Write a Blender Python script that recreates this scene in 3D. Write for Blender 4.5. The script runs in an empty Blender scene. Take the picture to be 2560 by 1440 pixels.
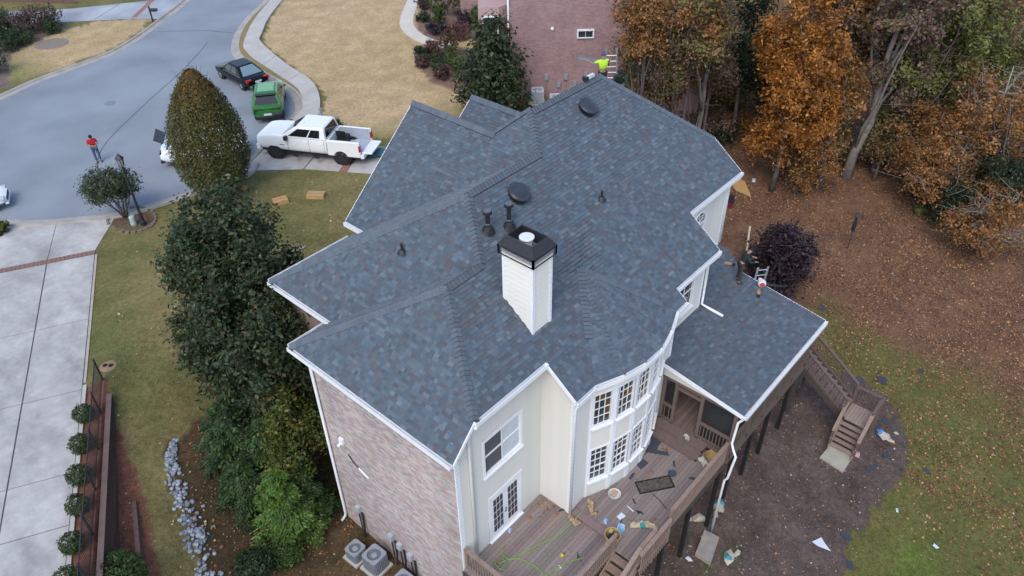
import bpy, bmesh, math, random
import numpy as np
from mathutils import Vector, Matrix

# ------------------------------------------------------------------ camera, sky, sun, exposure
scene = bpy.context.scene
CAM = np.array([0.0, 0.0, 21.5])
RC = np.array([[0.65948299, -0.7515752, -0.01472756],      # camera right
               [-0.47104625, -0.39790091, -0.78726762],    # camera down
               [0.58583071, 0.52612696, -0.61643556]])     # camera forward
cd = bpy.data.cameras.new('drone_camera')
cd.sensor_width = 36.0
cd.lens = 1920.0 / 2560.0 * 36.0
cd.clip_end = 2000.0
cam = bpy.data.objects.new('drone_camera', cd)
scene.collection.objects.link(cam)
cam.matrix_world = Matrix(((RC[0][0], -RC[1][0], -RC[2][0], CAM[0]),
                           (RC[0][1], -RC[1][1], -RC[2][1], CAM[1]),
                           (RC[0][2], -RC[1][2], -RC[2][2], CAM[2]), (0, 0, 0, 1)))
scene.camera = cam

SUN_EL, SUN_AZ = math.radians(50), math.radians(205)        # azimuth measured from +X towards +Y
world = bpy.data.worlds.new('World'); scene.world = world; world.use_nodes = True
wn = world.node_tree.nodes; wl = world.node_tree.links
bg = wn['Background']
sky = wn.new('ShaderNodeTexSky'); sky.sky_type = 'NISHITA'; sky.sun_disc = False
sky.sun_elevation = SUN_EL; sky.sun_rotation = math.radians(90) - SUN_AZ
sky.air_density = 1.0; sky.dust_density = 1.2; sky.ozone_density = 1.0
wl.new(sky.outputs['Color'], bg.inputs['Color']); bg.inputs['Strength'].default_value = 0.15
sd = bpy.data.lights.new('sun', 'SUN'); sd.energy = 1.0; sd.angle = math.radians(35); sd.color = (1.0, 0.95, 0.88)
sun = bpy.data.objects.new('sun', sd); scene.collection.objects.link(sun)
sv = Vector((math.cos(SUN_EL) * math.cos(SUN_AZ), math.cos(SUN_EL) * math.sin(SUN_AZ), math.sin(SUN_EL)))
sun.rotation_euler = sv.to_track_quat('Z', 'Y').to_euler()
scene.view_settings.view_transform = 'Standard'; scene.view_settings.look = 'None'
scene.view_settings.exposure = 0.85; scene.view_settings.gamma = 1.0

# ------------------------------------------------------------------ helpers
random.seed(7); rng = np.random.default_rng(7)
COL = scene.collection
PI = math.pi

def ray(px, py):
    return RC.T @ np.array([px - 1280.0, py - 720.0, 1920.0])
def at(px, py, z=0.0):
    d = ray(px, py); t = (z - CAM[2]) / d[2]; return CAM + t * d
def sstep(a, b, x):
    t = np.clip((x - a) / (b - a), 0, 1); return t * t * (3 - 2 * t)

# neighbour's drive edge: signed distance to its right-hand edge
def drive_d(x, y): return 0.882 * (x - 0.62) - 0.4715 * (y - 19.36)
def gz(x, y):
    """height of the ground: level at the street, falling to the walk-out back yard"""
    z = -4.3 * sstep(0, 1, (29.5 - y) / 12.0) - 0.3 * sstep(0, 1, (12.0 - y) / 8.0)
    d = drive_d(x, y)
    w = 0.12 + 4.0 * sstep(25.0, 30.0, y)
    return z * sstep(0.86, 0.86 + w, d) * (0.30 + 0.70 * sstep(1.0, 7.0, d))
def gnd(px, py):
    d = ray(px, py); t0 = 0; zz = 0
    for _ in range(60):
        t = (zz - CAM[2]) / d[2]; p = CAM + t * d
        zn = float(gz(p[0], p[1])); zz = zz * 0.5 + zn * 0.5
    t = (zz - CAM[2]) / d[2]; return CAM + t * d

_mats = {}
def nodes_of(name):
    m = bpy.data.materials.new(name); m.use_nodes = True
    return m, m.node_tree.nodes, m.node_tree.links, m.node_tree.nodes['Principled BSDF']
def mat(name, c1, c2=None, scale=6.0, rough=0.7, bump=0.0, bscale=None, metal=0.0, spec=0.4, coat=0.0, detail=6.0):
    """two-tone noise material with optional fine relief"""
    if name in _mats: return _mats[name]
    m, n, l, b = nodes_of(name)
    tc = n.new('ShaderNodeTexCoord')
    nz = n.new('ShaderNodeTexNoise'); nz.inputs['Scale'].default_value = scale; nz.inputs['Detail'].default_value = detail
    l.new(tc.outputs['Object'], nz.inputs['Vector'])
    r = n.new('ShaderNodeValToRGB')
    c2 = c2 or tuple(x * 0.8 for x in c1)
    r.color_ramp.elements[0].position = 0.3; r.color_ramp.elements[1].position = 0.7
    r.color_ramp.elements[0].color = (*c1, 1); r.color_ramp.elements[1].color = (*c2, 1)
    l.new(nz.outputs['Fac'], r.inputs['Fac']); l.new(r.outputs['Color'], b.inputs['Base Color'])
    b.inputs['Roughness'].default_value = rough; b.inputs['Metallic'].default_value = metal
    b.inputs['Specular IOR Level'].default_value = spec; b.inputs['Coat Weight'].default_value = coat
    if bump:
        n2 = n.new('ShaderNodeTexNoise'); n2.inputs['Scale'].default_value = bscale or scale * 8; n2.inputs['Detail'].default_value = 4
        l.new(tc.outputs['Object'], n2.inputs['Vector'])
        bp = n.new('ShaderNodeBump'); bp.inputs['Strength'].default_value = bump; bp.inputs['Distance'].default_value = 0.02
        l.new(n2.outputs['Fac'], bp.inputs['Height']); l.new(bp.outputs['Normal'], b.inputs['Normal'])
    _mats[name] = m; return m
def matcol(name, rough=0.8, nscale=40.0, namt=0.25, spec=0.3, bump=0.0, trans=0.0):
    """colour from the mesh's own colour attribute, with grain"""
    if name in _mats: return _mats[name]
    m, n, l, b = nodes_of(name)
    a = n.new('ShaderNodeAttribute'); a.attribute_name = 'Col'
    tc = n.new('ShaderNodeTexCoord'); nz = n.new('ShaderNodeTexNoise')
    nz.inputs['Scale'].default_value = nscale; nz.inputs['Detail'].default_value = 5
    l.new(tc.outputs['Object'], nz.inputs['Vector'])
    mr = n.new('ShaderNodeMapRange'); mr.inputs['From Min'].default_value = 0.25; mr.inputs['From Max'].default_value = 0.75
    mr.inputs['To Min'].default_value = 1 - namt; mr.inputs['To Max'].default_value = 1 + namt
    l.new(nz.outputs['Fac'], mr.inputs['Value'])
    mx = n.new('ShaderNodeVectorMath'); mx.operation = 'SCALE'
    l.new(a.outputs['Color'], mx.inputs[0]); l.new(mr.outputs['Result'], mx.inputs['Scale'])
    l.new(mx.outputs['Vector'], b.inputs['Base Color'])
    b.inputs['Roughness'].default_value = rough; b.inputs['Specular IOR Level'].default_value = spec
    if bump:
        bp = n.new('ShaderNodeBump'); bp.inputs['Strength'].default_value = bump; bp.inputs['Distance'].default_value = 0.01
        l.new(nz.outputs['Fac'], bp.inputs['Height']); l.new(bp.outputs['Normal'], b.inputs['Normal'])
    if trans:
        t = n.new('ShaderNodeBsdfTranslucent'); l.new(mx.outputs['Vector'], t.inputs['Color'])
        ms = n.new('ShaderNodeMixShader'); ms.inputs['Fac'].default_value = trans
        l.new(b.outputs['BSDF'], ms.inputs[1]); l.new(t.outputs['BSDF'], ms.inputs[2])
        l.new(ms.outputs['Shader'], n['Material Output'].inputs['Surface'])
    _mats[name] = m; return m
def glass(name, col=(0.02, 0.025, 0.03), rough=0.05, spec=0.6):
    if name in _mats: return _mats[name]
    m, n, l, b = nodes_of(name)
    b.inputs['Base Color'].default_value = (*col, 1); b.inputs['Roughness'].default_value = rough
    b.inputs['Specular IOR Level'].default_value = spec
    _mats[name] = m; return m

class MB:
    """collects polygons; build() links them as one mesh object"""
    def __init__(s): s.v = []; s.f = []; s.c = []; s.smooth = False
    def add(s, vs, fs, c=None):
        o = len(s.v); s.v += [tuple(map(float, p)) for p in vs]
        for f in fs: s.f.append([i + o for i in f]); s.c.append(c)
        return s
    def obox(s, o, a, b, c, col=None):
        """box from corner o with edge vectors a, b, c"""
        o, a, b, c = (np.array(q, float) for q in (o, a, b, c))
        vs = [o, o + a, o + a + b, o + b, o + c, o + a + c, o + a + b + c, o + b + c]
        return s.add(vs, [(0, 3, 2, 1), (4, 5, 6, 7), (0, 1, 5, 4), (1, 2, 6, 5), (2, 3, 7, 6), (3, 0, 4, 7)], col)
    def box(s, x0, x1, y0, y1, z0, z1, col=None):
        return s.obox((x0, y0, z0), (x1 - x0, 0, 0), (0, y1 - y0, 0), (0, 0, z1 - z0), col)
    def bar(s, p, q, w, h, col=None, up=(0, 0, 1)):
        """rectangular bar from p to q, centred on the line"""
        p = np.array(p, float); q = np.array(q, float); d = q - p; u = np.array(up, float)
        sd_ = np.cross(d, u); sd_ /= np.linalg.norm(sd_) + 1e-9
        u2 = np.cross(sd_, d); u2 /= np.linalg.norm(u2) + 1e-9
        return s.obox(p - sd_ * w / 2 - u2 * h / 2, sd_ * w, u2 * h, d, col)
    def prism(s, poly, z0, z1, col=None):
        n = len(poly)
        zt = z1 if hasattr(z1, '__len__') else [z1] * n
        zb = z0 if hasattr(z0, '__len__') else [z0] * n
        vs = [(p[0], p[1], zb[i]) for i, p in enumerate(poly)] + [(p[0], p[1], zt[i]) for i, p in enumerate(poly)]
        fs = [tuple(range(n))[::-1], tuple(range(n, 2 * n))] + [(i, (i + 1) % n, n + (i + 1) % n, n + i) for i in range(n)]
        return s.add(vs, fs, col)
    def tube(s, pts, rad, n=8, cap=True, col=None):
        pts = [np.array(p, float) for p in pts]
        if not hasattr(rad, '__len__'): rad = [rad] * len(pts)
        vs = []; prev = None
        for i, p in enumerate(pts):
            d = pts[min(i + 1, len(pts) - 1)] - pts[max(i - 1, 0)]; d = d / (np.linalg.norm(d) + 1e-9)
            if prev is None:
                ref = np.array([0, 0, 1.]) if abs(d[2]) < 0.9 else np.array([1., 0, 0]); a = np.cross(d, ref)
            else: a = prev - d * (prev @ d)
            a /= np.linalg.norm(a) + 1e-9; prev = a; b = np.cross(d, a)
            for k in range(n):
                t = 2 * PI * k / n; vs.append(p + rad[i] * (math.cos(t) * a + math.sin(t) * b))
        fs = []
        for i in range(len(pts) - 1):
            for k in range(n):
                fs.append((i * n + k, i * n + (k + 1) % n, (i + 1) * n + (k + 1) % n, (i + 1) * n + k))
        if cap: fs += [tuple(range(n))[::-1], tuple(range((len(pts) - 1) * n, len(pts) * n))]
        return s.add(vs, fs, col)
    def lathe(s, prof, c=(0, 0, 0), n=16, axis=None, col=None):
        """profile of (radius, height) turned about an axis through c"""
        ax = np.array(axis if axis is not None else (0, 0, 1.), float); ax /= np.linalg.norm(ax)
        ref = np.array([1., 0, 0]) if abs(ax[0]) < 0.9 else np.array([0, 1., 0])
        a = np.cross(ax, ref); a /= np.linalg.norm(a); b = np.cross(ax, a); c = np.array(c, float)
        vs = []
        for r, h in prof:
            for k in range(n):
                t = 2 * PI * k / n; vs.append(c + ax * h + r * (math.cos(t) * a + math.sin(t) * b))
        fs = []
        for i in range(len(prof) - 1):
            for k in range(n): fs.append((i * n + k, i * n + (k + 1) % n, (i + 1) * n + (k + 1) % n, (i + 1) * n + k))
        fs += [tuple(range(n))[::-1], tuple(range((len(prof) - 1) * n, len(prof) * n))]
        return s.add(vs, fs, col)
    def build(s, name, m, parent=None, smooth=False):
        me = bpy.data.meshes.new(name); me.from_pydata(s.v, [], s.f)
        if any(c is not None for c in s.c):
            at_ = me.color_attributes.new('Col', 'FLOAT_COLOR', 'CORNER')
            arr = []
            for f, c in zip(s.f, s.c): arr += [(*(c or (0.5, 0.5, 0.5)), 1.0)] * len(f)
            at_.data.foreach_set('color', np.array(arr, np.float32).ravel())
        if smooth: me.polygons.foreach_set('use_smooth', [True] * len(me.polygons))
        me.materials.append(m)
        return link(name, me, parent)
def link(name, me, parent=None):
    o = bpy.data.objects.new(name, me); COL.objects.link(o)
    if parent is not None:
        o.parent = parent
        if parent.parent is None and parent.type == 'EMPTY' and parent.get('_w'):
            o.matrix_parent_inverse = Matrix.Translation(-Vector(parent.location))
    return o
def tag(o, label, cat, group=None, kind=None):
    o['label'] = label; o['category'] = cat
    if group: o['group'] = group
    if kind: o['kind'] = kind
    return o
def struct(o, label=None):
    o['kind'] = 'structure'
    if label: o['label'] = label
    return o
def thing(name, label, cat, loc=(0, 0, 0), rz=0.0, group=None, worldparts=False):
    """an Empty at the thing's base; worldparts: its parts are modelled in world coordinates"""
    o = bpy.data.objects.new(name, None); COL.objects.link(o)
    o.location = loc; o.rotation_euler = (0, 0, rz); o.empty_display_size = 0.2
    if worldparts: o['_w'] = 1
    return tag(o, label, cat, group)
def copy_tree(o, parent=None):
    c = o.copy(); COL.objects.link(c); c.parent = parent
    for ch in list(o.children): copy_tree(ch, c)
    return c
def quads_obj(name, V, C, m, parent=None):
    """n separate quads (n,4,3) with one colour each -> one mesh"""
    n = len(V); me = bpy.data.meshes.new(name)
    me.vertices.add(4 * n); me.vertices.foreach_set('co', np.ascontiguousarray(V, np.float32).ravel())
    me.loops.add(4 * n); me.loops.foreach_set('vertex_index', np.arange(4 * n, dtype=np.int32))
    me.polygons.add(n); me.polygons.foreach_set('loop_start', np.arange(0, 4 * n, 4, dtype=np.int32))
    me.polygons.foreach_set('loop_total', np.full(n, 4, np.int32))
    ca = me.color_attributes.new('Col', 'FLOAT_COLOR', 'CORNER')
    cc = np.ones((n, 4, 4), np.float32); cc[:, :, :3] = np.asarray(C, np.float32)[:, None, :]
    ca.data.foreach_set('color', cc.ravel())
    me.update(); me.materials.append(m)
    return link(name, me, parent)
def vary(c, amt=0.15):
    k = 1 + random.uniform(-amt, amt); return tuple(min(1, max(0, x * k)) for x in c)
def split_pieces(pieces, name, rest_name, m, parent, n=300, score=None):
    """pieces: list of (verts, faces, face colours). The n that show largest become objects, the rest one 'stuff' part"""
    if score is None:
        score = lambda p: np.linalg.norm(np.mean(np.array(p[0]), 0) - CAM)
    order = sorted(range(len(pieces)), key=lambda i: score(pieces[i]))
    for i in order[:n]:
        b = MB()
        for f, c in zip(pieces[i][1], pieces[i][2]): b.f.append(list(f)); b.c.append(c)
        b.v = [tuple(map(float, p)) for p in pieces[i][0]]
        b.build(name, m, parent)
    if len(order) > n:
        b = MB()
        for i in order[n:]:
            o = len(b.v); b.v += [tuple(map(float, p)) for p in pieces[i][0]]
            for f, c in zip(pieces[i][1], pieces[i][2]): b.f.append([k + o for k in f]); b.c.append(c)
        r = b.build(rest_name, m, parent); r['kind'] = 'stuff'
    return order

# ------------------------------------------------------------------ shared materials
WHITE = mat('white_trim_paint', (0.82, 0.83, 0.84), (0.76, 0.77, 0.79), 3, 0.45, 0.0)
CREAM = mat('cream_siding_paint', (0.645, 0.63, 0.58), (0.595, 0.58, 0.535), 2, 0.6, 0.05, 60)
BLACKM = mat('black_metal', (0.018, 0.018, 0.02), (0.03, 0.03, 0.034), 8, 0.45, 0.0, metal=0.0)
CONC = mat('concrete', (0.50, 0.48, 0.45), (0.40, 0.385, 0.365), 1.2, 0.9, 0.15, 90)
DECKW = matcol('deck_boards_weathered', 0.8, 30, 0.22, 0.2, 0.1)
SHING = matcol('asphalt_shingle', 0.85, 120, 0.22, 0.4, 0.25)
SHING.node_tree.nodes['Principled BSDF'].inputs['Sheen Weight'].default_value = 0.25
SHING.node_tree.nodes['Principled BSDF'].inputs['Sheen Roughness'].default_value = 0.4
BRICK = matcol('brick_face', 0.85, 60, 0.25, 0.2, 0.2)
LEAF = matcol('leaf', 0.5, 20, 0.15, 0.35, 0.0, 0.35)
PAPER = mat('crumpled_paper', (0.55, 0.47, 0.36), (0.45, 0.37, 0.27), 9, 0.8)
# ================================================================== GROUND
def vnoise(x, y, s, seed=0):
    x = np.asarray(x) / s; y = np.asarray(y) / s
    xi = np.floor(x).astype(np.int64); yi = np.floor(y).astype(np.int64); fx = x - xi; fy = y - yi
    fx = fx * fx * (3 - 2 * fx); fy = fy * fy * (3 - 2 * fy)
    def h(a, b):
        n = (a * 374761393 + b * 668265263 + seed * 974634777) & 0x7fffffff
        n = ((n ^ (n >> 13)) * 1274126177) & 0x7fffffff
        return ((n ^ (n >> 16)) & 0xffff) / 65535.0
    return (h(xi, yi) * (1 - fx) + h(xi + 1, yi) * fx) * (1 - fy) + (h(xi, yi + 1) * (1 - fx) + h(xi + 1, yi + 1) * fx) * fy
def fbm(x, y, s, seed=0):
    return 0.5 * vnoise(x, y, s, seed) + 0.3 * vnoise(x, y, s / 2.3, seed + 1) + 0.2 * vnoise(x, y, s / 5.1, seed + 2)
def inpoly(x, y, poly):
    r = np.zeros(np.shape(x), bool); n = len(poly)
    for i in range(n):
        x1, y1 = poly[i][:2]; x2, y2 = poly[(i + 1) % n][:2]
        if y1 == y2: continue
        r ^= ((y1 > y) != (y2 > y)) & (x < (x2 - x1) * (y - y1) / (y2 - y1) + x1)
    return r
def gpoly(pts): return [tuple(gnd(*p)[:2]) for p in pts]

Z_MULCH = gpoly([(1560, 1440), (1580, 1100), (1750, 880), (1960, 830), (2060, 905), (2190, 975), (2262, 1060), (2275, 1130), (2235, 1230), (2170, 1330), (2125, 1440)]) + [(12, 3), (13, 9)]
Z_REDM = gpoly([(262, 1000), (278, 1020), (300, 1090), (345, 1200), (380, 1310), (402, 1440)]) + [(0.0, 14.0), (1.2, 17.6)]
Z_ACBED = gpoly([(425, 1110), (560, 1010), (780, 1000), (900, 1290), (1165, 1440)]) + [(8.0, 6.0), (4.0, 14.5)] + gpoly([(520, 1440), (455, 1260)])
Z_LAMP = [(11.2, 38.6), (11.0, 37.2), (11.5, 36.3), (12.4, 35.8), (12.9, 36.3), (12.9, 37.3), (12.6, 38.3), (11.9, 38.9)]
Z_BED1 = [tuple(at(*p)[:2]) for p in [(1064, -30), (1042, 50), (1056, 92), (1110, 108), (1180, 100), (1230, -30)]]
Z_BED2 = [tuple(at(*p)[:2]) for p in [(1038, 130), (1044, 165), (1080, 205), (1142, 232), (1230, 240), (1290, 130), (1120, 118), (1070, 112)]]
Z_TAN = [(25.2, 38.4), (27.6, 41.3), (29.1, 44.4), (29.8, 48.1), (31.2, 53.4), (32.4, 55.2), (38, 60.8), (60, 72), (70, 50), (48, 30), (40, 31), (36, 31), (31.5, 30.5), (26.5, 34), (25.8, 36.5)]
Z_TAN2 = [(16.5, 60.5), (20, 61.0), (23, 61.6), (26.3, 63.6), (28.4, 65.6), (26, 68.5), (20, 69.2), (14, 70), (10, 66)]
Z_SHRUB = [(8, 60), (15, 60.4), (17.5, 66.8), (23.5, 69.5), (22, 73.0), (10, 74)]
Z_FOREST = [(26.5, 27), (33, 27.0), (60, 24), (120, 40), (160, -60), (40, -40), (8, -14), (8, 4), (20, 5.5), (27.5, 6.5), (26, 12), (26.0, 20)]

xs = np.concatenate([-np.geomspace(400, 9, 24), np.arange(-8.5, -2, 0.5), np.arange(-2, 34, 0.2), np.arange(34, 62, 0.4), np.arange(62, 90, 1.5), np.geomspace(92, 600, 22)])
ys = np.concatenate([-np.geomspace(400, 9, 24), np.arange(-8.5, -2, 0.5), np.arange(-2, 42, 0.2), np.arange(42, 78, 0.5), np.arange(78, 100, 2), np.geomspace(102, 600, 22)])
GX, GY = np.meshgrid(xs, ys)
GZ = gz(GX, GY) + 0.05 * (fbm(GX, GY, 1.7, 3) - 0.5) * sstep(1.0, 2.0, drive_d(GX, GY)) * sstep(31.0, 27.0, GY)
JX = GX + (fbm(GX, GY, 0.9, 11) - 0.5) * 0.9; JY = GY + (fbm(GX, GY, 0.9, 23) - 0.5) * 0.9
n1 = fbm(GX, GY, 3.5, 5); n2 = fbm(GX, GY, 0.7, 9); n3 = fbm(GX, GY, 9.0, 31)
def lerp(a, b, t): return np.asarray(a)[None, None, :] * (1 - t[..., None]) + np.asarray(b)[None, None, :] * t[..., None]
col = lerp((0.120, 0.122, 0.042), (0.215, 0.170, 0.075), np.clip((n1 - 0.3) * 1.8 + (n2 - 0.5) * 0.7, 0, 1))
# sun-bleached streak down the side lawn
st = np.exp(-((drive_d(GX, GY) - 3.4) / 1.1) ** 2) * (GY < 31) * np.clip(n2 * 1.6 - 0.2, 0, 1)
col = col * (1 - 0.5 * st[..., None]) + np.array((0.26, 0.185, 0.085)) * 0.5 * st[..., None]
def paint(mask, c, amt=1.0):
    global col
    k = (mask * amt)[..., None]; col = col * (1 - k) + c * k
tan = lerp((0.47, 0.340, 0.195), (0.39, 0.28, 0.15), np.clip((n2 - 0.35) * 2, 0, 1))
edge = np.clip((n3 - 0.45) * 2.2, 0, 1)[..., None]
tan = tan * (1 - 0.35 * edge) + np.array((0.30, 0.25, 0.09)) * 0.35 * edge
# greener where the tan lawn nears the house and its beds
gr = sstep(36.5, 32.0, GY + 0.25 * (GX - 30))[..., None] * 0.75
paint(inpoly(JX, JY, Z_TAN), tan * (1 - gr) + np.array((0.17, 0.165, 0.05)) * gr)
gr2 = sstep(20.0, 15.0, GX)[..., None] * 0.8
paint(inpoly(JX, JY, Z_TAN2), tan * (1 - gr2) + np.array((0.15, 0.16, 0.05)) * gr2)
litter = lerp((0.185, 0.102, 0.060), (0.115, 0.066, 0.044), np.clip((n2 - 0.3) * 2, 0, 1))
paint(inpoly(JX, JY, Z_FOREST), litter)
# grass showing through at the edge of the litter
def seg_dist(x, y, poly, closed=True):
    """distance from points to a polygon's outline"""
    dm = np.full(np.shape(x), 1e9); n = len(poly)
    for i in range(n if closed else n - 1):
        ax, ay = poly[i][:2]; bx, by = poly[(i + 1) % n][:2]; L2 = (bx - ax) ** 2 + (by - ay) ** 2 + 1e-9
        t = np.clip(((x - ax) * (bx - ax) + (y - ay) * (by - ay)) / L2, 0, 1); dm = np.minimum(dm, np.hypot(x - ax - t * (bx - ax), y - ay - t * (by - ay)))
    return dm
Z_EDGE = Z_MULCH[3:11]
def grass_k(x, y):
    """how far grass shows through the litter: a band along the mulch bed, widest in the near corner"""
    dm = seg_dist(x, y, Z_EDGE, False); wide = 2.6 + 2.8 * sstep(6.0, -1.0, y) + 3.2 * (fbm(x, y, 2.5, 77) - 0.5)
    return sstep(wide + 2.2, wide - 1.2, dm)
gk = np.clip(grass_k(GX, GY), 0, 1) * inpoly(JX, JY, Z_FOREST) * (GY < 9)
paint(gk, lerp((0.085, 0.105, 0.026), (0.135, 0.122, 0.038), np.clip(n2 * 1.4 - 0.2, 0, 1)), 0.88)
bright = np.exp(-(((GX - 21.6) / 1.5) ** 2 + ((GY + 0.4) / 0.9) ** 2)) * np.clip(n2 * 1.8 - 0.3, 0, 1)
paint(np.clip(bright, 0, 1), np.array((0.085, 0.17, 0.022))[None, None, :] * np.ones_like(col), 0.8)
paint(inpoly(JX, JY, Z_ACBED), lerp((0.105, 0.068, 0.036), (0.055, 0.045, 0.024), np.clip((n2 - 0.3) * 2, 0, 1)))
KX = GX + (fbm(GX, GY, 1.6, 61) - 0.5) * 1.7; KY = GY + (fbm(GX, GY, 1.6, 67) - 0.5) * 1.7
paint(inpoly(KX, KY, Z_MULCH), lerp((0.118, 0.088, 0.076), (0.070, 0.050, 0.044), np.clip((n2 - 0.3) * 2, 0, 1)))
# grassy corner by the deck's corner post
paint(np.exp(-(((GX - 17.0) / 1.3) ** 2 + ((GY - 5.2) / 0.7) ** 2)) * np.clip(n2 * 2 - 0.5, 0, 1), np.array((0.075, 0.08, 0.025))[None, None] * np.ones_like(col), 0.7)
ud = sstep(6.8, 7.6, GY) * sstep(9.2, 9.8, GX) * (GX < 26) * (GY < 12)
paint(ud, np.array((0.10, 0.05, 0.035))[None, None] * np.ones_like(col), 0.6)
dd = drive_d(GX, GY)
red = lerp((0.205, 0.088, 0.055), (0.13, 0.060, 0.042), np.clip((n2 - 0.3) * 2, 0, 1))
paint(inpoly(JX * 0.3 + GX * 0.7, JY * 0.3 + GY * 0.7, Z_REDM) & (dd > 0.8), red)
paint((dd > 0.02) & (dd <= 0.95) & (GY < 26.8), red * 1.05)
paint(inpoly(JX * 0.3 + GX * 0.7, JY * 0.3 + GY * 0.7, Z_LAMP), lerp((0.15, 0.075, 0.06), (0.11, 0.10, 0.06), n2))
for z in (Z_BED1, Z_BED2): paint(inpoly(JX * 0.4 + GX * 0.6, JY * 0.4 + GY * 0.6, z), lerp((0.24, 0.155, 0.115), (0.17, 0.105, 0.08), n2))
paint(inpoly(JX, JY, Z_SHRUB), lerp((0.20, 0.15, 0.12), (0.13, 0.10, 0.085), n2))
# forest floor further off
paint((GX > 60) | ((GY < -6)), litter, 0.8)

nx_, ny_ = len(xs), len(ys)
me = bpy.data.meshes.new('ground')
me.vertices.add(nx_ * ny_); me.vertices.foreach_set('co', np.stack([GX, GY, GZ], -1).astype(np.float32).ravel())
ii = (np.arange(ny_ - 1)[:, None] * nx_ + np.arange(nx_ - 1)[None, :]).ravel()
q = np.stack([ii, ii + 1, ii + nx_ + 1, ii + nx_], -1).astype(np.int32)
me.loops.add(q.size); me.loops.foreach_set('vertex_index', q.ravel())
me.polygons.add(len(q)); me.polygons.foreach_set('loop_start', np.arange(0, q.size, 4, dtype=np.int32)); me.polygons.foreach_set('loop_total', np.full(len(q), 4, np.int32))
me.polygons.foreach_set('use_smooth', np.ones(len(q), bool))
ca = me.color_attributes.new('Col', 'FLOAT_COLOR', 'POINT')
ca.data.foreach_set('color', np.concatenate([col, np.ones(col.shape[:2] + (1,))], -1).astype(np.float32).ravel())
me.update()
gm, gn, gl, gb = nodes_of('ground_soil_and_grass')
a_ = gn.new('ShaderNodeAttribute'); a_.attribute_name = 'Col'; tc_ = gn.new('ShaderNodeTexCoord')
fac = []
for sc, amt in ((5.0, 0.30), (26.0, 0.55), (0.7, 0.18)):
    nz = gn.new('ShaderNodeTexNoise'); nz.inputs['Scale'].default_value = sc; nz.inputs['Detail'].default_value = 6; nz.inputs['Roughness'].default_value = 0.65
    gl.new(tc_.outputs['Object'], nz.inputs['Vector'])
    mr = gn.new('ShaderNodeMapRange'); mr.inputs['From Min'].default_value = 0.3; mr.inputs['From Max'].default_value = 0.7
    mr.inputs['To Min'].default_value = 1 - amt; mr.inputs['To Max'].default_value = 1 + amt
    gl.new(nz.outputs['Fac'], mr.inputs['Value']); fac.append(mr)
prev = a_.outputs['Color']
for mr in fac:
    v = gn.new('ShaderNodeVectorMath'); v.operation = 'SCALE'; gl.new(prev, v.inputs[0]); gl.new(mr.outputs['Result'], v.inputs['Scale']); prev = v.outputs['Vector']
gl.new(prev, gb.inputs['Base Color']); gb.inputs['Roughness'].default_value = 0.95; gb.inputs['Specular IOR Level'].default_value = 0.15
bp_ = gn.new('ShaderNodeBump'); bp_.inputs['Strength'].default_value = 0.5; bp_.inputs['Distance'].default_value = 0.04
n5 = gn.new('ShaderNodeTexNoise'); n5.inputs['Scale'].default_value = 22; n5.inputs['Detail'].default_value = 6
gl.new(tc_.outputs['Object'], n5.inputs['Vector']); gl.new(n5.outputs['Fac'], bp_.inputs['Height']); gl.new(bp_.outputs['Normal'], gb.inputs['Normal'])
me.materials.append(gm)
struct(link('ground', me), 'lawns, mulch beds and leaf covered yard around the house')

# ---------------------------------------------------------------- street, kerbs, walks, drives
def smooth(pts, k=6):
    P = [np.array(p, float) for p in pts]; out = []
    for i in range(len(P) - 1):
        p0 = P[max(i - 1, 0)]; p1 = P[i]; p2 = P[i + 1]; p3 = P[min(i + 2, len(P) - 1)]
        for j in range(k):
            t = j / k
            out.append(0.5 * ((2 * p1) + (-p0 + p2) * t + (2 * p0 - 5 * p1 + 4 * p2 - p3) * t * t + (-p0 + 3 * p1 - 3 * p2 + p3) * t ** 3))
    return out + [P[-1]]
def ribbon(pts, section, closed=False):
    """sweep a section [(offset to the right, z), ...] along a ground polyline"""
    P = [np.array(p[:2], float) for p in pts]; b = MB(); vs = []
    for i, p in enumerate(P):
        d = P[min(i + 1, len(P) - 1)] - P[max(i - 1, 0)]; d /= np.linalg.norm(d) + 1e-9
        nrm = np.array([d[1], -d[0]])
        for o, z in section: vs.append((*(p + nrm * o), z))
    m_ = len(section); fs = []
    for i in range(len(P) - 1):
        for k in range(m_ - 1): fs.append((i * m_ + k, i * m_ + k + 1, (i + 1) * m_ + k + 1, (i + 1) * m_ + k))
    return b.add(vs, fs)
def sheet(name, poly, z, m, label=None):
    b = MB(); b.add([(p[0], p[1], z) for p in poly], [tuple(range(len(poly)))])
    return struct(b.build(name, m), label)

ASPH = mat('asphalt', (0.275, 0.303, 0.335), (0.190, 0.212, 0.240), 0.22, 0.85, 0.35, 60, spec=0.35, detail=9)
LOW = smooth([(-6, 50), (-3, 46.5), (2, 44.2), (5, 43.4), (7.5, 42.5), (8.6, 41.2), (10.4, 39.6), (12.4, 38.25), (15.4, 37.5), (18.2, 36.9), (19.3, 37.6)])
RIGHT = smooth([(19.3, 37.6), (20.84, 38.55), (22.7, 39.5), (24.42, 40.68), (25.7, 41.9), (26.7, 44.2), (27.15, 48.0), (27.75, 51.8), (29.2, 54.87), (32.4, 58.5), (37.3, 62.3), (52, 73), (75, 90)])
LEFT = smooth([(75, 102), (52, 82.5), (33.3, 67.6), (29.9, 65.0), (26.4, 62.45), (23.0, 60.5), (19.7, 59.8), (16.6, 59.3), (13.5, 58.3), (6, 56), (-3, 54), (-6, 50)])
sheet('road', [tuple(p) for p in LOW[:-1] + RIGHT[:-1] + LEFT[:-1]], 0.006, ASPH, 'blue grey asphalt cul-de-sac street')
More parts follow.
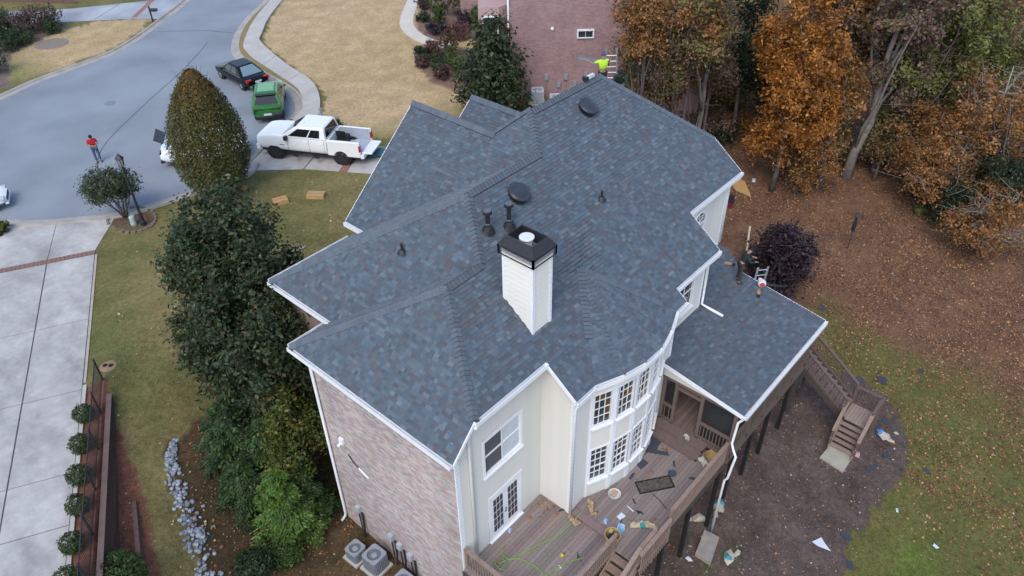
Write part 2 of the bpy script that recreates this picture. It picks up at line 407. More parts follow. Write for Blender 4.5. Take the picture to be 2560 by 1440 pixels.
KERB = mat('kerb_concrete', (0.42, 0.385, 0.35), (0.31, 0.28, 0.25), 1.5, 0.9, 0.1)
def kerb(name, pts, sgn, lab):
    sec = [(0.0, 0.010), (0.42 * sgn, 0.024), (0.47 * sgn, 0.13), (0.62 * sgn, 0.135), (0.63 * sgn, -0.02)]
    struct(ribbon(pts, sec).build(name, KERB), lab)
kerb('kerb', LOW[3:], 1, 'pale concrete kerb along the near side of the cul-de-sac')
kerb('kerb', RIGHT[18:], 1, 'concrete kerb curving past the parked cars')
kerb('kerb', LEFT[:-4], 1, 'concrete kerb round the lawn across the street')
# tar seam across the asphalt
seam = ribbon(smooth([(12.2, 38.6), (12.9, 42.5), (14.8, 46.2), (19.5, 50.0), (24.5, 53.6), (28.5, 57.0)]), [(-0.025, 0.0105), (0.025, 0.0105)])
struct(seam.build('road_seam', mat('tar_seam', (0.055, 0.06, 0.07))), 'dark tar seam running along the street')
struct(ribbon([(27.2, 62.4), (30.0, 59.2), (30.9, 57.2)], [(-0.03, 0.0105), (0.03, 0.0105)]).build('road_seam', mat('tar_seam', (0, 0, 0))), 'dark seam across the street')
mh = MB(); mh.lathe([(0.36, 0.010), (0.36, 0.022), (0.30, 0.024)], (*at(275, 258)[:2], 0), 20)
tag(mh.build('manhole_cover', mat('cast_iron', (0.22, 0.24, 0.27), (0.17, 0.18, 0.2), 12)), 'round manhole cover set in the asphalt street', 'manhole cover')

# concrete slabs: blotchy grey, darker damp edges and tyre marks along the lane
DRV, dn, dl, db = nodes_of('drive_concrete')
tcd = dn.new('ShaderNodeTexCoord'); db.inputs['Roughness'].default_value = 0.9
def dnoise(scale, lo, hi, a, b_, mapscale=None):
    nz = dn.new('ShaderNodeTexNoise'); nz.inputs['Scale'].default_value = scale; nz.inputs['Detail'].default_value = 10; nz.inputs['Roughness'].default_value = 0.62
    src = tcd.outputs['Object']
    if mapscale: mp = dn.new('ShaderNodeMapping'); mp.inputs['Rotation'].default_value = (0, 0, math.radians(28)); mp.inputs['Scale'].default_value = mapscale; dl.new(src, mp.inputs['Vector']); src = mp.outputs['Vector']
    dl.new(src, nz.inputs['Vector']); mr = dn.new('ShaderNodeMapRange'); mr.inputs['From Min'].default_value = lo; mr.inputs['From Max'].default_value = hi; mr.inputs['To Min'].default_value = a; mr.inputs['To Max'].default_value = b_; dl.new(nz.outputs['Fac'], mr.inputs['Value']); return mr
f1 = dnoise(0.35, .3, .7, .70, 1.12); f2 = dnoise(2.6, .3, .7, .86, 1.1); f3 = dnoise(0.9, .45, .75, 1.0, .68, (1.1, .5, 1)); f4 = dnoise(40, .3, .7, .93, 1.06)
prv = None
for f_ in (f1, f2, f3, f4):
    if prv is None: prv = f_.outputs['Result']; continue
    mm = dn.new('ShaderNodeMath'); mm.operation = 'MULTIPLY'; dl.new(prv, mm.inputs[0]); dl.new(f_.outputs['Result'], mm.inputs[1]); prv = mm.outputs['Value']
vm = dn.new('ShaderNodeVectorMath'); vm.operation = 'SCALE'; vm.inputs[0].default_value = (0.475, 0.455, 0.43); dl.new(prv, vm.inputs['Scale']); dl.new(vm.outputs['Vector'], db.inputs['Base Color'])
dv = struct(bpy.data.objects.new('driveway', None), 'wide pale concrete driveway at the left'); COL.objects.link(dv)
U_ = np.array([0.4715, 0.882]); N_ = np.array([0.882, -0.4715]); O_ = np.array([0.62, 19.36])
def dpt(t, d): return O_ + U_ * t + N_ * d
TS = [-8, -2.2, 1.97, 4.29, 8.6, 13.2, 18.42]
for lane in ((-2.14, -0.02), (-4.28, -2.16), (-9.5, -4.30)):
    for t0, t1 in zip(TS[:-1], TS[1:]):
        if lane[0] < -9 and t0 > 4: continue
        g = 0.018; b = MB()
        pl = [dpt(t0 + g, lane[0] + g), dpt(t0 + g, lane[1] - g), dpt(t1 - g, lane[1] - g), dpt(t1 - g, lane[0] + g)]
        b.prism(pl[::-1] if False else pl, -0.05, 0.034 + random.uniform(-0.003, 0.003)); b.build('slab', DRV, dv)
for pl in ([dpt(18.82, -2.14), dpt(18.82, -0.02), (11.75, 38.30), (10.3, 39.35), (9.5, 40.2)], [dpt(18.82, -4.28), dpt(18.82, -2.17), (9.47, 40.2), (8.5, 41.0), (7.3, 42.3)]):
    b = MB(); b.prism(pl, -0.05, 0.030); b.build('slab', DRV, dv)
PAVER = mat('brick_paver', (0.26, 0.15, 0.12), (0.19, 0.115, 0.10), 9, 0.9, 0.2)
k = 0
for i in range(22):                                     # brick band across the drive
    d0 = -4.28 + i * 4.26 / 22; b = MB()
    b.prism([dpt(18.44, d0 + 0.006), dpt(18.44, d0 + 0.185), dpt(18.80, d0 + 0.185), dpt(18.80, d0 + 0.006)], -0.04, 0.036); b.build('brick', PAVER, dv)
b = MB(); b.add([(*dpt(-9, -9.6), 0.012), (*dpt(-9, 0.0), 0.012), (*dpt(22.0, 0.0), 0.012), (*dpt(22.0, -4.3), 0.012), (*dpt(5, -9.6), 0.012)], [(0, 1, 2, 3, 4)])
b.build('slab_bed', mat('joint_dirt', (0.12, 0.115, 0.11)), dv)
b = MB(); b.obox((*dpt(-8, 0.0), -0.1), (*(U_ * 16.8), 0), (*(N_ * 0.14), 0), (0, 0, 0.17)); b.build('edging', CONC, dv)
b = MB(); b.obox((*dpt(9.0, 0.0), -0.1), (*(U_ * 9.4), 0), (*(N_ * 0.10), 0), (0, 0, 0.135)); b.build('edging', mat('clay_stained_concrete', (0.42, 0.30, 0.22), (0.45, 0.40, 0.36), 2), dv)

dv2 = struct(bpy.data.objects.new('driveway', None), 'pale concrete driveway under the white pickup'); COL.objects.link(dv2)
DP = [[(18.7, 37.15), (19.6, 37.7), (21.0, 38.45), (22.9, 39.4), (24.2, 37.9), (24.35, 36.6), (21.0, 34.7)], [(21.05, 34.65), (24.4, 36.5), (25.0, 34.7), (22.15, 32.9)],
      [(22.40, 32.5), (25.2, 34.25), (27.8, 29.2), (24.9, 28.4)]]
for pl in DP: b = MB(); b.prism(pl, -0.05, 0.03); b.build('slab', DRV, dv2)
b = MB(); b.prism([(22.17, 32.86), (25.02, 34.66), (25.18, 34.28), (22.38, 32.53)], -0.04, 0.033); b.build('brick_band', mat('red_paver', (0.33, 0.16, 0.12), (0.25, 0.12, 0.1), 9), dv2)

sw = struct(bpy.data.objects.new('pavement', None), 'curving concrete pavement beside the parked cars'); COL.objects.link(sw)
WALKC = mat('walk_concrete', (0.50, 0.47, 0.43), (0.41, 0.385, 0.35), 0.9, 0.9, 0.12, 80)
inn = smooth([(24.4, 38.0), (25.5, 39.2), (27.45, 41.5), (28.94, 44.4), (29.6, 48.1), (30.97, 53.3), (32.25, 55.2), (37.6, 60.3), (54, 72.5)], 10)
out = smooth([(23.2, 39.45), (24.55, 40.40), (26.0, 41.45), (27.45, 44.0), (28.1, 47.5), (28.95, 52.1), (30.6, 55.1), (36.6, 60.9), (53, 73.6)], 10)
acc = 0; last = 0
for i in range(1, len(inn)):
    acc += np.linalg.norm(out[i] - out[i - 1])
    if acc > 1.55 or i == len(inn) - 1:
        idx = list(range(last, i + 1)); b = MB(); f_ = 0.006
        pl = [tuple(out[j]) for j in idx] + [tuple(inn[j]) for j in idx[::-1]]
        c0 = np.mean(np.array(pl), 0); pl = [tuple(c0 + (np.array(p) - c0) * 0.988) for p in pl]
        b.prism(pl[::-1], -0.04, 0.135 + random.uniform(-0.004, 0.004)); b.build('slab', vary_walk if False else WALKC, sw); last = i; acc = 0
# lawn strip raised to the kerb between walk and street
strip = MB(); kk = [p for p in RIGHT[18:] if p[0] < 54]
pl = []
for i, p in enumerate(kk):
    d = kk[min(i + 1, len(kk) - 1)] - kk[max(i - 1, 0)]; d /= np.linalg.norm(d); pl.append(p + np.array([d[1], -d[0]]) * 0.61)
oo = np.array(out); vs = []
for p in pl:
    q_ = oo[np.argmin(((oo - p) ** 2).sum(1))]; vs += [(p[0], p[1], 0.118), (q_[0], q_[1], 0.118)]
strip.add(vs, [(2 * i, 2 * i + 1, 2 * i + 3, 2 * i + 2) for i in range(len(pl) - 1)])
o = strip.build('grass_strip', mat('verge_grass', (0.20, 0.165, 0.06), (0.27, 0.205, 0.095), 3, 0.95, 0.4, 40)); struct(o, 'narrow grass strip between the kerb and the pavement')
# front walk of the brick house, and the drive across the street
struct(ribbon(smooth([at(1045, -20)[:2], at(1020, 35)[:2], at(1020, 70)[:2], at(1060, 100)[:2], at(1125, 116)[:2]]), [(-0.55, 0.0), (-0.55, 0.03), (0.55, 0.03), (0.55, 0.0)]).build('path', mat('pale_walk', (0.62, 0.57, 0.48), (0.54, 0.5, 0.43), 1)), 'pale curving walk to the brick house')
fd = [at(-60, 34)[:2], at(180, 22)[:2], at(372, 2)[:2], at(440, -10)[:2], at(492, -30)[:2], at(478, 0)[:2] + np.array([-.5, .3]), at(440, 30)[:2] + np.array([-.5, .4]), at(403, 48)[:2], at(340, 47)[:2], at(160, 56)[:2], at(-60, 60)[:2]]
dv3 = struct(bpy.data.objects.new('driveway', None), 'wet concrete driveway across the street'); COL.objects.link(dv3)
b = MB(); b.add([(p[0], p[1], 0.02) for p in fd], [tuple(range(len(fd)))]); b.build('slab', mat('wet_concrete', (0.44, 0.45, 0.47), (0.22, 0.23, 0.25), 0.35, 0.5, detail=8), dv3)
b = ribbon([at(335, 44)[:2], at(386, -4)[:2]], [(-0.22, 0.026), (0.22, 0.026)]); b.build('brick_band', mat('red_paver', (0, 0, 0)), dv3)
b = ribbon([at(235, 50)[:2], at(300, 10)[:2]], [(-0.03, 0.026), (0.03, 0.026)]); b.build('joint', mat('joint_dirt', (0, 0, 0)), dv3)
# low brick wall far left, lawn behind
b = MB(); p0 = at(-40, 3)[:2]; p1 = at(190, 10)[:2]; d = p1 - p0
b.obox((*p0, -0.2), (*d, 0), (-0.3, 0.8, 0), (0, 0, 0.95)); o = b.build('garden_wall', mat('dark_brick', (0.17, 0.10, 0.085), (0.11, 0.07, 0.06), 3, 0.9, 0.3))
w_ = tag(o, 'low dark brick garden wall beside the far driveway', 'wall')
b = MB(); b.obox((*(p0 + [-.06, -.06]), 0.75), (*(d * 1.01), 0), (-0.33, 0.9, 0), (0, 0, 0.09)); b.build('coping', CONC, w_)
ring = at(130, 110)
b = MB(); b.lathe([(1.25, 0.0), (1.2, 0.03), (0.4, 0.05)], (ring[0], ring[1], 0), 28); struct(b.build('mulch_ring', mat('pale_mulch', (0.26, 0.21, 0.17), (0.2, 0.16, 0.13), 5, 0.95, 0.4, 30)), 'round bare mulch ring on the lawn across the street')
# ================================================================== THE HOUSE
HOUSE = thing('house', 'large house with new blue grey shingle roof, cream siding and pale brick side', 'house', (9.3, 10.7, -4.6), worldparts=True)
MB_, ML_ = 0.75, 1.077
def zb(y): return 5.70 + MB_ * (y - 10.36)
A_ = (9.88, 10.36, 5.70); B_ = (12.97, 10.36, 5.70); D_ = (12.97, 9.17, zb(9.17))
P1 = (11.83, 13.16, 7.80); Q1 = (13.27, 13.16, 7.80); P2 = (14.5, 14.81, 9.04); P3 = (17.96, 14.81, 9.04)
T_ = (18.93, 15.95, 9.89); S_ = (22.97, 15.95, 9.89); b1 = (26.04, 12.40, 7.23); b2 = (26.04, 11.04, 6.21); b3 = (22.12, 11.04, 6.21)
b4 = (22.12, 9.63, zb(9.63)); b5 = (19.15, 9.63, zb(9.63)); b6 = (19.15, 9.17, zb(9.17))
BAYZ = zb(9.17)
BOW_E = [(13.88, 9.17), (14.80, 8.79), (15.68, 8.58), (16.60, 8.56), (17.52, 8.79), (18.50, 9.17)]   # eave line of the bowed bay
APEX = (16.25, 11.62, zb(11.62) + 0.02)
E1 = (8.97, 17.84, 4.72); E2 = (8.97, 10.36, 4.72)
e2 = (10.46, 17.48, 4.96); F_ = (10.46, 21.0, 4.96); vv = (14.08, 19.97, 5.64)
r1 = (18.0, 16.82, 9.075); r0 = (18.0, 21.06, 9.075); e0 = (14.08, 21.06, 5.64)
n1_ = (19.0, 17.75, 8.2); g2a = (19.92, 16.90, 9.0); g2b = (19.92, 19.8, 9.0)
FACES = [
    [A_, B_, D_, (13.88, 9.17, BAYZ), APEX, (18.50, 9.17, BAYZ), b6, b5, b4, b3, b2, b1, S_, T_, P3, P2, Q1, P1],
    [E1, E2, A_, P1],
    [E1, P1, Q1, e2, (10.46, 17.84, 4.72)],
    [e2, Q1, P2, F_],
    [F_, P2, P3, vv, (14.08, 21.0, 4.96)],
    [vv, P3, T_, r1, r0, e0],
    [r1, n1_, (19.0, 21.06, 8.2), r0],
    [g2a, g2b, (19.0, 19.8, 8.2), n1_],
    [g2a, (20.84, 17.75, 8.2), (20.84, 19.8, 8.2), g2b],
    [T_, S_, (26.04, 18.79, 7.23), (20.84, 18.79, 7.23), (20.84, 17.75, 8.2), g2a, n1_, r1],
    [S_, b1, (26.04, 18.79, 7.23)],
]
for i in range(5): FACES.append([(*BOW_E[i], BAYZ), (*BOW_E[i + 1], BAYZ), APEX])
PY = 6.05; PS = 0.155
def zp(y): return 1.90 + PS * (y - PY)
PORCH = [(18.38, 6.05), (24.95, 6.05), (24.92, 9.75), (25.30, 10.15), (25.72, 10.68), (25.82, 11.35), (21.85, 11.35), (21.85, 9.95), (18.9, 9.95), (18.9, 9.3), (18.38, 9.3)]
FACES.append([(x, y, zp(y)) for x, y in PORCH])

ROOF = MB()
def newell(P):
    n = np.zeros(3)
    for i in range(len(P)): n += np.cross(P[i], P[(i + 1) % len(P)])
    n /= np.linalg.norm(n); return n if n[2] > 0 else -n
def frame_of(P):
    """plane of a roof face: origin, level direction, up-slope direction, normal"""
    P = np.array(P, float); n = newell(P - P[0])
    e = np.cross((0, 0, 1.), n); e /= np.linalg.norm(e); s = np.cross(n, e)
    i = np.argmin(P @ s); return P[i], e, s, n
def clip_half(poly, ax, val, keep_less):
    out = []
    for i in range(len(poly)):
        p, q = poly[i], poly[(i + 1) % len(poly)]
        pi = (p[ax] <= val) if keep_less else (p[ax] >= val); qi = (q[ax] <= val) if keep_less else (q[ax] >= val)
        if pi: out.append(p)
        if pi != qi:
            t = (val - p[ax]) / (q[ax] - p[ax]); out.append((p[0] + t * (q[0] - p[0]), p[1] + t * (q[1] - p[1])))
    return out
def area2(poly):
    return 0.5 * sum(poly[i][0] * poly[(i + 1) % len(poly)][1] - poly[(i + 1) % len(poly)][0] * poly[i][1] for i in range(len(poly)))
PAL_SH = [((0.077, 0.102, 0.128), 4), ((0.085, 0.113, 0.142), 3), ((0.101, 0.130, 0.158), 1.7), ((0.078, 0.090, 0.108), 2.2), ((0.090, 0.089, 0.103), 1.5), ((0.069, 0.089, 0.112), 2), ((0.118, 0.144, 0.168), 0.4)]
pc, pw = [p[0] for p in PAL_SH], [p[1] for p in PAL_SH]
EDGE = (0.036, 0.044, 0.057)
pieces = []; pieces_porch = []
def shingle_face(P, dst, exp=0.128, seed=0):
    o, e, s, n = frame_of(P); rd = random.Random(seed)
    P2d = [((np.array(p) - o) @ e, (np.array(p) - o) @ s) for p in P]
    vmin = min(p[1] for p in P2d); vmax = max(p[1] for p in P2d)
    v = vmin - 0.01; row = 0
    while v < vmax:
        strip = clip_half(clip_half(P2d, 1, v, False), 1, v + exp, True)
        if len(strip) >= 3 and abs(area2(strip)) > 1e-4:
            u0 = min(p[0] for p in strip); u1 = max(p[0] for p in strip); u = u0 - rd.uniform(0, 0.3)
            while u < u1:
                w = rd.choice((0.10, 0.12, 0.145, 0.17, 0.20, 0.24))
                t = clip_half(clip_half(strip, 0, u, False), 0, u + w, True)
                if len(t) >= 3 and abs(area2(t)) > 2e-4:
                    if area2(t) < 0: t = t[::-1]
                    hi = rd.random() < 0.5; h0 = 0.022 if hi else 0.010; c = rd.choices(pc, pw)[0]; k = rd.uniform(0.92, 1.10) * (1.05 if hi else 0.93); c = tuple(x * k for x in c)
                    vs = []; m = len(t)
                    for a, b in t:
                        f = (b - v) / exp; vs.append(o + e * a + s * b + n * (0.012 + h0 * (1 - f)))
                    for a, b in t: vs.append(o + e * a + s * b + n * 0.001)
                    fs = [tuple(range(m))]; cs = [c]
                    for i in range(m):
                        j = (i + 1) % m; fs.append((i, m + i, m + j, j)); cs.append(EDGE if (abs(t[i][1] - v) < 1e-4 and abs(t[j][1] - v) < 1e-4) else tuple(x * 0.7 for x in c))
                    dst.append((vs, fs, cs, abs(area2(t)) > 0.93 * w * exp and len(t) == 4))
                u += w
        v += exp; row += 1
for i, P in enumerate(FACES[:-1]): shingle_face(P, pieces, seed=i)
shingle_face(FACES[-1], pieces_porch, seed=99)
def sh_score(p): return np.linalg.norm(np.mean(np.array(p[0]), 0) - CAM) + (0 if p[3] else 1000)
base = MB()
for P in FACES[:-1]:
    P = np.array(P); n = newell(P - P[0]); m = len(P)
    if np.cross(P[1] - P[0], P[2] - P[1]) @ n < 0 and len(P) < 5: P = P[::-1]
    base.add(P, [tuple(range(m))])
roof = base.build('roof', mat('roof_underlay', (0.05, 0.055, 0.065)), HOUSE)
split_pieces(pieces, 'shingle', 'shingle_field', SHING, roof, 300, sh_score)
base = MB(); P = np.array(FACES[-1]); base.prism([tuple(p[:2]) for p in P], [p[2] - 0.10 for p in P], [p[2] for p in P])
proof = base.build('porch_roof', mat('porch_soffit', (0.60, 0.57, 0.5)), HOUSE)
split_pieces(pieces_porch, 'shingle', 'shingle_field', SHING, proof, 160, sh_score)

# ridge and hip caps; raised ridge vents on the ridges
caps = []
def cap_line(p, q, n1, n2, w=0.17, lift=0.03, seed=1, jit=0.12):
    """cap shingles lapped from p (low end) to q (high end); n1, n2: the two slopes' across directions (down-slope unit vectors)"""
    p = np.array(p, float); q = np.array(q, float); d = q - p; L = np.linalg.norm(d); d /= L; rd = random.Random(seed)
    up = -(np.array(n1) + np.array(n2)); up = np.array([0, 0, 1.]) if np.linalg.norm(up) < 1e-6 else np.array([0, 0, 1.])
    N = max(1, int(L / 0.14)); step = L / N
    for i in range(N):
        a = p + d * step * i; b = p + d * step * (i + 1.12)
        lo = lift + 0.042; hi = lift + 0.012
        k = rd.uniform(0.88, 1.12); c = tuple(x * k for x in (0.094, 0.114, 0.140))
        vs = [a + n1 * w + up * (lo * 0.7), a + up * (lo + 0.012), a + n2 * w + up * (lo * 0.7), b + n1 * w + up * (hi * 0.7), b + up * (hi + 0.012), b + n2 * w + up * (hi * 0.7),
              a + n1 * w - up * 0.01, a - up * 0.0, a + n2 * w - up * 0.01]
        vs += [b + n1 * w - up * 0.01, b + n2 * w - up * 0.01]
        fs = [(0, 1, 4, 3), (1, 2, 5, 4), (0, 6, 7, 1), (1, 7, 8, 2), (0, 3, 9, 6), (2, 8, 10, 5)]
        caps.append((vs, fs, [c, c, EDGE, EDGE, EDGE, EDGE]))
def down(face_pts, p, q):
    """unit vector lying in the face, perpendicular to edge p-q, pointing into the face"""
    P = np.array(face_pts, float); d = np.array(q, float) - np.array(p, float); d /= np.linalg.norm(d)
    n = newell(P - P[0]); v = np.cross(n, d); c = P.mean(0) - np.array(p); return v if v @ c > 0 else -v
fb, fl1, ff1, fl2, ff2, fg = FACES[0], FACES[1], FACES[2], FACES[3], FACES[4], FACES[5]
def dirs(fa, fb_, p, q, alt=None): return down(fa, p, q), down(fb_, p, q)
bn = newell(np.array(fb) - np.array(fb[0]))
def bdown(p, q, toward):
    d = np.array(q, float) - np.array(p, float); d /= np.linalg.norm(d); v = np.cross(bn, d); return v if v @ np.array(toward, float) > 0 else -v
cap_line(A_, P1, down(fl1, A_, P1), bdown(A_, P1, (1, -1, 0)), seed=1)
cap_line(E1, P1, down(fl1, E1, P1), down(ff1, E1, P1), seed=2)
cap_line(P1, Q1, bdown(P1, Q1, (0, -1, 0)), down(ff1, P1, Q1), 0.19, 0.065, 3)
cap_line(Q1, P2, down(fl2, Q1, P2), bdown(Q1, P2, (1, -1, 0)), seed=4)
cap_line(F_, P2, down(fl2, F_, P2), down(ff2, F_, P2), seed=5)
cap_line(P2, P3, bdown(P2, P3, (0, -1, 0)), down(ff2, P2, P3), 0.19, 0.065, 6)
cap_line(P3, T_, down(fg, P3, T_), bdown(P3, T_, (1, -1, 0)), seed=7)
cap_line(r1, T_, down(fg, r1, T_), down(FACES[9], r1, T_), seed=8)
cap_line(T_, S_, bdown(T_, S_, (0, -1, 0)), down(FACES[9], T_, S_), 0.19, 0.065, 9)
cap_line(r0, r1, down(fg, r0, r1), down(FACES[6], r0, r1), 0.19, 0.065, 10)
cap_line(g2b, g2a, down(FACES[7], g2b, g2a), down(FACES[8], g2b, g2a), 0.19, 0.065, 11)
cap_line(b1, S_, down(FACES[10], b1, S_), bdown(b1, S_, (-1, -1, 0)), seed=12)
for i in range(6):
    p = np.array((*BOW_E[i], BAYZ)); q = np.array(APEX)
    f1 = FACES[11 + max(i - 1, 0)]; f2 = FACES[11 + min(i, 4)]
    if i == 0: p = p * 0.62 + q * 0.38; cap_line(p, q, bdown(p, q, (-1, 0, 0)), down(f2, (*BOW_E[0], BAYZ), q), 0.14, 0.012, 20)
    elif i == 5: p = p * 0.85 + q * 0.15; cap_line(p, q, down(f1, (*BOW_E[5], BAYZ), q), bdown(p, q, (1, 0, 0)), 0.12, 0.02, 25)
    else: cap_line(p, q, down(f1, p, q), down(f2, p, q), 0.12, -0.004, 20 + i)
split_pieces(caps, 'ridge_cap', 'ridge_cap_rows', SHING, roof, 300)

# gutters, rake boards, soffits
def gutter(p, q, outw, name='gutter'):
    p = np.array(p, float); q = np.array(q, float); o = np.array(outw, float); b = MB()
    z = np.array([0, 0, 1.]); d = q - p
    b.obox(p + o * 0.0 - z * 0.15, d, o * 0.115, z * 0.012); b.obox(p + o * 0.103 - z * 0.15, d, o * 0.018, z * 0.155)
    b.obox(p - o * 0.004 - z * 0.15, d, o * 0.012, z * 0.16)
    u = d / np.linalg.norm(d)
    b.obox(p - z * 0.15, u * 0.012, o * 0.115, z * 0.15); b.obox(q - z * 0.15, -u * 0.012, o * 0.115, z * 0.15)
    return b.build(name, WHITE, HOUSE)
gutter(E2, E1, (-1, 0, 0)); gutter((8.97, 17.84, 4.72), (10.46, 17.84, 4.72), (0, 1, 0)); gutter(e2, F_, (-1, 0, 0)); gutter(F_, (14.08, 21.0, 4.96), (0, 1, 0))
gutter(vv, e0, (-1, 0, 0)); gutter(A_, B_, (0, -1, 0)); gutter(D_, (13.88, 9.17, BAYZ), (0, -1, 0)); gutter(b6, (18.5, 9.17, BAYZ), (0, -1, 0))
gutter(b5, b4, (0, -1, 0)); gutter(b3, b2, (0, -1, 0)); gutter((18.38, 6.05, 1.9), (24.95, 6.05, 1.9), (0, -1, 0))
for i in range(5):
    p, q = np.array((*BOW_E[i], BAYZ)), np.array((*BOW_E[i + 1], BAYZ)); d = q - p; o = np.array([d[1], -d[0], 0]); o /= np.linalg.norm(o); gutter(p, q, o)
def rake(p, q, side):
    p = np.array(p, float); q = np.array(q, float); b = MB(); s_ = np.array(side, float)
    b.obox(p - np.array([0, 0, 0.15]), q - p, s_ * 0.03, (0, 0, 0.165)); return b.build('rake_board', WHITE, HOUSE)
rake(E2, A_, (0, -1, 0)); rake(B_, D_, (-1, 0, 0)); rake(b3, b4, (1, 0, 0)); rake(b1, b2, (1, 0, 0)); rake(b5, b6, (1, 0, 0)); rake(e0, r0, (0, 1, 0)); rake(r0, (19.0, 21.06, 8.2), (0, 1, 0))
rake((18.38, 6.05, 1.9), (18.38, 9.3, zp(9.3)), (-1, 0, 0)); rake((24.95, 6.05, 1.9), (24.92, 9.75, zp(9.75)), (1, 0, 0))
rake((19.0, 19.8, 8.2), g2b, (0, 1, 0))
b = MB()
for (x0, x1, y0, y1, z) in ((8.98, 9.30, 10.4, 17.8, 4.58), (10.0, 13.2, 10.37, 10.72, 5.56), (13.0, 13.9, 9.18, 9.4, BAYZ - .14), (18.4, 19.1, 9.18, 9.4, BAYZ - .14), (19.17, 21.9, 9.64, 9.98, b4[2] - .14), (22.1, 25.9, 11.05, 11.4, 6.07), (10.47, 10.85, 17.5, 20.9, 4.83)):
    b.box(x0, x1, y0, y1, z - 0.012, z)
b.add([(*p, BAYZ - 0.14) for p in BOW_E] + [(18.3, 9.4, BAYZ - .14), (13.95, 9.4, BAYZ - .14)], [tuple(range(8))])
b.build('soffit', WHITE, HOUSE)

# walls: solid core, then siding boards, brick and trim in front of it
BOW_W = [(13.95, 9.36), (14.82, 8.97), (15.68, 8.78), (16.58, 8.76), (17.47, 8.97), (18.32, 9.36)]
core = [((9.36, 10.76), 5.0), ((10.1, 10.76), 5.86), ((13.26, 10.76), 5.86), ((13.26, 9.42), 4.9)] + [((x, y + 0.06), BAYZ - 0.13) for x, y in BOW_W] + \
       [((18.84, 9.42), 4.85), ((18.84, 10.01), 5.2), ((21.79, 10.01), 5.25), ((21.79, 11.41), 6.2), ((25.69, 11.41), 6.2), ((25.69, 18.4), 6.9), ((20.8, 18.4), 6.9), ((20.8, 20.6), 4.9), ((14.4, 20.6), 5.2), ((14.4, 20.5), 4.8), ((10.85, 20.5), 4.8), ((10.85, 17.45), 4.7), ((9.36, 17.45), 4.7)]
b = MB(); pts = [c[0] for c in core]; n = len(pts)
b.add([(*p, -5.3) for p in pts] + [(*c[0], c[1]) for c in core], [(i, (i + 1) % n, n + (i + 1) % n, n + i) for i in range(n)])
b.build('wall_core', mat('wall_sheathing', (0.30, 0.28, 0.25)), HOUSE)
b = MB(); b.add([(14.4, 20.7, 4.9), (20.8, 20.7, 4.9), (20.8, 20.7, 6.6), (18.0, 20.7, 9.0), (14.4, 20.7, 5.9)], [(0, 1, 2, 3, 4)])
b.build('gable_wall', mat('front_brick', (0.42, 0.33, 0.29), (0.33, 0.25, 0.22), 20), HOUSE)

def siding(p0, p1, zlo, ztop, opens=(), name='siding_wall', exp=0.178, parent=HOUSE):
    """lap boards from p0 to p1 (ground points, outside to the right of p0->p1); ztop: [(s, z), ...]"""
    p0 = np.array(p0, float); p1 = np.array(p1, float); d = p1 - p0; L = np.linalg.norm(d); d /= L; o = np.array([d[1], -d[0]])
    ss = [q[0] for q in ztop]; zz = [q[1] for q in ztop]; sam = np.linspace(0, L, 160); zt = np.interp(sam, ss, zz)
    bk = MB(); n = 12; pr = np.linspace(0, L, n)
    bk.add([(*(p0 + d * s - o * 0.012), zlo) for s in pr] + [(*(p0 + d * s - o * 0.012), np.interp(s, ss, zz)) for s in pr], [(i, i + 1, n + i + 1, n + i) for i in range(n - 1)])
    w = bk.build(name, CREAM, parent) if not opens else None
    if w is None:
        w = MB().add([(*(p0 - o * 0.02), zlo), (*(p0 + d * 0.02 - o * 0.02), zlo), (*(p0 + d * 0.02 - o * 0.02), zlo + 0.1)], [(0, 1, 2)]).build(name, CREAM, parent)
    cache = {}; z = zlo
    while z < max(zz):
        ok = sam[zt > z + exp * 0.35]
        if len(ok):
            a, e_ = max(0, ok[0]), min(L, ok[-1]); segs = [(a, e_)]
            for (s0, s1, z0, z1) in opens:
                if z + exp * 0.5 > z0 and z + exp * 0.5 < z1:
                    ns = []
                    for (u, v) in segs:
                        if s1 <= u or s0 >= v: ns.append((u, v))
                        else:
                            if s0 > u: ns.append((u, s0))
                            if s1 < v: ns.append((s1, v))
                    segs = ns
            for (u, v) in segs:
                if v - u < 0.03: continue
                zc = min(exp + 0.012, float(min(np.interp(u + .02, ss, zz), np.interp(v - .02, ss, zz))) - z); key = (round(u, 2), round(v, 2), round(zc, 3))
                if zc < 0.03: continue
                if key not in cache:
                    q = MB(); P = [p0 + d * u, p0 + d * v]
                    vs = [(*(P[0] - o * .010), 0), (*(P[1] - o * .010), 0), (*(P[1] + o * .038), 0), (*(P[0] + o * .038), 0), (*(P[0] - o * .010), zc), (*(P[1] - o * .010), zc), (*(P[1] + o * .003), zc), (*(P[0] + o * .003), zc)]
                    q.add(vs, [(0, 1, 2, 3), (4, 7, 6, 5), (3, 2, 6, 7), (0, 3, 7, 4), (1, 5, 6, 2), (0, 4, 5, 1)])
                    ob = q.build('siding_board', CREAM, w); cache[key] = ob.data
                else: ob = link('siding_board', cache[key], w)
                ob.location.z = z
        z += exp
    return w
def trim(p, z0, z1, d, o, w=0.14, t=0.035, m=WHITE, name='corner_board', parent=HOUSE):
    """upright board centred at p"""
    b = MB(); p = np.array(p, float); d = np.array(d, float); o = np.array(o, float)
    b.obox((*(p - d * w / 2 - o * 0.015), z0), (*(d * w), 0), (*(o * (t + 0.015)), 0), (0, 0, z1 - z0)); return b.build(name, m, parent)
PANE = glass('window_glass', (0.035, 0.038, 0.042), 0.04, 0.7)
PANE_W = glass('window_glass_warm', (0.10, 0.055, 0.028), 0.08, 0.6)
BLIND = mat('white_blind', (0.60, 0.63, 0.66), (0.5, 0.53, 0.57), 3, 0.6)
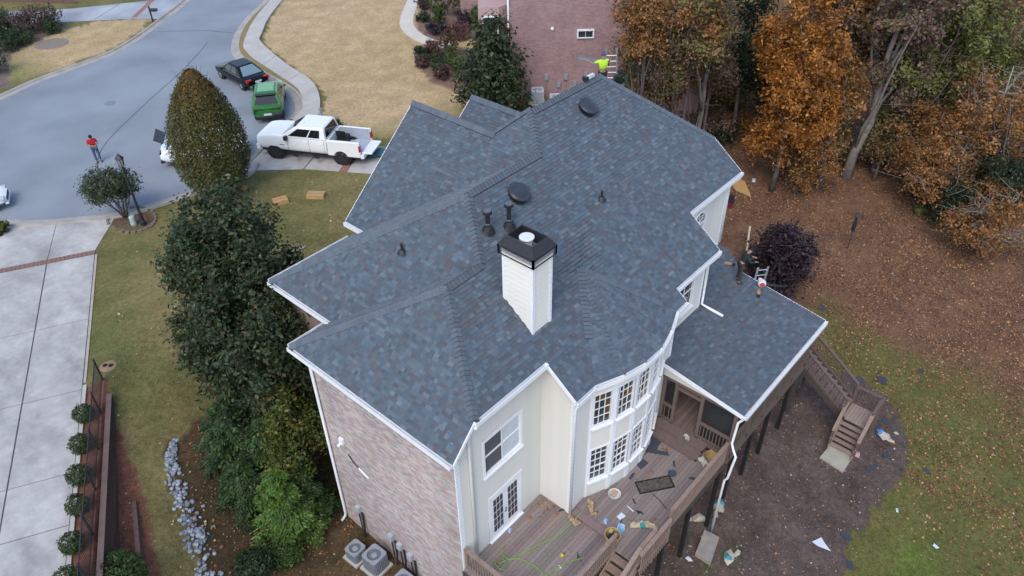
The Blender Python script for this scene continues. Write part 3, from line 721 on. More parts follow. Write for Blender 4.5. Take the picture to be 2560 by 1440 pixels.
SCREEN = mat('dark_insect_screen', (0.10, 0.105, 0.115), (0.07, 0.075, 0.085), 120, 0.7)
def window(p0, d, s0, s1, z0, z1, nx, rows, parent=HOUSE, sill=0.09, case=0.09, warm=0.25, name='window', mun=0.022, meet=None, seed=0, panes=None):
    """casing, panes (each its own piece), glazing bars and sill, in the wall line p0 + s*d"""
    p0 = np.array(p0, float); d = np.array(d, float); d = d / np.linalg.norm(d); o = np.array([d[1], -d[0]]); rd = random.Random(seed)
    P = lambda s, w, z: (*(p0 + d * s + o * w), z)
    b = MB(); D3 = np.array([*d, 0]); O3 = np.array([*o, 0]); Z3 = np.array([0, 0, 1.])
    t0, t1 = -0.05, 0.05
    b.obox(P(s0 - case, t0, z0), D3 * case, O3 * (t1 - t0), Z3 * (z1 - z0)); b.obox(P(s1, t0, z0), D3 * case, O3 * (t1 - t0), Z3 * (z1 - z0))
    b.obox(P(s0 - case, t0, z1), D3 * (s1 - s0 + 2 * case), O3 * (t1 + 0.02 - t0), Z3 * case); b.obox(P(s0 - case, t0, z0 - 0.05), D3 * (s1 - s0 + 2 * case), O3 * (t1 - t0 - 0.003), Z3 * 0.05)
    w = b.build(name, WHITE, parent)
    if sill:
        q = MB(); q.obox(P(s0 - case - 0.02, t0, z0 - 0.11), D3 * (s1 - s0 + 2 * case + 0.04), O3 * (sill + 0.09), Z3 * 0.05); q.build('sill', WHITE, w)
    W, H = s1 - s0, z1 - z0; mb = MB(); mats_ = []
    zc = [z0 + H * k / rows for k in range(rows + 1)]
    for k in range(1, nx): s = s0 + W * k / nx; mb.obox(P(s - mun / 2, -0.03, z0), D3 * mun, O3 * 0.022, Z3 * H)
    for k in range(1, rows):
        h = 0.05 if meet == k else mun; mb.obox(P(s0, -0.028 if meet != k else -0.026, zc[k] - h / 2), D3 * W, O3 * (0.022 if meet != k else 0.03), Z3 * h)
    if mb.v: mb.build('glazing_bars', WHITE, w)
    pw_, ph = W / nx, H / rows
    dat = {}
    for i in range(nx):
        for k in range(rows):
            kind = (panes[i][k] if panes else (PANE_W if rd.random() < warm else PANE))
            if kind.name not in dat:
                q = MB(); q.obox((*(o * -0.045), 0), D3 * (pw_ - mun * 0.4), O3 * 0.012, Z3 * (ph - mun * 0.4)); ob = q.build('pane', kind, w); dat[kind.name] = ob.data
            else: ob = link('pane', dat[kind.name], w)
            ob.location = Vector(P(s0 + pw_ * i + mun * 0.2, 0, z0 + ph * k + mun * 0.2))
    return w

# back wall with the French door (faces the deck)
W1 = ((9.30, 10.70), (13.20, 10.70))
siding(*W1, -1.3, [(0, 5.05), (0.85, 5.90), (3.9, 5.90)], [(1.13, 2.93, 2.44, 4.15), (1.23, 2.88, -1.05, 1.40)])
window((9.30, 10.70), (1, 0), 1.22, 2.84, 2.54, 4.05, 2, 2, meet=1, panes=[[SCREEN, SCREEN], [BLIND, BLIND]], sill=0.07, mun=0.035)
dr = window((9.30, 10.70), (1, 0), 1.36, 2.76, -0.94, 1.20, 2, 1, sill=0.08, case=0.11, name='french_door', panes=[[WHITE], [WHITE]])
for k, s in enumerate((1.37, 2.07)):
    b = MB(); b.box(9.30 + s, 9.30 + s + 0.68, 10.665, 10.70, -0.93, 1.19); leaf = b.build('door_leaf', WHITE, dr)
for k, s in enumerate((1.37, 2.07)):
    for i in range(3):
        for j in range(5):
            b = MB(); b.box(9.30 + s + 0.11 + i * 0.158, 9.30 + s + 0.11 + i * 0.158 + 0.125, 10.655, 10.672, -0.68 + j * 0.345, -0.68 + j * 0.345 + 0.295); b.build('pane', PANE, dr)
b = MB(); b.tube([(11.33, 10.64, 0.02), (11.33, 10.60, 0.02), (11.25, 10.60, 0.02)], 0.018, 6); b.lathe([(0.03, 0), (0.03, 0.02)], (11.33, 10.63, 0.12), 10, (0, -1, 0)); b.build('door_handle', BLACKM, dr)
trim((9.38, 10.70), -4.8, 5.1, (1, 0), (0, -1), 0.17); trim((13.20 - 0.06, 10.70), -1.2, 5.85, (1, 0), (0, -1), 0.05, 0.02, CREAM)
# return wall and bowed bay
siding((13.20, 10.70), (13.20, 9.36), -1.3, [(0, 5.90), (1.34, 4.90)])
trim((13.20, 9.43), -1.2, 4.92, (0, 1), (-1, 0), 0.13); trim((13.27, 9.36), -1.2, 4.68, (1, 0), (0, -1), 0.13)
siding((13.20, 9.36), (13.95, 9.36), -1.3, [(0, 4.75), (0.75, 4.75)])
BT = BAYZ - 0.14
for i in range(5):
    p0, p1 = np.array(BOW_W[i]), np.array(BOW_W[i + 1]); d = p1 - p0; L = np.linalg.norm(d); d /= L; o = np.array([d[1], -d[0]]); m = L / 2; hw = 0.31
    siding(p0, p1, -1.2, [(0, BT), (L, BT)], [(m - hw - .05, m + hw + .05, -0.10, 1.62), (m - hw - .05, m + hw + .05, 2.60, 4.22)])
    window(p0, d, m - hw, m + hw, -0.02, 1.56, 3, 5, meet=2, warm=0.12, seed=i, case=0.07)
    window(p0, d, m - hw, m + hw, 2.72, 4.14, 3, 4, warm=0.38, seed=10 + i, case=0.07)
    trim(p0 + d * 0.055, -1.15, BT, d, o, 0.11, 0.05, name='pilaster'); trim(p1 - d * 0.055, -1.15, BT, d, o, 0.11, 0.05, name='pilaster')
siding((18.32, 9.36), (18.90, 9.36), -1.2, [(0, BT), (0.58, BT)]); trim((18.83, 9.36), -1.1, BT, (1, 0), (0, -1), 0.13)
siding((18.90, 9.36), (18.90, 9.95), 2.2, [(0, 4.8), (0.59, 5.2)])
# upper back walls over the porch roof
siding((18.90, 9.95), (21.85, 9.95), 2.3, [(0, 5.02), (2.95, 5.02)], [(0.95, 2.25, 3.0, 4.75)])
window((18.90, 9.95), (1, 0), 1.05, 2.15, 3.12, 4.66, 2, 2, warm=0.0, meet=1)
trim((21.78, 9.95), 2.3, 5.02, (1, 0), (0, -1), 0.14); siding((21.85, 9.95), (21.85, 11.35), 2.3, [(0, 5.2), (1.4, 6.15)]); trim((21.85, 10.02), 2.3, 5.1, (0, 1), (1, 0), 0.14)
siding((21.85, 11.35), (25.75, 11.35), 2.45, [(0, 6.08), (3.9, 6.08)], [(1.15, 2.25, 3.2, 5.0)])
aw = window((21.85, 11.35), (1, 0), 1.25, 2.15, 3.3, 4.75, 2, 2, warm=0.0, seed=4)
b = MB(); c = (23.55, 11.30, 4.84); arc = [(c[0] + 0.54 * math.cos(t), c[1], c[2] + 0.54 * math.sin(t)) for t in np.linspace(0, PI, 17)]; b.tube(arc, 0.055, 6); b.build('arch_casing', WHITE, aw)
b = MB(); b.add([(c[0], 11.318, c[2])] + [(c[0] + 0.5 * math.cos(t), 11.318, c[2] + 0.5 * math.sin(t)) for t in np.linspace(0, PI, 17)], [tuple(range(18))]); b.build('arch_pane', PANE, aw)
b = MB()
for t in (PI / 4, PI / 2, 3 * PI / 4): b.bar((c[0], 11.30, c[2]), (c[0] + 0.5 * math.cos(t), 11.30, c[2] + 0.5 * math.sin(t)), 0.03, 0.02, up=(0, 1, 0))
b.build('glazing_bars', WHITE, aw)
trim((25.67, 11.35), 2.0, 6.08, (1, 0), (0, -1), 0.16); 
b = MB(); b.box(25.70, 25.75, 11.35, 18.4, -4.6, 6.3); b.build('side_wall', CREAM, HOUSE)
b = MB(); b.box(21.85, 25.75, 11.36, 11.40, -4.7, 2.6); b.box(18.9, 21.85, 9.96, 10.0, -4.7, 2.4); b.box(13.3, 18.9, 9.38, 9.41, -4.7, -0.85); b.box(9.4, 13.3, 10.72, 10.75, -4.7, -1.0); b.build('lower_wall', CREAM, HOUSE)

# brick side wall: each brick laid, mortar behind
BR = [((0.43, 0.360, 0.345), 3), ((0.475, 0.415, 0.40), 3), ((0.39, 0.315, 0.30), 2.2), ((0.52, 0.465, 0.45), 1.6), ((0.33, 0.285, 0.28), 0.8), ((0.41, 0.31, 0.275), 0.8)]
bw = MB(); bw.box(9.325, 9.35, 10.72, 17.5, -5.2, 4.62); sw_ = MB(); sw_.box(9.36, 10.80, 17.455, 17.50, -5.2, 4.7); sw_.box(10.79, 10.85, 17.5, 20.6, -5, 4.8); sw_.build('side_brick', mat('shaded_side_brick', (0.27, 0.195, 0.165), (0.19, 0.135, 0.12), 9, 0.9, 0.3), HOUSE)  # side_brick: shade painted in as a darker, browner brick tone
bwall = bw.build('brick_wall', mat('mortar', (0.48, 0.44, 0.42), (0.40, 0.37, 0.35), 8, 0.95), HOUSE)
bricks = []; bc, bwt = [x[0] for x in BR], [x[1] for x in BR]; rd = random.Random(5)
def lay(x, y0, y1, z0, z1, c):
    vs = [(x, y0, z0), (x, y1, z0), (x, y1, z1), (x, y0, z1), (x + .03, y0, z0), (x + .03, y1, z0), (x + .03, y1, z1), (x + .03, y0, z1)]
    return (vs, [(0, 3, 2, 1), (0, 1, 5, 4), (1, 2, 6, 5), (2, 3, 7, 6), (3, 0, 4, 7)], [c] * 5)
z = -4.9; row = 0
while z < 4.58:
    y = 10.735 - (0.105 if row % 2 else 0)
    while y < 17.49:
        y0, y1 = max(y, 10.735), min(y + 0.20, 17.49)
        if y1 - y0 > 0.03:
            c = rd.choices(bc, bwt)[0]; cl = 0.24 * vnoise(np.array([y]), np.array([z]), 1.1, 4)[0] + 0.9; c = tuple(v * cl * rd.uniform(.92, 1.08) for v in c)
            bricks.append(lay(9.30 + rd.uniform(-.003, .003), y0, y1, z, z + 0.064, c))
        y += 0.211
    z += 0.075; row += 1
split_pieces(bricks, 'brick', 'brick_field', BRICK, bwall, 300, lambda p: np.linalg.norm(np.mean(np.array(p[0]), 0) - np.array([9.3, 12.2, 2.8])))
b = MB(); b.box(9.285, 9.30, 10.72, 17.5, 4.30, 4.6); b.build('frieze_board', WHITE, HOUSE)

# downspouts
def downspout(pts, r=0.055):
    b = MB(); b.tube(pts, r, 8); return b.build('downspout', WHITE, HOUSE, True)
downspout([(8.95, 17.55, 4.55), (9.10, 17.42, 4.3), (9.22, 17.30, 4.05), (9.22, 17.30, -4.0), (9.16, 17.30, -4.15), (8.98, 17.30, -4.25)])
downspout([(9.92, 10.30, 5.5), (9.90, 10.45, 5.35), (9.86, 10.60, 5.1), (9.86, 10.60, -0.9)], 0.06)
downspout([(13.05, 9.10, 4.68), (13.06, 9.2, 4.5), (13.08, 9.27, 4.3), (13.08, 9.27, -0.95)], 0.05)
downspout([(22.0, 9.55, 5.0), (21.92, 9.7, 4.8), (21.93, 9.87, 4.55), (21.93, 9.87, 2.62), (21.95, 9.55, 2.55), (22.0, 8.95, 2.45)], 0.055)
downspout([(25.85, 10.95, 6.05), (25.75, 11.15, 5.8), (25.72, 11.27, 5.6), (25.72, 11.27, 2.9)], 0.05)
downspout([(18.55, 6.0, 1.75), (18.52, 6.1, 1.6), (18.47, 6.22, 1.4), (18.42, 6.25, 0.35), (18.38, 6.12, 0.1), (18.36, 5.98, -0.12), (18.34, 6.0, -0.4), (18.3, 6.06, -1.3), (18.26, 6.14, -1.45), (18.24, 6.16, -4.6)], 0.046)

# chimney
ch = MB(); ch.box(13.24, 14.02, 11.10, 12.16, 5.9, 8.82); chim = ch.build('chimney', mat('wall_sheathing', (0, 0, 0)), HOUSE)
def chim_side(p0, p1, zl):
    p0 = np.array(p0, float); p1 = np.array(p1, float); d = p1 - p0; L = np.linalg.norm(d); d /= L; o = np.array([d[1], -d[0]]); z = 6.0
    while z < 8.72:
        b = MB(); P = [p0 + d * 0.0, p1]
        z1 = min(z + 0.19, 8.8)
        b.add([(*(P[0] - o * .01), z), (*(P[1] - o * .01), z), (*(P[1] + o * .034), z), (*(P[0] + o * .034), z), (*(P[0] - o * .01), z1), (*(P[1] - o * .01), z1), (*(P[1] + o * .006), z1), (*(P[0] + o * .006), z1)],
              [(0, 1, 2, 3), (4, 7, 6, 5), (3, 2, 6, 7), (0, 3, 7, 4), (1, 5, 6, 2)]); b.build('siding_board', CHW, chim); z += 0.18
CHW = mat('chimney_paint', (0.75, 0.73, 0.67), (0.70, 0.68, 0.62), 1.5, 0.6)
chim_side((13.23, 12.17), (13.23, 11.09), 0); chim_side((13.23, 11.09), (14.03, 11.09), 0); chim_side((14.03, 11.09), (14.03, 12.17), 0)
b = MB()
for (x, y) in ((13.185, 11.045), (13.965, 11.045), (13.185, 12.105)): b.box(x, x + 0.11, y, y + 0.11, 5.9, 8.80)
b.build('corner_board', WHITE, chim)
b = MB(); b.box(13.17, 14.09, 11.03, 12.23, 8.80, 8.90); b.build('flashing_band', mat('pale_metal', (0.55, 0.58, 0.62), (0.45, 0.48, 0.52), 6, 0.35, metal=0.6), chim)
b = MB(); lo = [(13.10, 10.96), (14.16, 10.96), (14.16, 12.30), (13.10, 12.30)]; hi = [(13.29, 11.15), (13.97, 11.15), (13.97, 12.11), (13.29, 12.11)]
vs = [(*p, 8.90) for p in lo] + [(*p, 9.05) for p in lo] + [(*p, 9.34) for p in hi] + [(p[0] + (0.02 if p[0] < 13.6 else -0.02), p[1] + (0.02 if p[1] < 11.6 else -0.02), 9.335) for p in hi] + [(p[0] + (0.03 if p[0] < 13.6 else -0.03), p[1] + (0.03 if p[1] < 11.6 else -0.03), 8.95) for p in hi]
fs = []
for i in range(4):
    j = (i + 1) % 4; fs += [(4 + i, 4 + j, 8 + j, 8 + i), (8 + i, 8 + j, 12 + j, 12 + i), (12 + i, 12 + j, 16 + j, 16 + i)]
b.add(vs, fs)
for i in range(4):
    p, q = np.array(lo[i]), np.array(lo[(i + 1) % 4]); d = q - p; o = np.array([-d[1], d[0]]); o /= np.linalg.norm(o); u = d / np.linalg.norm(d)
    for s in (0, np.linalg.norm(d) - 0.06): b.obox((*(p + u * s), 8.74), (*(u * 0.06), 0), (*(o * 0.05), 0), (0, 0, 0.32))
    b.obox((*p, 8.74), (*d, 0), (*(o * 0.02), 0), (0, 0, 0.035)); b.obox((*p, 9.0), (*d, 0), (*(o * 0.02), 0), (0, 0, 0.052))
b.build('chimney_shroud', BLACKM, chim)
b = MB(); b.box(13.25, 14.01, 11.11, 12.15, 8.90, 8.93); b.build('chase_cover', mat('pale_metal', (0, 0, 0)), chim)
b = MB(); fc = (13.60, 11.62, 0); b.lathe([(0.13, 8.92), (0.13, 9.22)], fc, 18); b.lathe([(0.20, 9.27), (0.22, 9.29), (0.22, 9.33), (0.18, 9.345)], fc, 20)
for k in range(8): t = k * PI / 4; b.box(fc[0] + 0.17 * math.cos(t) - .01, fc[0] + 0.17 * math.cos(t) + .01, fc[1] + 0.17 * math.sin(t) - .01, fc[1] + 0.17 * math.sin(t) + .01, 9.1, 9.28)
b.build('flue_cap', mat('bright_metal_cap', (0.72, 0.73, 0.74), (0.66, 0.67, 0.69), 4, 0.35), chim)

# roof vents and pipes
def on_back(x, y): return np.array([x, y, zb(y) + 0.02])
NB = newell(np.array(FACES[0]) - np.array(FACES[0][0]))
for i, (x, y) in enumerate(((16.08, 14.12), (21.2, 15.22))):
    p = on_back(x, y); b = MB(); b.lathe([(0.36, -0.02), (0.34, 0.03)], p, 24, NB); rv = b.build('roof_vent', BLACKM, HOUSE, False)
    ax = NB * 0.75 + np.array([0, 0, 1]) * 0.25
    b = MB(); b.lathe([(0.20, 0.02), (0.20, 0.14), (0.37, 0.15), (0.385, 0.19), (0.36, 0.225), (0.26, 0.255), (0.0, 0.275)], p, 28, ax); b.build('vent_hood', mat('vent_plastic', (0.030, 0.036, 0.048), (0.045, 0.052, 0.066), 4, 0.35), rv, True)
for (x, y, h) in ((14.26, 13.76, 0.62), (15.02, 13.56, 0.74)):
    p = on_back(x, y); b = MB(); b.tube([p + (0, 0, -.1), p + (0, 0, h)], 0.075, 14); vp = b.build('flue_pipe', BLACKM, HOUSE, False)
    b = MB(); b.lathe([(0.24, -0.02), (0.20, 0.04), (0.12, 0.18), (0.10, 0.22)], p, 16, NB * .5 + np.array([0, 0, .5])); b.build('boot', BLACKM, vp)
    b = MB(); b.lathe([(0.10, h - .02), (0.145, h), (0.145, h + 0.09), (0.125, h + 0.10)], p, 16); b.build('cap', BLACKM, vp)
    b = MB(); b.lathe([(0.122, h + .101), (0.122, h + 0.112)], p, 16); b.build('cap_top', mat('vent_cap_top', (0.12, 0.14, 0.17), (0.1, 0.11, 0.14), 8, 0.4), vp)
    b = MB(); b.lathe([(0.088, 0.24), (0.088, 0.27)], p, 14); b.build('collar', mat('collar_grey', (0.18, 0.19, 0.21)), vp)
for p in (on_back(18.96, 12.81), np.array([12.68, 16.1, 9.04 + 1.008 * (12.68 - 14.5) + 0.02])):
    b = MB(); b.tube([p + (0, 0, -.05), p + (0, 0, 0.34)], 0.04, 10); vp = b.build('plumbing_vent', BLACKM, HOUSE)
    b = MB(); b.lathe([(0.17, -0.01), (0.13, 0.05), (0.07, 0.12)], p, 14); b.build('boot', BLACKM, vp)
# ================================================================== SCREENED PORCH (part of the house)
PW = mat('porch_brown_paint', (0.16, 0.118, 0.098), (0.125, 0.092, 0.078), 5, 0.6)
PX, PF = 18.60, 6.36
def post(x, y, z0, z1, w=0.12, m=PW, parent=HOUSE, name='porch_post'):
    b = MB(); b.box(x - w / 2, x + w / 2, y - w / 2, y + w / 2, z0, z1); return b.build(name, m, parent)
for y in (9.22, 8.72, 7.66, PF): post(PX, y, -0.62, 1.62)
for x in (19.9, 21.15, 22.4, 23.65, 24.85): post(x, PF, -0.62, 1.72)
b = MB(); b.box(PX - .07, PX + .07, PF, 9.3, 1.60, 1.74); b.box(PX, 24.9, PF - .07, PF + .07, 1.66, 1.80); b.build('porch_beam', PW, HOUSE)
b = MB(); b.box(PX - .06, PX + .06, 7.72, 8.66, 1.34, 1.45); b.build('door_header', PW, HOUSE)
b = MB(); b.add([(PX - .08, PF - .25, 1.74), (PX - .08, 9.3, 1.74), (PX - .08, 9.3, zp(9.3) - .1), (PX - .08, PF - .25, zp(PF - .25) - .1)], [(0, 1, 2, 3)]); b.build('porch_gable', CREAM, HOUSE)
sm, sn, sl_, sb = nodes_of('insect_screen'); sb.inputs['Base Color'].default_value = (0.02, 0.02, 0.022, 1); sb.inputs['Roughness'].default_value = 0.8
tr = sn.new('ShaderNodeBsdfTransparent'); ms = sn.new('ShaderNodeMixShader'); ms.inputs['Fac'].default_value = 0.55
sl_.new(sb.outputs['BSDF'], ms.inputs[1]); sl_.new(tr.outputs['BSDF'], ms.inputs[2]); sl_.new(ms.outputs['Shader'], sn['Material Output'].inputs['Surface'])
for (y0, y1) in ((8.78, 9.16), (6.42, 7.60)): b = MB(); b.box(PX + .02, PX + .026, y0, y1, -0.45, 1.6); b.build('screen', sm, HOUSE)
for x0 in (18.7, 19.96, 21.21, 22.46, 23.71): b = MB(); b.box(x0, x0 + 1.13, PF + .02, PF + .026, -0.45, 1.66); b.build('screen', sm, HOUSE)
def railing(p, q, z0, h, parent, m, bal=0.032, gap=0.115, name='railing', cap=0.14, drop=0.0, z1=None, bottom=0.08):
    """top rail, bottom rail and single balusters between two ground points"""
    p = np.array(p, float); q = np.array(q, float); d = q - p; L = np.linalg.norm(d); d /= L; z1 = z0 if z1 is None else z1
    b = MB(); b.bar((*p, z0 + h), (*q, z1 + h), cap, 0.04); b.bar((*p, z0 + h - 0.06), (*q, z1 + h - 0.06), 0.04, 0.08); r = b.build(name, m, parent); b = MB(); b.bar((*p, z0 + bottom), (*q, z1 + bottom), 0.04, 0.07); b.build('bottom_rail', m, r)
    n = max(2, int(L / gap)); dat = None
    o = np.array([d[1], -d[0]]) * 0.025
    for i in range(n):
        s = (i + 0.5) * L / n; zz = z0 + (z1 - z0) * s / L; c = p + d * s + o
        if dat is None:
            k = MB(); k.box(-bal / 2, bal / 2, -bal / 2, bal / 2, bottom - 0.06 - drop, h - 0.05); ob = k.build('baluster', m, r); dat = ob.data
        else: ob = link('baluster', dat, r)
        ob.location = (c[0], c[1], zz)
    return r
for (y0, y1) in ((8.78, 9.16), (6.42, 7.60)): railing((PX - .03, y1), (PX - .03, y0), -0.45, 0.80, HOUSE, PW, cap=0.08, name='porch_railing', gap=0.13)
for x0 in (18.7, 19.96, 21.21, 22.46, 23.71): railing((x0, PF - .03), (x0 + 1.13, PF - .03), -0.45, 0.80, HOUSE, PW, cap=0.08, name='porch_railing', gap=0.15)
def boards_x(x0, x1, y0, y1, z, parent, w=0.14, seed=0, pal=((0.225, 0.182, 0.168), (0.20, 0.160, 0.148), (0.25, 0.203, 0.185)), poly=None):
    rd = random.Random(seed); y = y0
    while y < y1 - 0.02:
        yy = min(y + w - 0.008, y1); xa, xb = x0, x1
        b = MB(); c = rd.choice(pal); kf = rd.uniform(.9, 1.1); c = tuple(v * kf for v in c)
        cut = xa + (xb - xa) * rd.uniform(.25, .75) if xb - xa > 3.5 else xb
        b.box(xa, cut - 0.003, y, yy, z - 0.03, z + rd.uniform(-.002, .002), c)
        b.build('deck_board', DECKW, parent)
        if cut < xb: b = MB(); c2 = tuple(v * rd.uniform(.92, 1.06) for v in c); b.box(cut + 0.003, xb, y, yy, z - 0.03, z + rd.uniform(-.002, .002), c2); b.build('deck_board', DECKW, parent)
        y += w
pf = MB(); pf.box(PX, 24.9, PF, 9.9, -0.62, -0.49); pfl = pf.build('porch_floor', PW, HOUSE)
boards_x(PX, 24.9, PF, 9.4, -0.45, pfl, seed=8, pal=((0.15, 0.105, 0.095), (0.17, 0.12, 0.105)))
b = MB(); b.box(PX - .05, 24.95, PF - .06, PF, -0.95, -0.46); b.box(PX - .06, PX, PF, 9.3, -0.66, -0.46); b.build('porch_fascia', PW, HOUSE)

# ================================================================== DECK
DECK = thing('deck', 'raised brown wooden deck with railings behind the house, littered with roofing scraps', 'deck', (13.4, 8.0, -4.7), worldparts=True)
RAILW = mat('weathered_rail_wood', (0.30, 0.215, 0.165), (0.22, 0.155, 0.125), 6, 0.8, 0.1)
DARKW = mat('dark_deck_framing', (0.085, 0.062, 0.052), (0.055, 0.042, 0.036), 4, 0.8)
BPOST = mat('black_deck_post', (0.012, 0.011, 0.011), (0.02, 0.018, 0.017), 4, 0.7)
Z1, Z2 = -1.02, -0.84
boards_x(9.25, 13.42, 7.42, 10.66, Z1, DECK, seed=1)
y = 6.38; rd = random.Random(3)
while y < 9.34:                                          # upper level, boards stop at the bowed wall
    yy = y + 0.132; xa, xb = 13.45, 18.55
    if y < 7.40: xa = 12.92
    if yy > 8.785:
        L_, R_ = xa, xb
        for i in range(5):
            (u0, v0), (u1, v1) = BOW_W[i], BOW_W[i + 1]
            if v0 > v1 and v1 <= yy <= v0: L_ = u0 + (v0 - yy) / (v0 - v1) * (u1 - u0)
            if v1 > v0 and v0 <= yy <= v1: R_ = u0 + (yy - v0) / (v1 - v0) * (u1 - u0)
        segs = [(xa, L_), (R_, xb)] if L_ > xa + 0.01 else [(R_, xb)]
    else:
        c_ = xa + rd.uniform(1.5, 3.6); segs = [(xa, c_ - .003), (c_ + .003, xb)]
    for (s0, s1) in segs:
        if s1 - s0 < 0.05: continue
        b = MB(); kf = rd.uniform(.86, 1.12); b.box(s0, s1, y, yy, Z2 - .03, Z2 + rd.uniform(-.002, .002), tuple(v * kf for v in (0.225, 0.182, 0.168))); b.build('deck_board', DECKW, DECK)
    y += 0.14
b = MB(); b.box(13.40, 13.43, 7.42, 9.3, -1.3, Z2 - .03); b.box(9.22, 13.4, 7.38, 7.41, -1.32, -1.05); b.box(12.9, 18.6, 6.34, 6.37, -1.14, -0.87); b.box(9.20, 9.23, 7.4, 10.65, -1.32, -1.05); b.build('fascia', DARKW, DECK)
b = MB()
for y in np.arange(6.5, 9.3, 0.4): b.box(13.5, 18.5, y, y + .04, -1.1, -0.88)
for y in np.arange(7.5, 10.6, 0.4): b.box(9.3, 13.4, y, y + .04, -1.3, -1.06)
b.build('joists', DARKW, DECK)
b = MB(); b.box(13.16, 13.40, 7.5, 9.25, Z1 + .005, Z2 - 0.035); b.box(13.14, 13.44, 7.48, 9.27, Z2 - .035, Z2 - .005); b.build('step', mat('step_wood', (0.24, 0.165, 0.16), (0.20, 0.14, 0.135), 6, 0.8), DECK)
# two steps up to the porch door
for (x0, x1, z) in ((17.78, 18.2, -0.66), (18.14, 18.55, -0.50)):
    b = MB(); b.box(x0, x1, 7.15, 9.25, z - .03, z); b.box(x0 + .03, x0 + .06, 7.17, 9.23, Z2 - .02, z - .03); b.box(x0 + .03, x1, 7.17, 7.2, Z2 - .02, z - .03); b.build('step', mat('step_wood_dark', (0.17, 0.125, 0.11), (0.14, 0.1, 0.09), 6, 0.8), DECK)
def dpost(x, y, z0, z1, w=0.14, m=BPOST, name='post'):
    b = MB(); b.box(x - w / 2, x + w / 2, y - w / 2, y + w / 2, z0, z1); return b.build(name, m, DECK)
for (x, y) in ((12.9, 6.5), (14.7, 6.5), (16.45, 6.5), (18.30, 6.42), (19.9, 6.6), (21.4, 6.6), (22.9, 6.6), (24.75, 6.6), (14.7, 8.5), (16.4, 8.5), (11.0, 7.6), (9.3, 7.6)): dpost(x, y, -4.75, -0.9 if y < 7.5 or x > 13 else -1.3)
for (x, z0) in ((14.86, Z2), (16.2, Z2), (17.5, Z2), (18.5, Z2)): dpost(x, 6.43, z0, z0 + 1.0, 0.09, RAILW, 'rail_post')
railing((14.82, 6.42), (18.58, 6.42), Z2, 0.96, DECK, RAILW, drop=0.26)
railing((12.75, 6.26), (14.45, 6.26), Z2, 0.94, DECK, RAILW, drop=0.26)
dpost(14.5, 6.28, Z2 - .3, Z2 + .95, 0.09, RAILW, 'rail_post'); dpost(13.5, 6.26, Z2 - .3, Z2 + .92, 0.09, RAILW, 'rail_post')
railing((12.86, 7.33), (9.0, 7.33), Z1, 0.98, DECK, RAILW, drop=0.2); dpost(12.92, 7.33, Z1 - .2, Z1 + 1.05, 0.1, RAILW, 'rail_post')
railing((9.40, 10.62), (9.40, 7.35), Z1, 0.98, DECK, RAILW, drop=0.2); dpost(9.40, 10.62, Z1 - .2, Z1 + 1.08, 0.1, RAILW, 'rail_post')
railing((13.85, 6.42), (13.0, 6.42), Z2, 0.94, DECK, RAILW)
railing((13.0, 6.42), (10.0, 6.42), Z2, 0.94, DECK, RAILW, z1=Z2 - 1.4)
for i in range(9):                                       # stair going down along the deck edge
    x = 12.66 - i * 0.28; z = Z2 - 0.17 - i * 0.185
    for k in range(2): b = MB(); c_ = random.uniform(.9, 1.1); b.box(x + k * .14, x + k * .14 + .132, 6.42, 7.28, z - .035, z, tuple(v * c_ for v in (0.27, 0.19, 0.155))); b.build('tread', DECKW, DECK)
b = MB()
for y in (6.42, 7.30): b.bar((12.95, y, Z2 - .2), (10.2, y, Z2 - 2.0), 0.045, 0.28)
b.build('stringer', RAILW, DECK)
foot = tag(MB().prism([tuple(gnd(*p)[:2]) for p in ((1737, 1390), (1775, 1415), (1797, 1350), (1760, 1330))][::-1], -5.2, float(gz(18, 6)) + 0.18).build('concrete_footing', mat('stained_concrete', (0.34, 0.31, 0.27), (0.22, 0.19, 0.165), 3, 0.9, 0.2)), 'square stained concrete footing under the deck corner post', 'footing')

# ---------------------------------------------------------------- back staircase down to the yard
ST = thing('outdoor_staircase', 'brown wooden staircase with landing going down from the porch to the yard', 'staircase', (26.5, 4.4, -4.6), worldparts=True)
STW = mat('stair_rail_brown', (0.155, 0.105, 0.09), (0.115, 0.08, 0.07), 5, 0.75)
X0, X1 = 26.0, 27.12; zl = -3.35
n = 14
for i in range(n):
    z = zl + (i + 1) * 0.195; y0 = 4.50 + i * 0.275; b = MB(); k_ = random.uniform(.85, 1.1); b.box(X0, X1, y0, y0 + 0.27, z - .035, z, tuple(v * k_ for v in (0.20, 0.145, 0.13))); b.build('tread', DECKW, ST)
b = MB()
for x in (X0 - .03, X1 + .03): b.bar((x, 4.45, zl - 0.05), (x, 8.35, zl + 2.7), 0.045, 0.28)
b.build('stringer', DARKW, ST)
for x in (X0 - .02, X1 + .02): railing((x, 4.50), (x, 8.3), zl + 0.18, 0.92, ST, STW, z1=zl + 2.9, gap=0.125)
b = MB(); boards = []
for i in range(8):
    y0 = 3.42 + i * 0.135; b = MB(); k_ = random.uniform(.9, 1.1); b.box(X0, X1, y0, y0 + 0.128, zl - .035, zl, tuple(v * k_ for v in (0.31, 0.235, 0.195))); b.build('deck_board', DECKW, ST)
railing((X1 + .03, 4.5), (X1 + .03, 3.42), zl, 0.95, ST, STW); railing((X1, 3.40), (X0 + .05, 3.40), zl, 0.95, ST, STW)
railing((X0 - .02, 4.52), (X0 - .34, 4.52), zl, 0.95, ST, STW)
for (x, y) in ((X1 + .03, 3.40), (X1 + .03, 4.5), (X0, 3.40), (X0, 4.52)): b = MB(); b.box(x - .05, x + .05, y - .05, y + .05, -4.9, zl + .98); b.build('post', STW, ST)
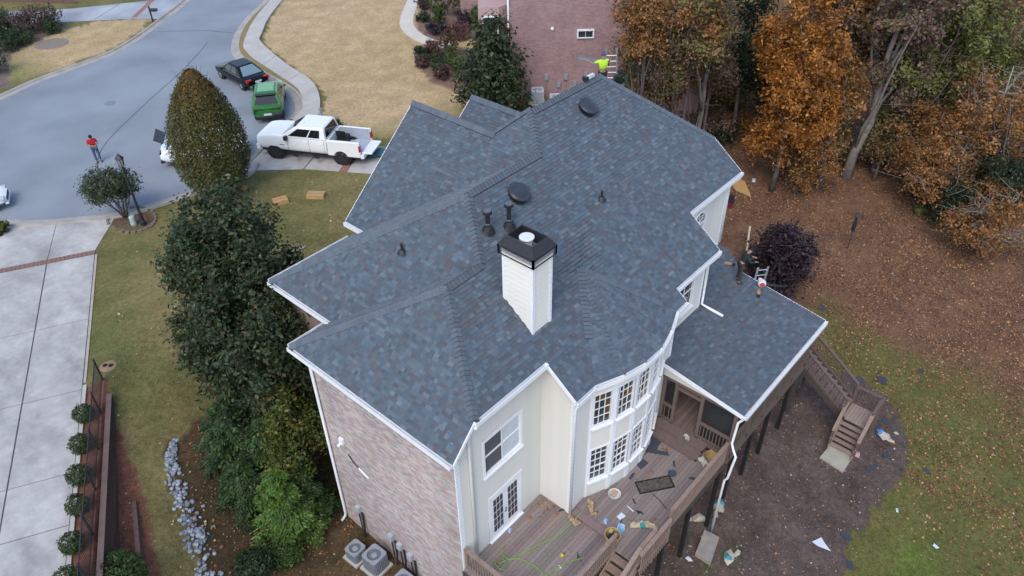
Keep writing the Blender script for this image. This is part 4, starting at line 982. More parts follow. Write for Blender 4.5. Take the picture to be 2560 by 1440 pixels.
for (x, y, zt) in ((X0 - .1, 6.7, zl + 1.4), (X1, 6.7, zl + 1.4)): b = MB(); b.box(x - .06, x + .06, y - .06, y + .06, -4.9, zt); b.build('post', DARKW, ST)
for i in range(5):
    z = zl - (i + 1) * 0.20; x = X0 - 0.02 - (i + 1) * 0.155; b = MB(); k_ = random.uniform(.9, 1.1); b.box(x, x + 0.20, 3.45, 4.42, z - .04, z, tuple(v * k_ for v in (0.27, 0.195, 0.16))); b.build('tread', DECKW, ST)
b = MB()
for y in (3.43, 4.44): b.bar((X0 + .02, y, zl - .12), (X0 - 0.9, y, zl - 1.2), 0.04, 0.24)
b.build('stringer', RAILW, ST)
for y in (3.40, 4.47):
    b = MB(); b.bar((X0 + .02, y, zl + .93), (X0 - 0.86, y, zl - .12), 0.14, 0.04); b.bar((X0 + .02, y, zl + .4), (X0 - .86, y, zl - .6), 0.035, 0.09); b.build('handrail', RAILW, ST)
    b = MB(); b.box(X0 - .86, X0 - .77, y - .045, y + .045, -4.8, zl - .1); b.build('post', STW, ST)
tag(MB().prism([(24.42, 4.49), (24.30, 3.42), (25.42, 3.45), (25.46, 4.42)], -4.9, -4.50).build('concrete_pad', mat('mossy_concrete', (0.42, 0.40, 0.33), (0.33, 0.31, 0.25), 2.5, 0.9, 0.15)), 'square mossy concrete pad at the foot of the wooden staircase', 'concrete pad')

# ================================================================== RETAINING WALL AND FENCE BESIDE THE DRIVE
RW = thing('retaining_wall', 'long brown timber retaining wall between the driveway and the low side yard', 'wall', (*dpt(0, 0.95), -1.0), worldparts=True)
TIMB = matcol('retaining_timber', 0.85, 14, 0.3, 0.2)
t0, t1 = -8.0, 7.9; L_ = t1 - t0
for i in range(19):
    zc = 0.02 - (i + 1) * 0.19
    if zc < -3.4: break
    # each course ends where the yard meets it
    tt = [t for t in np.arange(t0, t1, 0.2) if float(gz(*dpt(t, 1.6))) < zc + 0.1]
    if not tt: continue
    te = min(t1, max(tt) + 0.6); b = MB(); k_ = random.uniform(.8, 1.15)
    b.obox((*dpt(t0, 0.93 + i * 0.018), zc), (*(U_ * (te - t0)), 0), (*(N_ * 0.14), 0), (0, 0, 0.182), tuple(v * k_ for v in (0.125, 0.082, 0.066))); b.build('timber', TIMB, RW)
b = MB(); b.obox((*dpt(t0, 0.90), 0.02), (*(U_ * L_), 0), (*(N_ * 0.19), 0), (0, 0, 0.06)); b.build('cap_board', mat('wall_cap', (0.22, 0.145, 0.125), (0.17, 0.11, 0.095), 4), RW)
lw = gnd(330, 1258); le = gnd(352, 1440); d_ = (le - lw)[:2]; Lq = np.linalg.norm(d_); d_ /= Lq
LW = thing('garden_edging_wall', 'short low timber wall standing in the red mulch bed', 'wall', tuple(lw), worldparts=True)
for i in range(3): b = MB(); b.obox((lw[0], lw[1], lw[2] - 0.85 + i * 0.31), (*(d_ * (Lq + 2)), -1.0 * 0), (0.14, -0.05, 0), (0, 0, 0.30), vary((0.14, 0.09, 0.08))); b.build('timber', TIMB, LW)
FN = thing('metal_fence', 'black metal picket fence on top of the timber retaining wall', 'fence', (*dpt(7.9, 0.72), 0.0), worldparts=True)
BM = mat('fence_black', (0.03, 0.03, 0.033), (0.045, 0.045, 0.05), 6, 0.5)
fx = [8.9, 7.0, 5.1, 3.2, 1.3, -0.6, -2.5, -4.4, -6.3]
for t in fx: p = dpt(t, 0.72); b = MB(); b.box(p[0] - .03, p[0] + .03, p[1] - .03, p[1] + .03, -0.05, 1.12); b.lathe([(0.045, 1.12), (0.02, 1.16)], (p[0], p[1], 0), 8); b.build('post', BM, FN)
for a_t, b_t in zip(fx[:-1], fx[1:]):
    b = MB()
    for z in (0.14, 1.0): b.bar((*dpt(a_t, 0.72), z), (*dpt(b_t, 0.72), z), 0.03, 0.04)
    pn = b.build('rail', BM, FN); dat = None
    for i in range(1, 17):
        p = dpt(a_t + (b_t - a_t) * i / 17, 0.72)
        if dat is None: k = MB(); k.box(-.008, .008, -.008, .008, 0.1, 1.03); ob = k.build('picket', BM, pn); dat = ob.data
        else: ob = link('picket', dat, pn)
        ob.location = (p[0], p[1], 0)
# ================================================================== VEGETATION
def leaf_quads(cent, nrm, size, rs, aspect=0.55):
    n = len(cent); nrm = nrm / (np.linalg.norm(nrm, axis=1, keepdims=True) + 1e-9)
    r = rs.normal(size=(n, 3)); a = np.cross(nrm, r); a /= np.linalg.norm(a, axis=1, keepdims=True) + 1e-9; b = np.cross(nrm, a)
    L = size * rs.uniform(0.45, 1.5, (n, 1)); w = L * aspect * rs.uniform(0.7, 1.2, (n, 1)); bend = nrm * L * rs.uniform(-.12, .12, (n, 1))
    return np.stack([cent - a * L * .5, cent + b * w * .5 + bend, cent + a * L * .5, cent - b * w * .5 + bend], 1)
def pick(pal, n, rs, amt=0.25):
    c = np.array([p[:3] for p in pal]); w = np.array([p[3] if len(p) > 3 else 1.0 for p in pal]); w = w / w.sum()
    return c[rs.choice(len(c), n, p=w)] * rs.uniform(1 - amt, 1 + amt, (n, 1))
def crown(blobs, n, size, pal, rs, nclump=90, spread=0.3, shell=0.45, upb=0.5, aspect=0.55, clumpcol=0.22):
    """leaves gathered in clumps through a set of ellipsoids (cx,cy,cz,rx,ry,rz)"""
    B = np.array(blobs, float); w = (B[:, 3] * B[:, 4] * B[:, 5]) ** 0.7; w /= w.sum()
    k = rs.choice(len(B), nclump, p=w); d = rs.normal(size=(nclump, 3)); d /= np.linalg.norm(d, axis=1, keepdims=True)
    rad = rs.uniform(0, 1, (nclump, 1)) ** shell; cc = B[k, :3] + d * rad * B[k, 3:]
    ctone = rs.uniform(1 - clumpcol, 1 + clumpcol, nclump)
    j = rs.integers(0, nclump, n); P = cc[j] + rs.normal(size=(n, 3)) * spread * rs.uniform(.4, 1.2, (n, 1))
    out = d[j] * 0.7 + np.array([0, 0, upb]) + rs.normal(size=(n, 3)) * 0.55
    return leaf_quads(P, out, size, rs, aspect), pick(pal, n, rs) * ctone[j][:, None]
BARK = mat('bark_grey', (0.16, 0.135, 0.12), (0.085, 0.07, 0.06), 3, 0.9, 0.5, 25)
BARKM = mat('bark_mid', (0.25, 0.22, 0.20), (0.15, 0.13, 0.118), 3, 0.9, 0.5, 25)
BARKL = mat('bark_pale', (0.29, 0.265, 0.245), (0.20, 0.18, 0.165), 3, 0.9, 0.4, 25)
def wob(p, q, n, amp, rs):
    p = np.array(p, float); q = np.array(q, float); pts = [p + (q - p) * t for t in np.linspace(0, 1, n)]
    for i in range(1, n - 1): pts[i] = pts[i] + rs.normal(size=3) * amp
    return pts
def tree(name, label, base, blobs, n, size, pal, seed, trunk_r=0.14, top=None, limbs=6, twigs=0, bark=None, group=None, cat='tree', **kw):
    rs = np.random.default_rng(seed); base = np.array(base, float); t = thing(name, label, cat, tuple(base), group=group, worldparts=True); bark = bark or BARK
    B = np.array(blobs, float); top = top if top is not None else (B[:, 2] + 0.5 * B[:, 5]).max(); tip = np.array([B[:, 0].mean(), B[:, 1].mean(), top])
    tp = wob(base - (0, 0, .2), tip, 7, 0.05 * trunk_r / 0.14, rs); tr_ = np.linspace(trunk_r, trunk_r * 0.22, 7); tr_[0] *= 1.35
    MB().tube(tp, tr_, 10).build('trunk', bark, t, True)
    lim = []
    for i in range(limbs):
        f = rs.uniform(0.3, 0.9); s = tp[int(f * 6)]; k = rs.integers(0, len(B)); d = rs.normal(size=3); d[2] = abs(d[2]) * .6 + .1; d /= np.linalg.norm(d)
        e = B[k, :3] + d * B[k, 3:] * 0.85; pts = wob(s, e, 6, 0.12, rs); lim.append(pts)
        lb = MB(); lb.tube(pts, np.linspace(trunk_r * 0.42, trunk_r * 0.08, 6), 6); ob = lb.build('limb', bark, t, True)
        if twigs:
            tw = MB()
            for _ in range(twigs):
                a = pts[rs.integers(2, 6)]; dd = rs.normal(size=3) * np.array([1, 1, .6]) * rs.uniform(.4, 1.1); tw.tube(wob(a, a + dd, 4, 0.05, rs), np.linspace(0.018, 0.006, 4), 4)
            tw.build('twigs', bark, ob, True)['kind'] = 'stuff'
    V, Cc = crown(blobs, n, size, pal, rs, **kw); quads_obj('crown', V, Cc, LEAF, t)
    return t
def shrub(name, label, c, r, rz, n, size, pal, seed, group=None, cat='shrub', lump=0.18, **kw):
    """rounded shrub: stems below, leaves packed through the dome"""
    rs = np.random.default_rng(seed); c = np.array(c, float); t = thing(name, label, cat, tuple(c), group=group, worldparts=True)
    st = MB()
    for i in range(5): a = rs.uniform(0, 2 * PI); st.tube([c - (0, 0, .05), c + (0.5 * r * math.cos(a), 0.5 * r * math.sin(a), rz * 1.2)], [0.025, 0.01], 5)
    st.build('stems', BARK, t)
    bl = [(c[0], c[1], c[2] + rz, r, r, rz)] + [(c[0] + rs.normal() * r * .4, c[1] + rs.normal() * r * .4, c[2] + rz * rs.uniform(.8, 1.4), r * .6, r * .6, rz * .6) for _ in range(3)] if lump > 0 else [(c[0], c[1], c[2] + rz, r, r, rz)]
    kw.setdefault('nclump', 60); kw.setdefault('spread', r * 0.16); kw.setdefault('shell', 0.25)
    V, Cc = crown(bl, n, size, pal, rs, **kw); quads_obj('foliage', V, Cc, LEAF, t)
    return t
MAG = [(0.030, 0.050, 0.020, 5), (0.046, 0.072, 0.030, 3), (0.076, 0.095, 0.042, 1.4), (0.115, 0.080, 0.030, 0.8), (0.13, 0.16, 0.095, 0.6)]
def blobset(c, r, rz, k, rs, f=0.55):
    out = [(c[0], c[1], c[2], r * .75, r * .75, rz * .8)]
    for _ in range(k):
        d = rs.normal(size=3); d /= np.linalg.norm(d); out.append((c[0] + d[0] * r * .62, c[1] + d[1] * r * .62, c[2] + d[2] * rz * .65, r * f * .8, r * f * .8, rz * f * .7))
    return out
R_ = np.random.default_rng
g = gz(10.5, 24.5)
tree('magnolia_tree', 'tall dark glossy magnolia by the roof corner, upper of the two on the side lawn', (10.6, 24.4, float(gz(10.6, 24.4))), blobset((10.75, 24.2, 3.5), 2.4, 4.2, 12, R_(1)), 34000, 0.17, MAG, 11, 0.17, top=5.2, limbs=5, nclump=330, spread=0.25, shell=0.38)
tree('magnolia_tree', 'wide dark magnolia crowding the brick corner, lower of the two', (9.3, 21.6, float(gz(9.3, 21.6))), blobset((9.45, 21.5, 1.9), 2.9, 3.6, 12, R_(2)) + [(10.0, 20.6, 2.9, 1.2, 1.3, 1.5), (9.6, 19.9, 1.4, 1.2, 1.2, 1.6)], 40000, 0.17, MAG, 12, 0.18, top=3.6, limbs=5, nclump=380, spread=0.26, shell=0.38)
YEL = [(0.10, 0.125, 0.022, 4), (0.18, 0.16, 0.025, 1.5), (0.05, 0.075, 0.018, 4), (0.28, 0.20, 0.03, .7)]
tree('autumn_sapling', 'young tree with yellowing leaves against the brick corner', (8.95, 18.9, float(gz(8.95, 18.9))), blobset((8.7, 18.8, 0.2), 1.3, 2.4, 9, R_(3)), 6500, 0.13, YEL, 13, 0.08, limbs=8, nclump=130, spread=0.2)
CON = [(0.042, 0.082, 0.026, 4), (0.060, 0.112, 0.034, 3), (0.028, 0.056, 0.022, 3), (0.10, 0.15, 0.04, 1)]
CONB = [(0.10, 0.19, 0.036, 4), (0.13, 0.24, 0.042, 2), (0.06, 0.12, 0.028, 3), (0.19, 0.23, 0.035, 0.8)]
def cypress(label, c, r, h, n, pal, seed, size=0.15):
    """feathery evergreen: drooping sprays on whorled branches"""
    rs = R_(seed); base = np.array([c[0], c[1], float(gz(c[0], c[1]))]); t = thing('feathery_evergreen', label, 'tree', tuple(base), group='feathery evergreens by the brick wall', worldparts=True)
    MB().tube([base - (0, 0, .1), base + (0, 0, h * .96)], [0.1, 0.02], 8).build('trunk', BARK, t, True)
    V = []; Cc = []; nb = 95
    for i in range(nb):
        f = rs.uniform(0, 1) ** 0.8; z = base[2] + h * (0.04 + 0.93 * f); L = r * (1 - f) ** 0.65 * rs.uniform(.75, 1.15) + 0.12; a = rs.uniform(0, 2 * PI); m = int(n * 1.6) // nb
        s = rs.uniform(0.15, 1, m); dirv = np.array([math.cos(a), math.sin(a)]); side = np.array([-dirv[1], dirv[0]]); lat = rs.normal(size=m) * 0.16 * (1.1 - s * .6) * max(L, .5)
        P = np.stack([base[0] + dirv[0] * s * L + side[0] * lat, base[1] + dirv[1] * s * L + side[1] * lat, z + 0.25 * s * L - 0.35 * s * s * L + rs.normal(size=m) * .05], 1)
        nr = np.stack([dirv[0] * .5 + rs.normal(size=m) * .3, dirv[1] * .5 + rs.normal(size=m) * .3, np.ones(m) * .8], 1)
        al = np.stack([dirv[0] + side[0] * np.sign(lat) * .6 + rs.normal(size=m) * .2, dirv[1] + side[1] * np.sign(lat) * .6 + rs.normal(size=m) * .2, -0.25 + rs.normal(size=m) * .15], 1); al /= np.linalg.norm(al, axis=1, keepdims=True)
        bb = np.cross(nr, al); bb /= np.linalg.norm(bb, axis=1, keepdims=True); Ls = size * rs.uniform(.6, 1.3, (m, 1)); w = Ls * .20
        V.append(np.stack([P - al * Ls * .5, P + bb * w, P + al * Ls * .5, P - bb * w], 1)); tone = rs.uniform(.7, 1.25); Cc.append(pick(pal, m, rs) * tone)
    quads_obj('foliage', np.concatenate(V), np.concatenate(Cc), LEAF, t); return t
cypress('dark green feathery evergreen beside the rock bed', (7.5, 21.3), 2.1, 3.6, 9000, CON, 21)
cypress('dark evergreen between the magnolia and the brick wall', (8.2, 20.0), 1.9, 4.3, 11000, CON, 22)
cypress('bright green feathery evergreen in front, tips drooping', (7.45, 18.35), 1.65, 3.8, 13000, CONB, 23)
cypress('mid green evergreen leaning on the brick wall', (8.2, 18.3), 1.25, 3.4, 8000, CON, 24)
cypress('low dark evergreen at the edge of the rocks', (6.9, 19.7), 1.6, 2.8, 7000, CON, 25)
GRN = [(0.05, 0.10, 0.022, 4), (0.075, 0.135, 0.03, 3), (0.03, 0.06, 0.018, 2)]
DGRN = [(0.028, 0.052, 0.022, 4), (0.042, 0.072, 0.028, 3), (0.06, 0.09, 0.035, 1)]
# hornbeam by the street
COLM = [(0.088, 0.094, 0.022, 4), (0.118, 0.116, 0.028, 3), (0.11, 0.085, 0.024, 1.2), (0.14, 0.088, 0.025, 0.4), (0.050, 0.060, 0.018, 2)]
rs = R_(31); cb = (16.5, 35.9, 0.0)
ct = thing('columnar_tree', 'dense egg shaped hornbeam turning rust at its top beside the street', 'tree', cb, worldparts=True)
MB().tube([(16.5, 35.9, -.2), (16.35, 35.5, 3)], [0.14, 0.05], 10).build('trunk', BARK, ct, True)
n = 46000; a = rs.uniform(0, 2 * PI, n); f = rs.uniform(0, 1, n) ** 0.9; prof = 2.15 * np.power(np.sin(PI * np.clip(0.09 + 0.90 * f, 0, 1)) , 0.62) * (1 - 0.30 * f); rr = prof * (1 - 0.5 * rs.uniform(0, 1, n) ** 3.0) * (1 + 0.05 * np.sin(9 * a + 6 * f) + rs.normal(size=n) * .035)
z = 0.35 + 6.9 * f + rs.normal(size=n) * .1; P = np.stack([16.5 - .05 * z + rr * np.cos(a), 35.9 - .14 * z + rr * np.sin(a), z], 1)
nr = np.stack([np.cos(a), np.sin(a), np.full(n, .45)], 1) + rs.normal(size=(n, 3)) * .45
cc = pick(COLM, n, rs); k = np.clip((f - .74) * 3.0 + rs.normal(size=n) * .3, 0, 1)[:, None] * .8; cc = cc * (1 - k) + np.array((0.23, 0.105, 0.028)) * k
quads_obj('crown', leaf_quads(P, nr, 0.115, rs), cc, LEAF, ct)
sp = MB()
for i in range(150):
    a = rs.uniform(0, 2 * PI); ff = rs.uniform(.35, .99); pr = 2.02 * (math.sin(PI * (0.09 + 0.9 * ff))) ** .62 * (1 - .3 * ff); zq = .35 + 6.9 * ff; p = np.array([16.5 - .05 * zq + pr * .9 * math.cos(a), 35.9 - .14 * zq + pr * .9 * math.sin(a), zq]); sp.tube([p, p + np.array([math.cos(a) * .2, math.sin(a) * .2, .55]) * rs.uniform(.6, 1.3)], [0.012, 0.004], 4)
sp.build('shoots', BARK, ct)['kind'] = 'stuff'
# clipped small tree by the lamp
TOP = [(0.065, 0.085, 0.040, 4), (0.085, 0.105, 0.052, 3), (0.042, 0.058, 0.028, 2), (0.12, 0.10, 0.06, 0.7)]
rs = R_(33); tb = np.array([11.95, 37.75, 0.0]); tt = thing('clipped_tree', 'small round headed tree with many bare stems beside the lamp post', 'tree', tuple(tb), worldparts=True)
for i in range(7):
    a = i * 0.9 + rs.uniform(-.2, .2); e = tb + np.array([math.cos(a) * 0.85 - .15, math.sin(a) * 0.75, 1.75]); MB().tube(wob(tb + (0.06 * math.cos(a), 0.06 * math.sin(a), -.05), e, 5, 0.05, rs), np.linspace(.055, .02, 5), 6).build('stem', BARK, tt, True)
V, Cc = crown([(tb[0] - .2, tb[1] + .1, 2.0, 1.25, 1.25, .78), (tb[0] - .75, tb[1] + .35, 1.75, .8, .8, .6), (tb[0] + .45, tb[1] - .3, 1.8, .8, .8, .6)], 9000, 0.12, TOP, rs, nclump=190, spread=.16, shell=.3); quads_obj('crown', V, Cc, LEAF, tt)
# magnolia by the neighbour's wall
tree('magnolia_tree', 'dark pyramidal magnolia standing before the pink brick house', (33.1, 30.9, 0.0), [(33.1, 30.9, 1.6, 2.4, 2.4, 1.5), (33.1, 30.9, 3.2, 2.0, 2.0, 1.6), (33.1, 30.9, 4.9, 1.2, 1.2, 1.3), (32.6, 31.5, 2.2, 2.0, 1.6, 1.4)], 13000, 0.26, MAG, 41, 0.16, limbs=8, nclump=200, spread=.32, shell=.35)
PUR = [(0.040, 0.026, 0.036, 5), (0.058, 0.036, 0.046, 3), (0.085, 0.052, 0.062, 1), (0.026, 0.018, 0.026, 2)]
tree('purple_shrub', 'large dark purple leaved bush on the leaf covered yard', (33.7, 11.3, float(gz(33.7, 11.3))), blobset((33.8, 11.35, -2.4), 2.05, 2.3, 10, R_(43)), 13000, 0.17, PUR, 43, 0.07, limbs=10, twigs=8, cat='shrub', nclump=210, spread=.26)

# ---------------------------------------------------------------- shrubs
RED = [(0.23, 0.075, 0.085, 3), (0.13, 0.06, 0.06, 3), (0.09, 0.085, 0.05, 2), (0.30, 0.13, 0.13, 1)]
REDD = [(0.15, 0.065, 0.065, 3), (0.085, 0.055, 0.05, 3), (0.06, 0.065, 0.035, 3), (0.22, 0.10, 0.10, 1)]
DPUR = [(0.05, 0.035, 0.055, 4), (0.075, 0.05, 0.07, 2), (0.03, 0.022, 0.035, 2)]
BRN = [(0.13, 0.095, 0.05, 3), (0.18, 0.12, 0.06, 2), (0.08, 0.065, 0.035, 2)]
SH = [  # label, px, py of the foot, radius, half height, palette
    ('bright green rounded hedge shrub by the walk, nearer one', 1098, 62, 0.62, 0.62, GRN), ('tall bright green clipped hedge beside the porch column', 1090, 40, 0.75, 1.15, GRN),
    ('small dark green ball shrub at the bend of the walk', 1064, 54, 0.48, 0.42, DGRN), ('reddish mounded shrub where the walk leaves the frame', 1062, 22, 0.62, 0.5, REDD),
    ('deep purple mounded shrub left of the paired purple ones', 1084, 84, 0.52, 0.45, DPUR), ('deep purple mounded shrub right of the pair', 1108, 88, 0.52, 0.45, DPUR),
    ('dark purple shrub high in the bed by the brick wall', 1166, 52, 0.75, 0.6, DPUR), ('dark purple shrub below the wall, beside the red one', 1158, 72, 0.7, 0.5, DPUR),
    ('bright crimson shrub in the middle of the bed', 1146, 100, 0.85, 0.68, RED), ('pinkish red shrub at the end of the walk', 1083, 133, 0.6, 0.5, RED),
    ('dark green shrub at the lawn edge of the lower bed', 1050, 142, 0.48, 0.42, DGRN), ('low red tinged shrub at the bed corner nearest the lawn', 1054, 168, 0.55, 0.45, REDD),
    ('dull green shrub behind the corner shrub', 1092, 160, 0.55, 0.45, DGRN), ('greyish green shrub in the middle of the lower bed', 1097, 176, 0.5, 0.42, TOP), ('red tinged shrub at the lowest tip of the bed', 1104, 198, 0.6, 0.45, REDD),
    ('large deep green mounded shrub against the magnolia', 1142, 178, 0.95, 0.95, GRN), ('tall brown grassy shrub behind the green mound', 1122, 140, 0.8, 0.9, BRN), ('brown upright grass clump by the porch', 1140, 40, 0.8, 1.2, BRN),
    ('green hedge block below the bay window', 1198, 70, 0.8, 0.9, GRN),
    ('dark green ball shrub at the right of the bed across the street', 133, 82, 0.85, 0.62, DGRN), ('dark green ball shrub in the middle of the bed across the street', 58, 110, 0.95, 0.68, DGRN), ('dark green ball shrub at the left of the bed across the street', 15, 130, 0.85, 0.6, DGRN),
    ('bright green ball shrub behind the red mass at the frame edge', 10, 62, 0.9, 0.7, GRN), ('wide dusky red shrub mass by the far driveway', 112, 72, 1.5, 0.95, REDD), ('dusky red shrub mass left of the ball shrubs', 62, 82, 1.3, 0.9, REDD), ('dark shrub at the left frame edge across the street', 5, 92, 1.1, 0.7, DGRN), ('tall dark shrub cut by the left frame edge', -6, 180, 0.9, 0.8, DGRN),
    ('low pale green ground cover by the pickup bed', 805, 318, 0.55, 0.25, [(0.16, 0.17, 0.05), (0.10, 0.12, 0.03)]), ('small bright green shrub behind the pickup cab', 838, 332, 0.5, 0.42, GRN),
    ('yellowing grass tuft at the left frame edge by the driveway', 2, 585, 0.4, 0.35, YEL)]
for i, (lab, px, py, r, rz, pal) in enumerate(SH):
    p = at(px, py, 0.0); shrub('shrub', lab, p, r, rz, int(1100 + 900 * r), 0.13 if r < 1 else 0.16, pal, 100 + i, group='garden shrubs', cat='shrub')
names_ = ['first', 'second', 'third', 'fourth', 'fifth', 'sixth']
for i, (px, py) in enumerate(((216, 1050), (209, 1126), (205, 1203), (202, 1278), (189, 1374), (178, 1462))):
    p = at(px, py, 0.0); shrub('ball_shrub', 'clipped green ball shrub between driveway and fence, %s from the street end' % names_[i], p, 0.36 + 0.02 * (i % 3), 0.36, 2300, 0.065, [(0.055, 0.085, 0.028, 3), (0.075, 0.11, 0.036, 2), (0.035, 0.058, 0.02, 2)], 150 + i, 'ball shrubs along the driveway', lump=0, nclump=420, spread=0.028, shell=.10)
for lab, px, py, r, rz, pal in (('big glossy green ball shrub at the foot of the retaining wall', 318, 1470, 0.78, 0.75, GRN), ('low rounded green bush beside the rock bed', 640, 1430, 0.62, 0.5, DGRN), ('small rounded green bush nearest the air conditioners', 722, 1405, 0.5, 0.5, GRN)):
    p = gnd(px, py); shrub('bush', lab, p, r, rz, 4200, 0.085, pal, int(px), lump=0, nclump=420, spread=0.06, shell=.12, cat='bush')

# ---------------------------------------------------------------- the wood on the right
ORG = [(0.40, 0.165, 0.030, 5), (0.32, 0.125, 0.028, 3), (0.48, 0.22, 0.05, 2), (0.22, 0.085, 0.025, 1.5)]
ORGD = [(0.36, 0.17, 0.055, 4), (0.28, 0.13, 0.05, 3), (0.42, 0.21, 0.08, 1.5), (0.15, 0.11, 0.045, 2)]
MIX = [(0.20, 0.17, 0.06, 3), (0.135, 0.15, 0.05, 3), (0.34, 0.18, 0.065, 2), (0.27, 0.14, 0.10, 2)]
MAU = [(0.23, 0.135, 0.115, 3), (0.18, 0.125, 0.115, 3), (0.28, 0.165, 0.105, 2), (0.14, 0.145, 0.06, 3)]
OLV = [(0.14, 0.165, 0.046, 4), (0.18, 0.19, 0.056, 3), (0.24, 0.20, 0.06, 1), (0.10, 0.12, 0.04, 2)]
EVG = [(0.020, 0.036, 0.018, 4), (0.030, 0.050, 0.024, 3), (0.042, 0.064, 0.03, 1)]
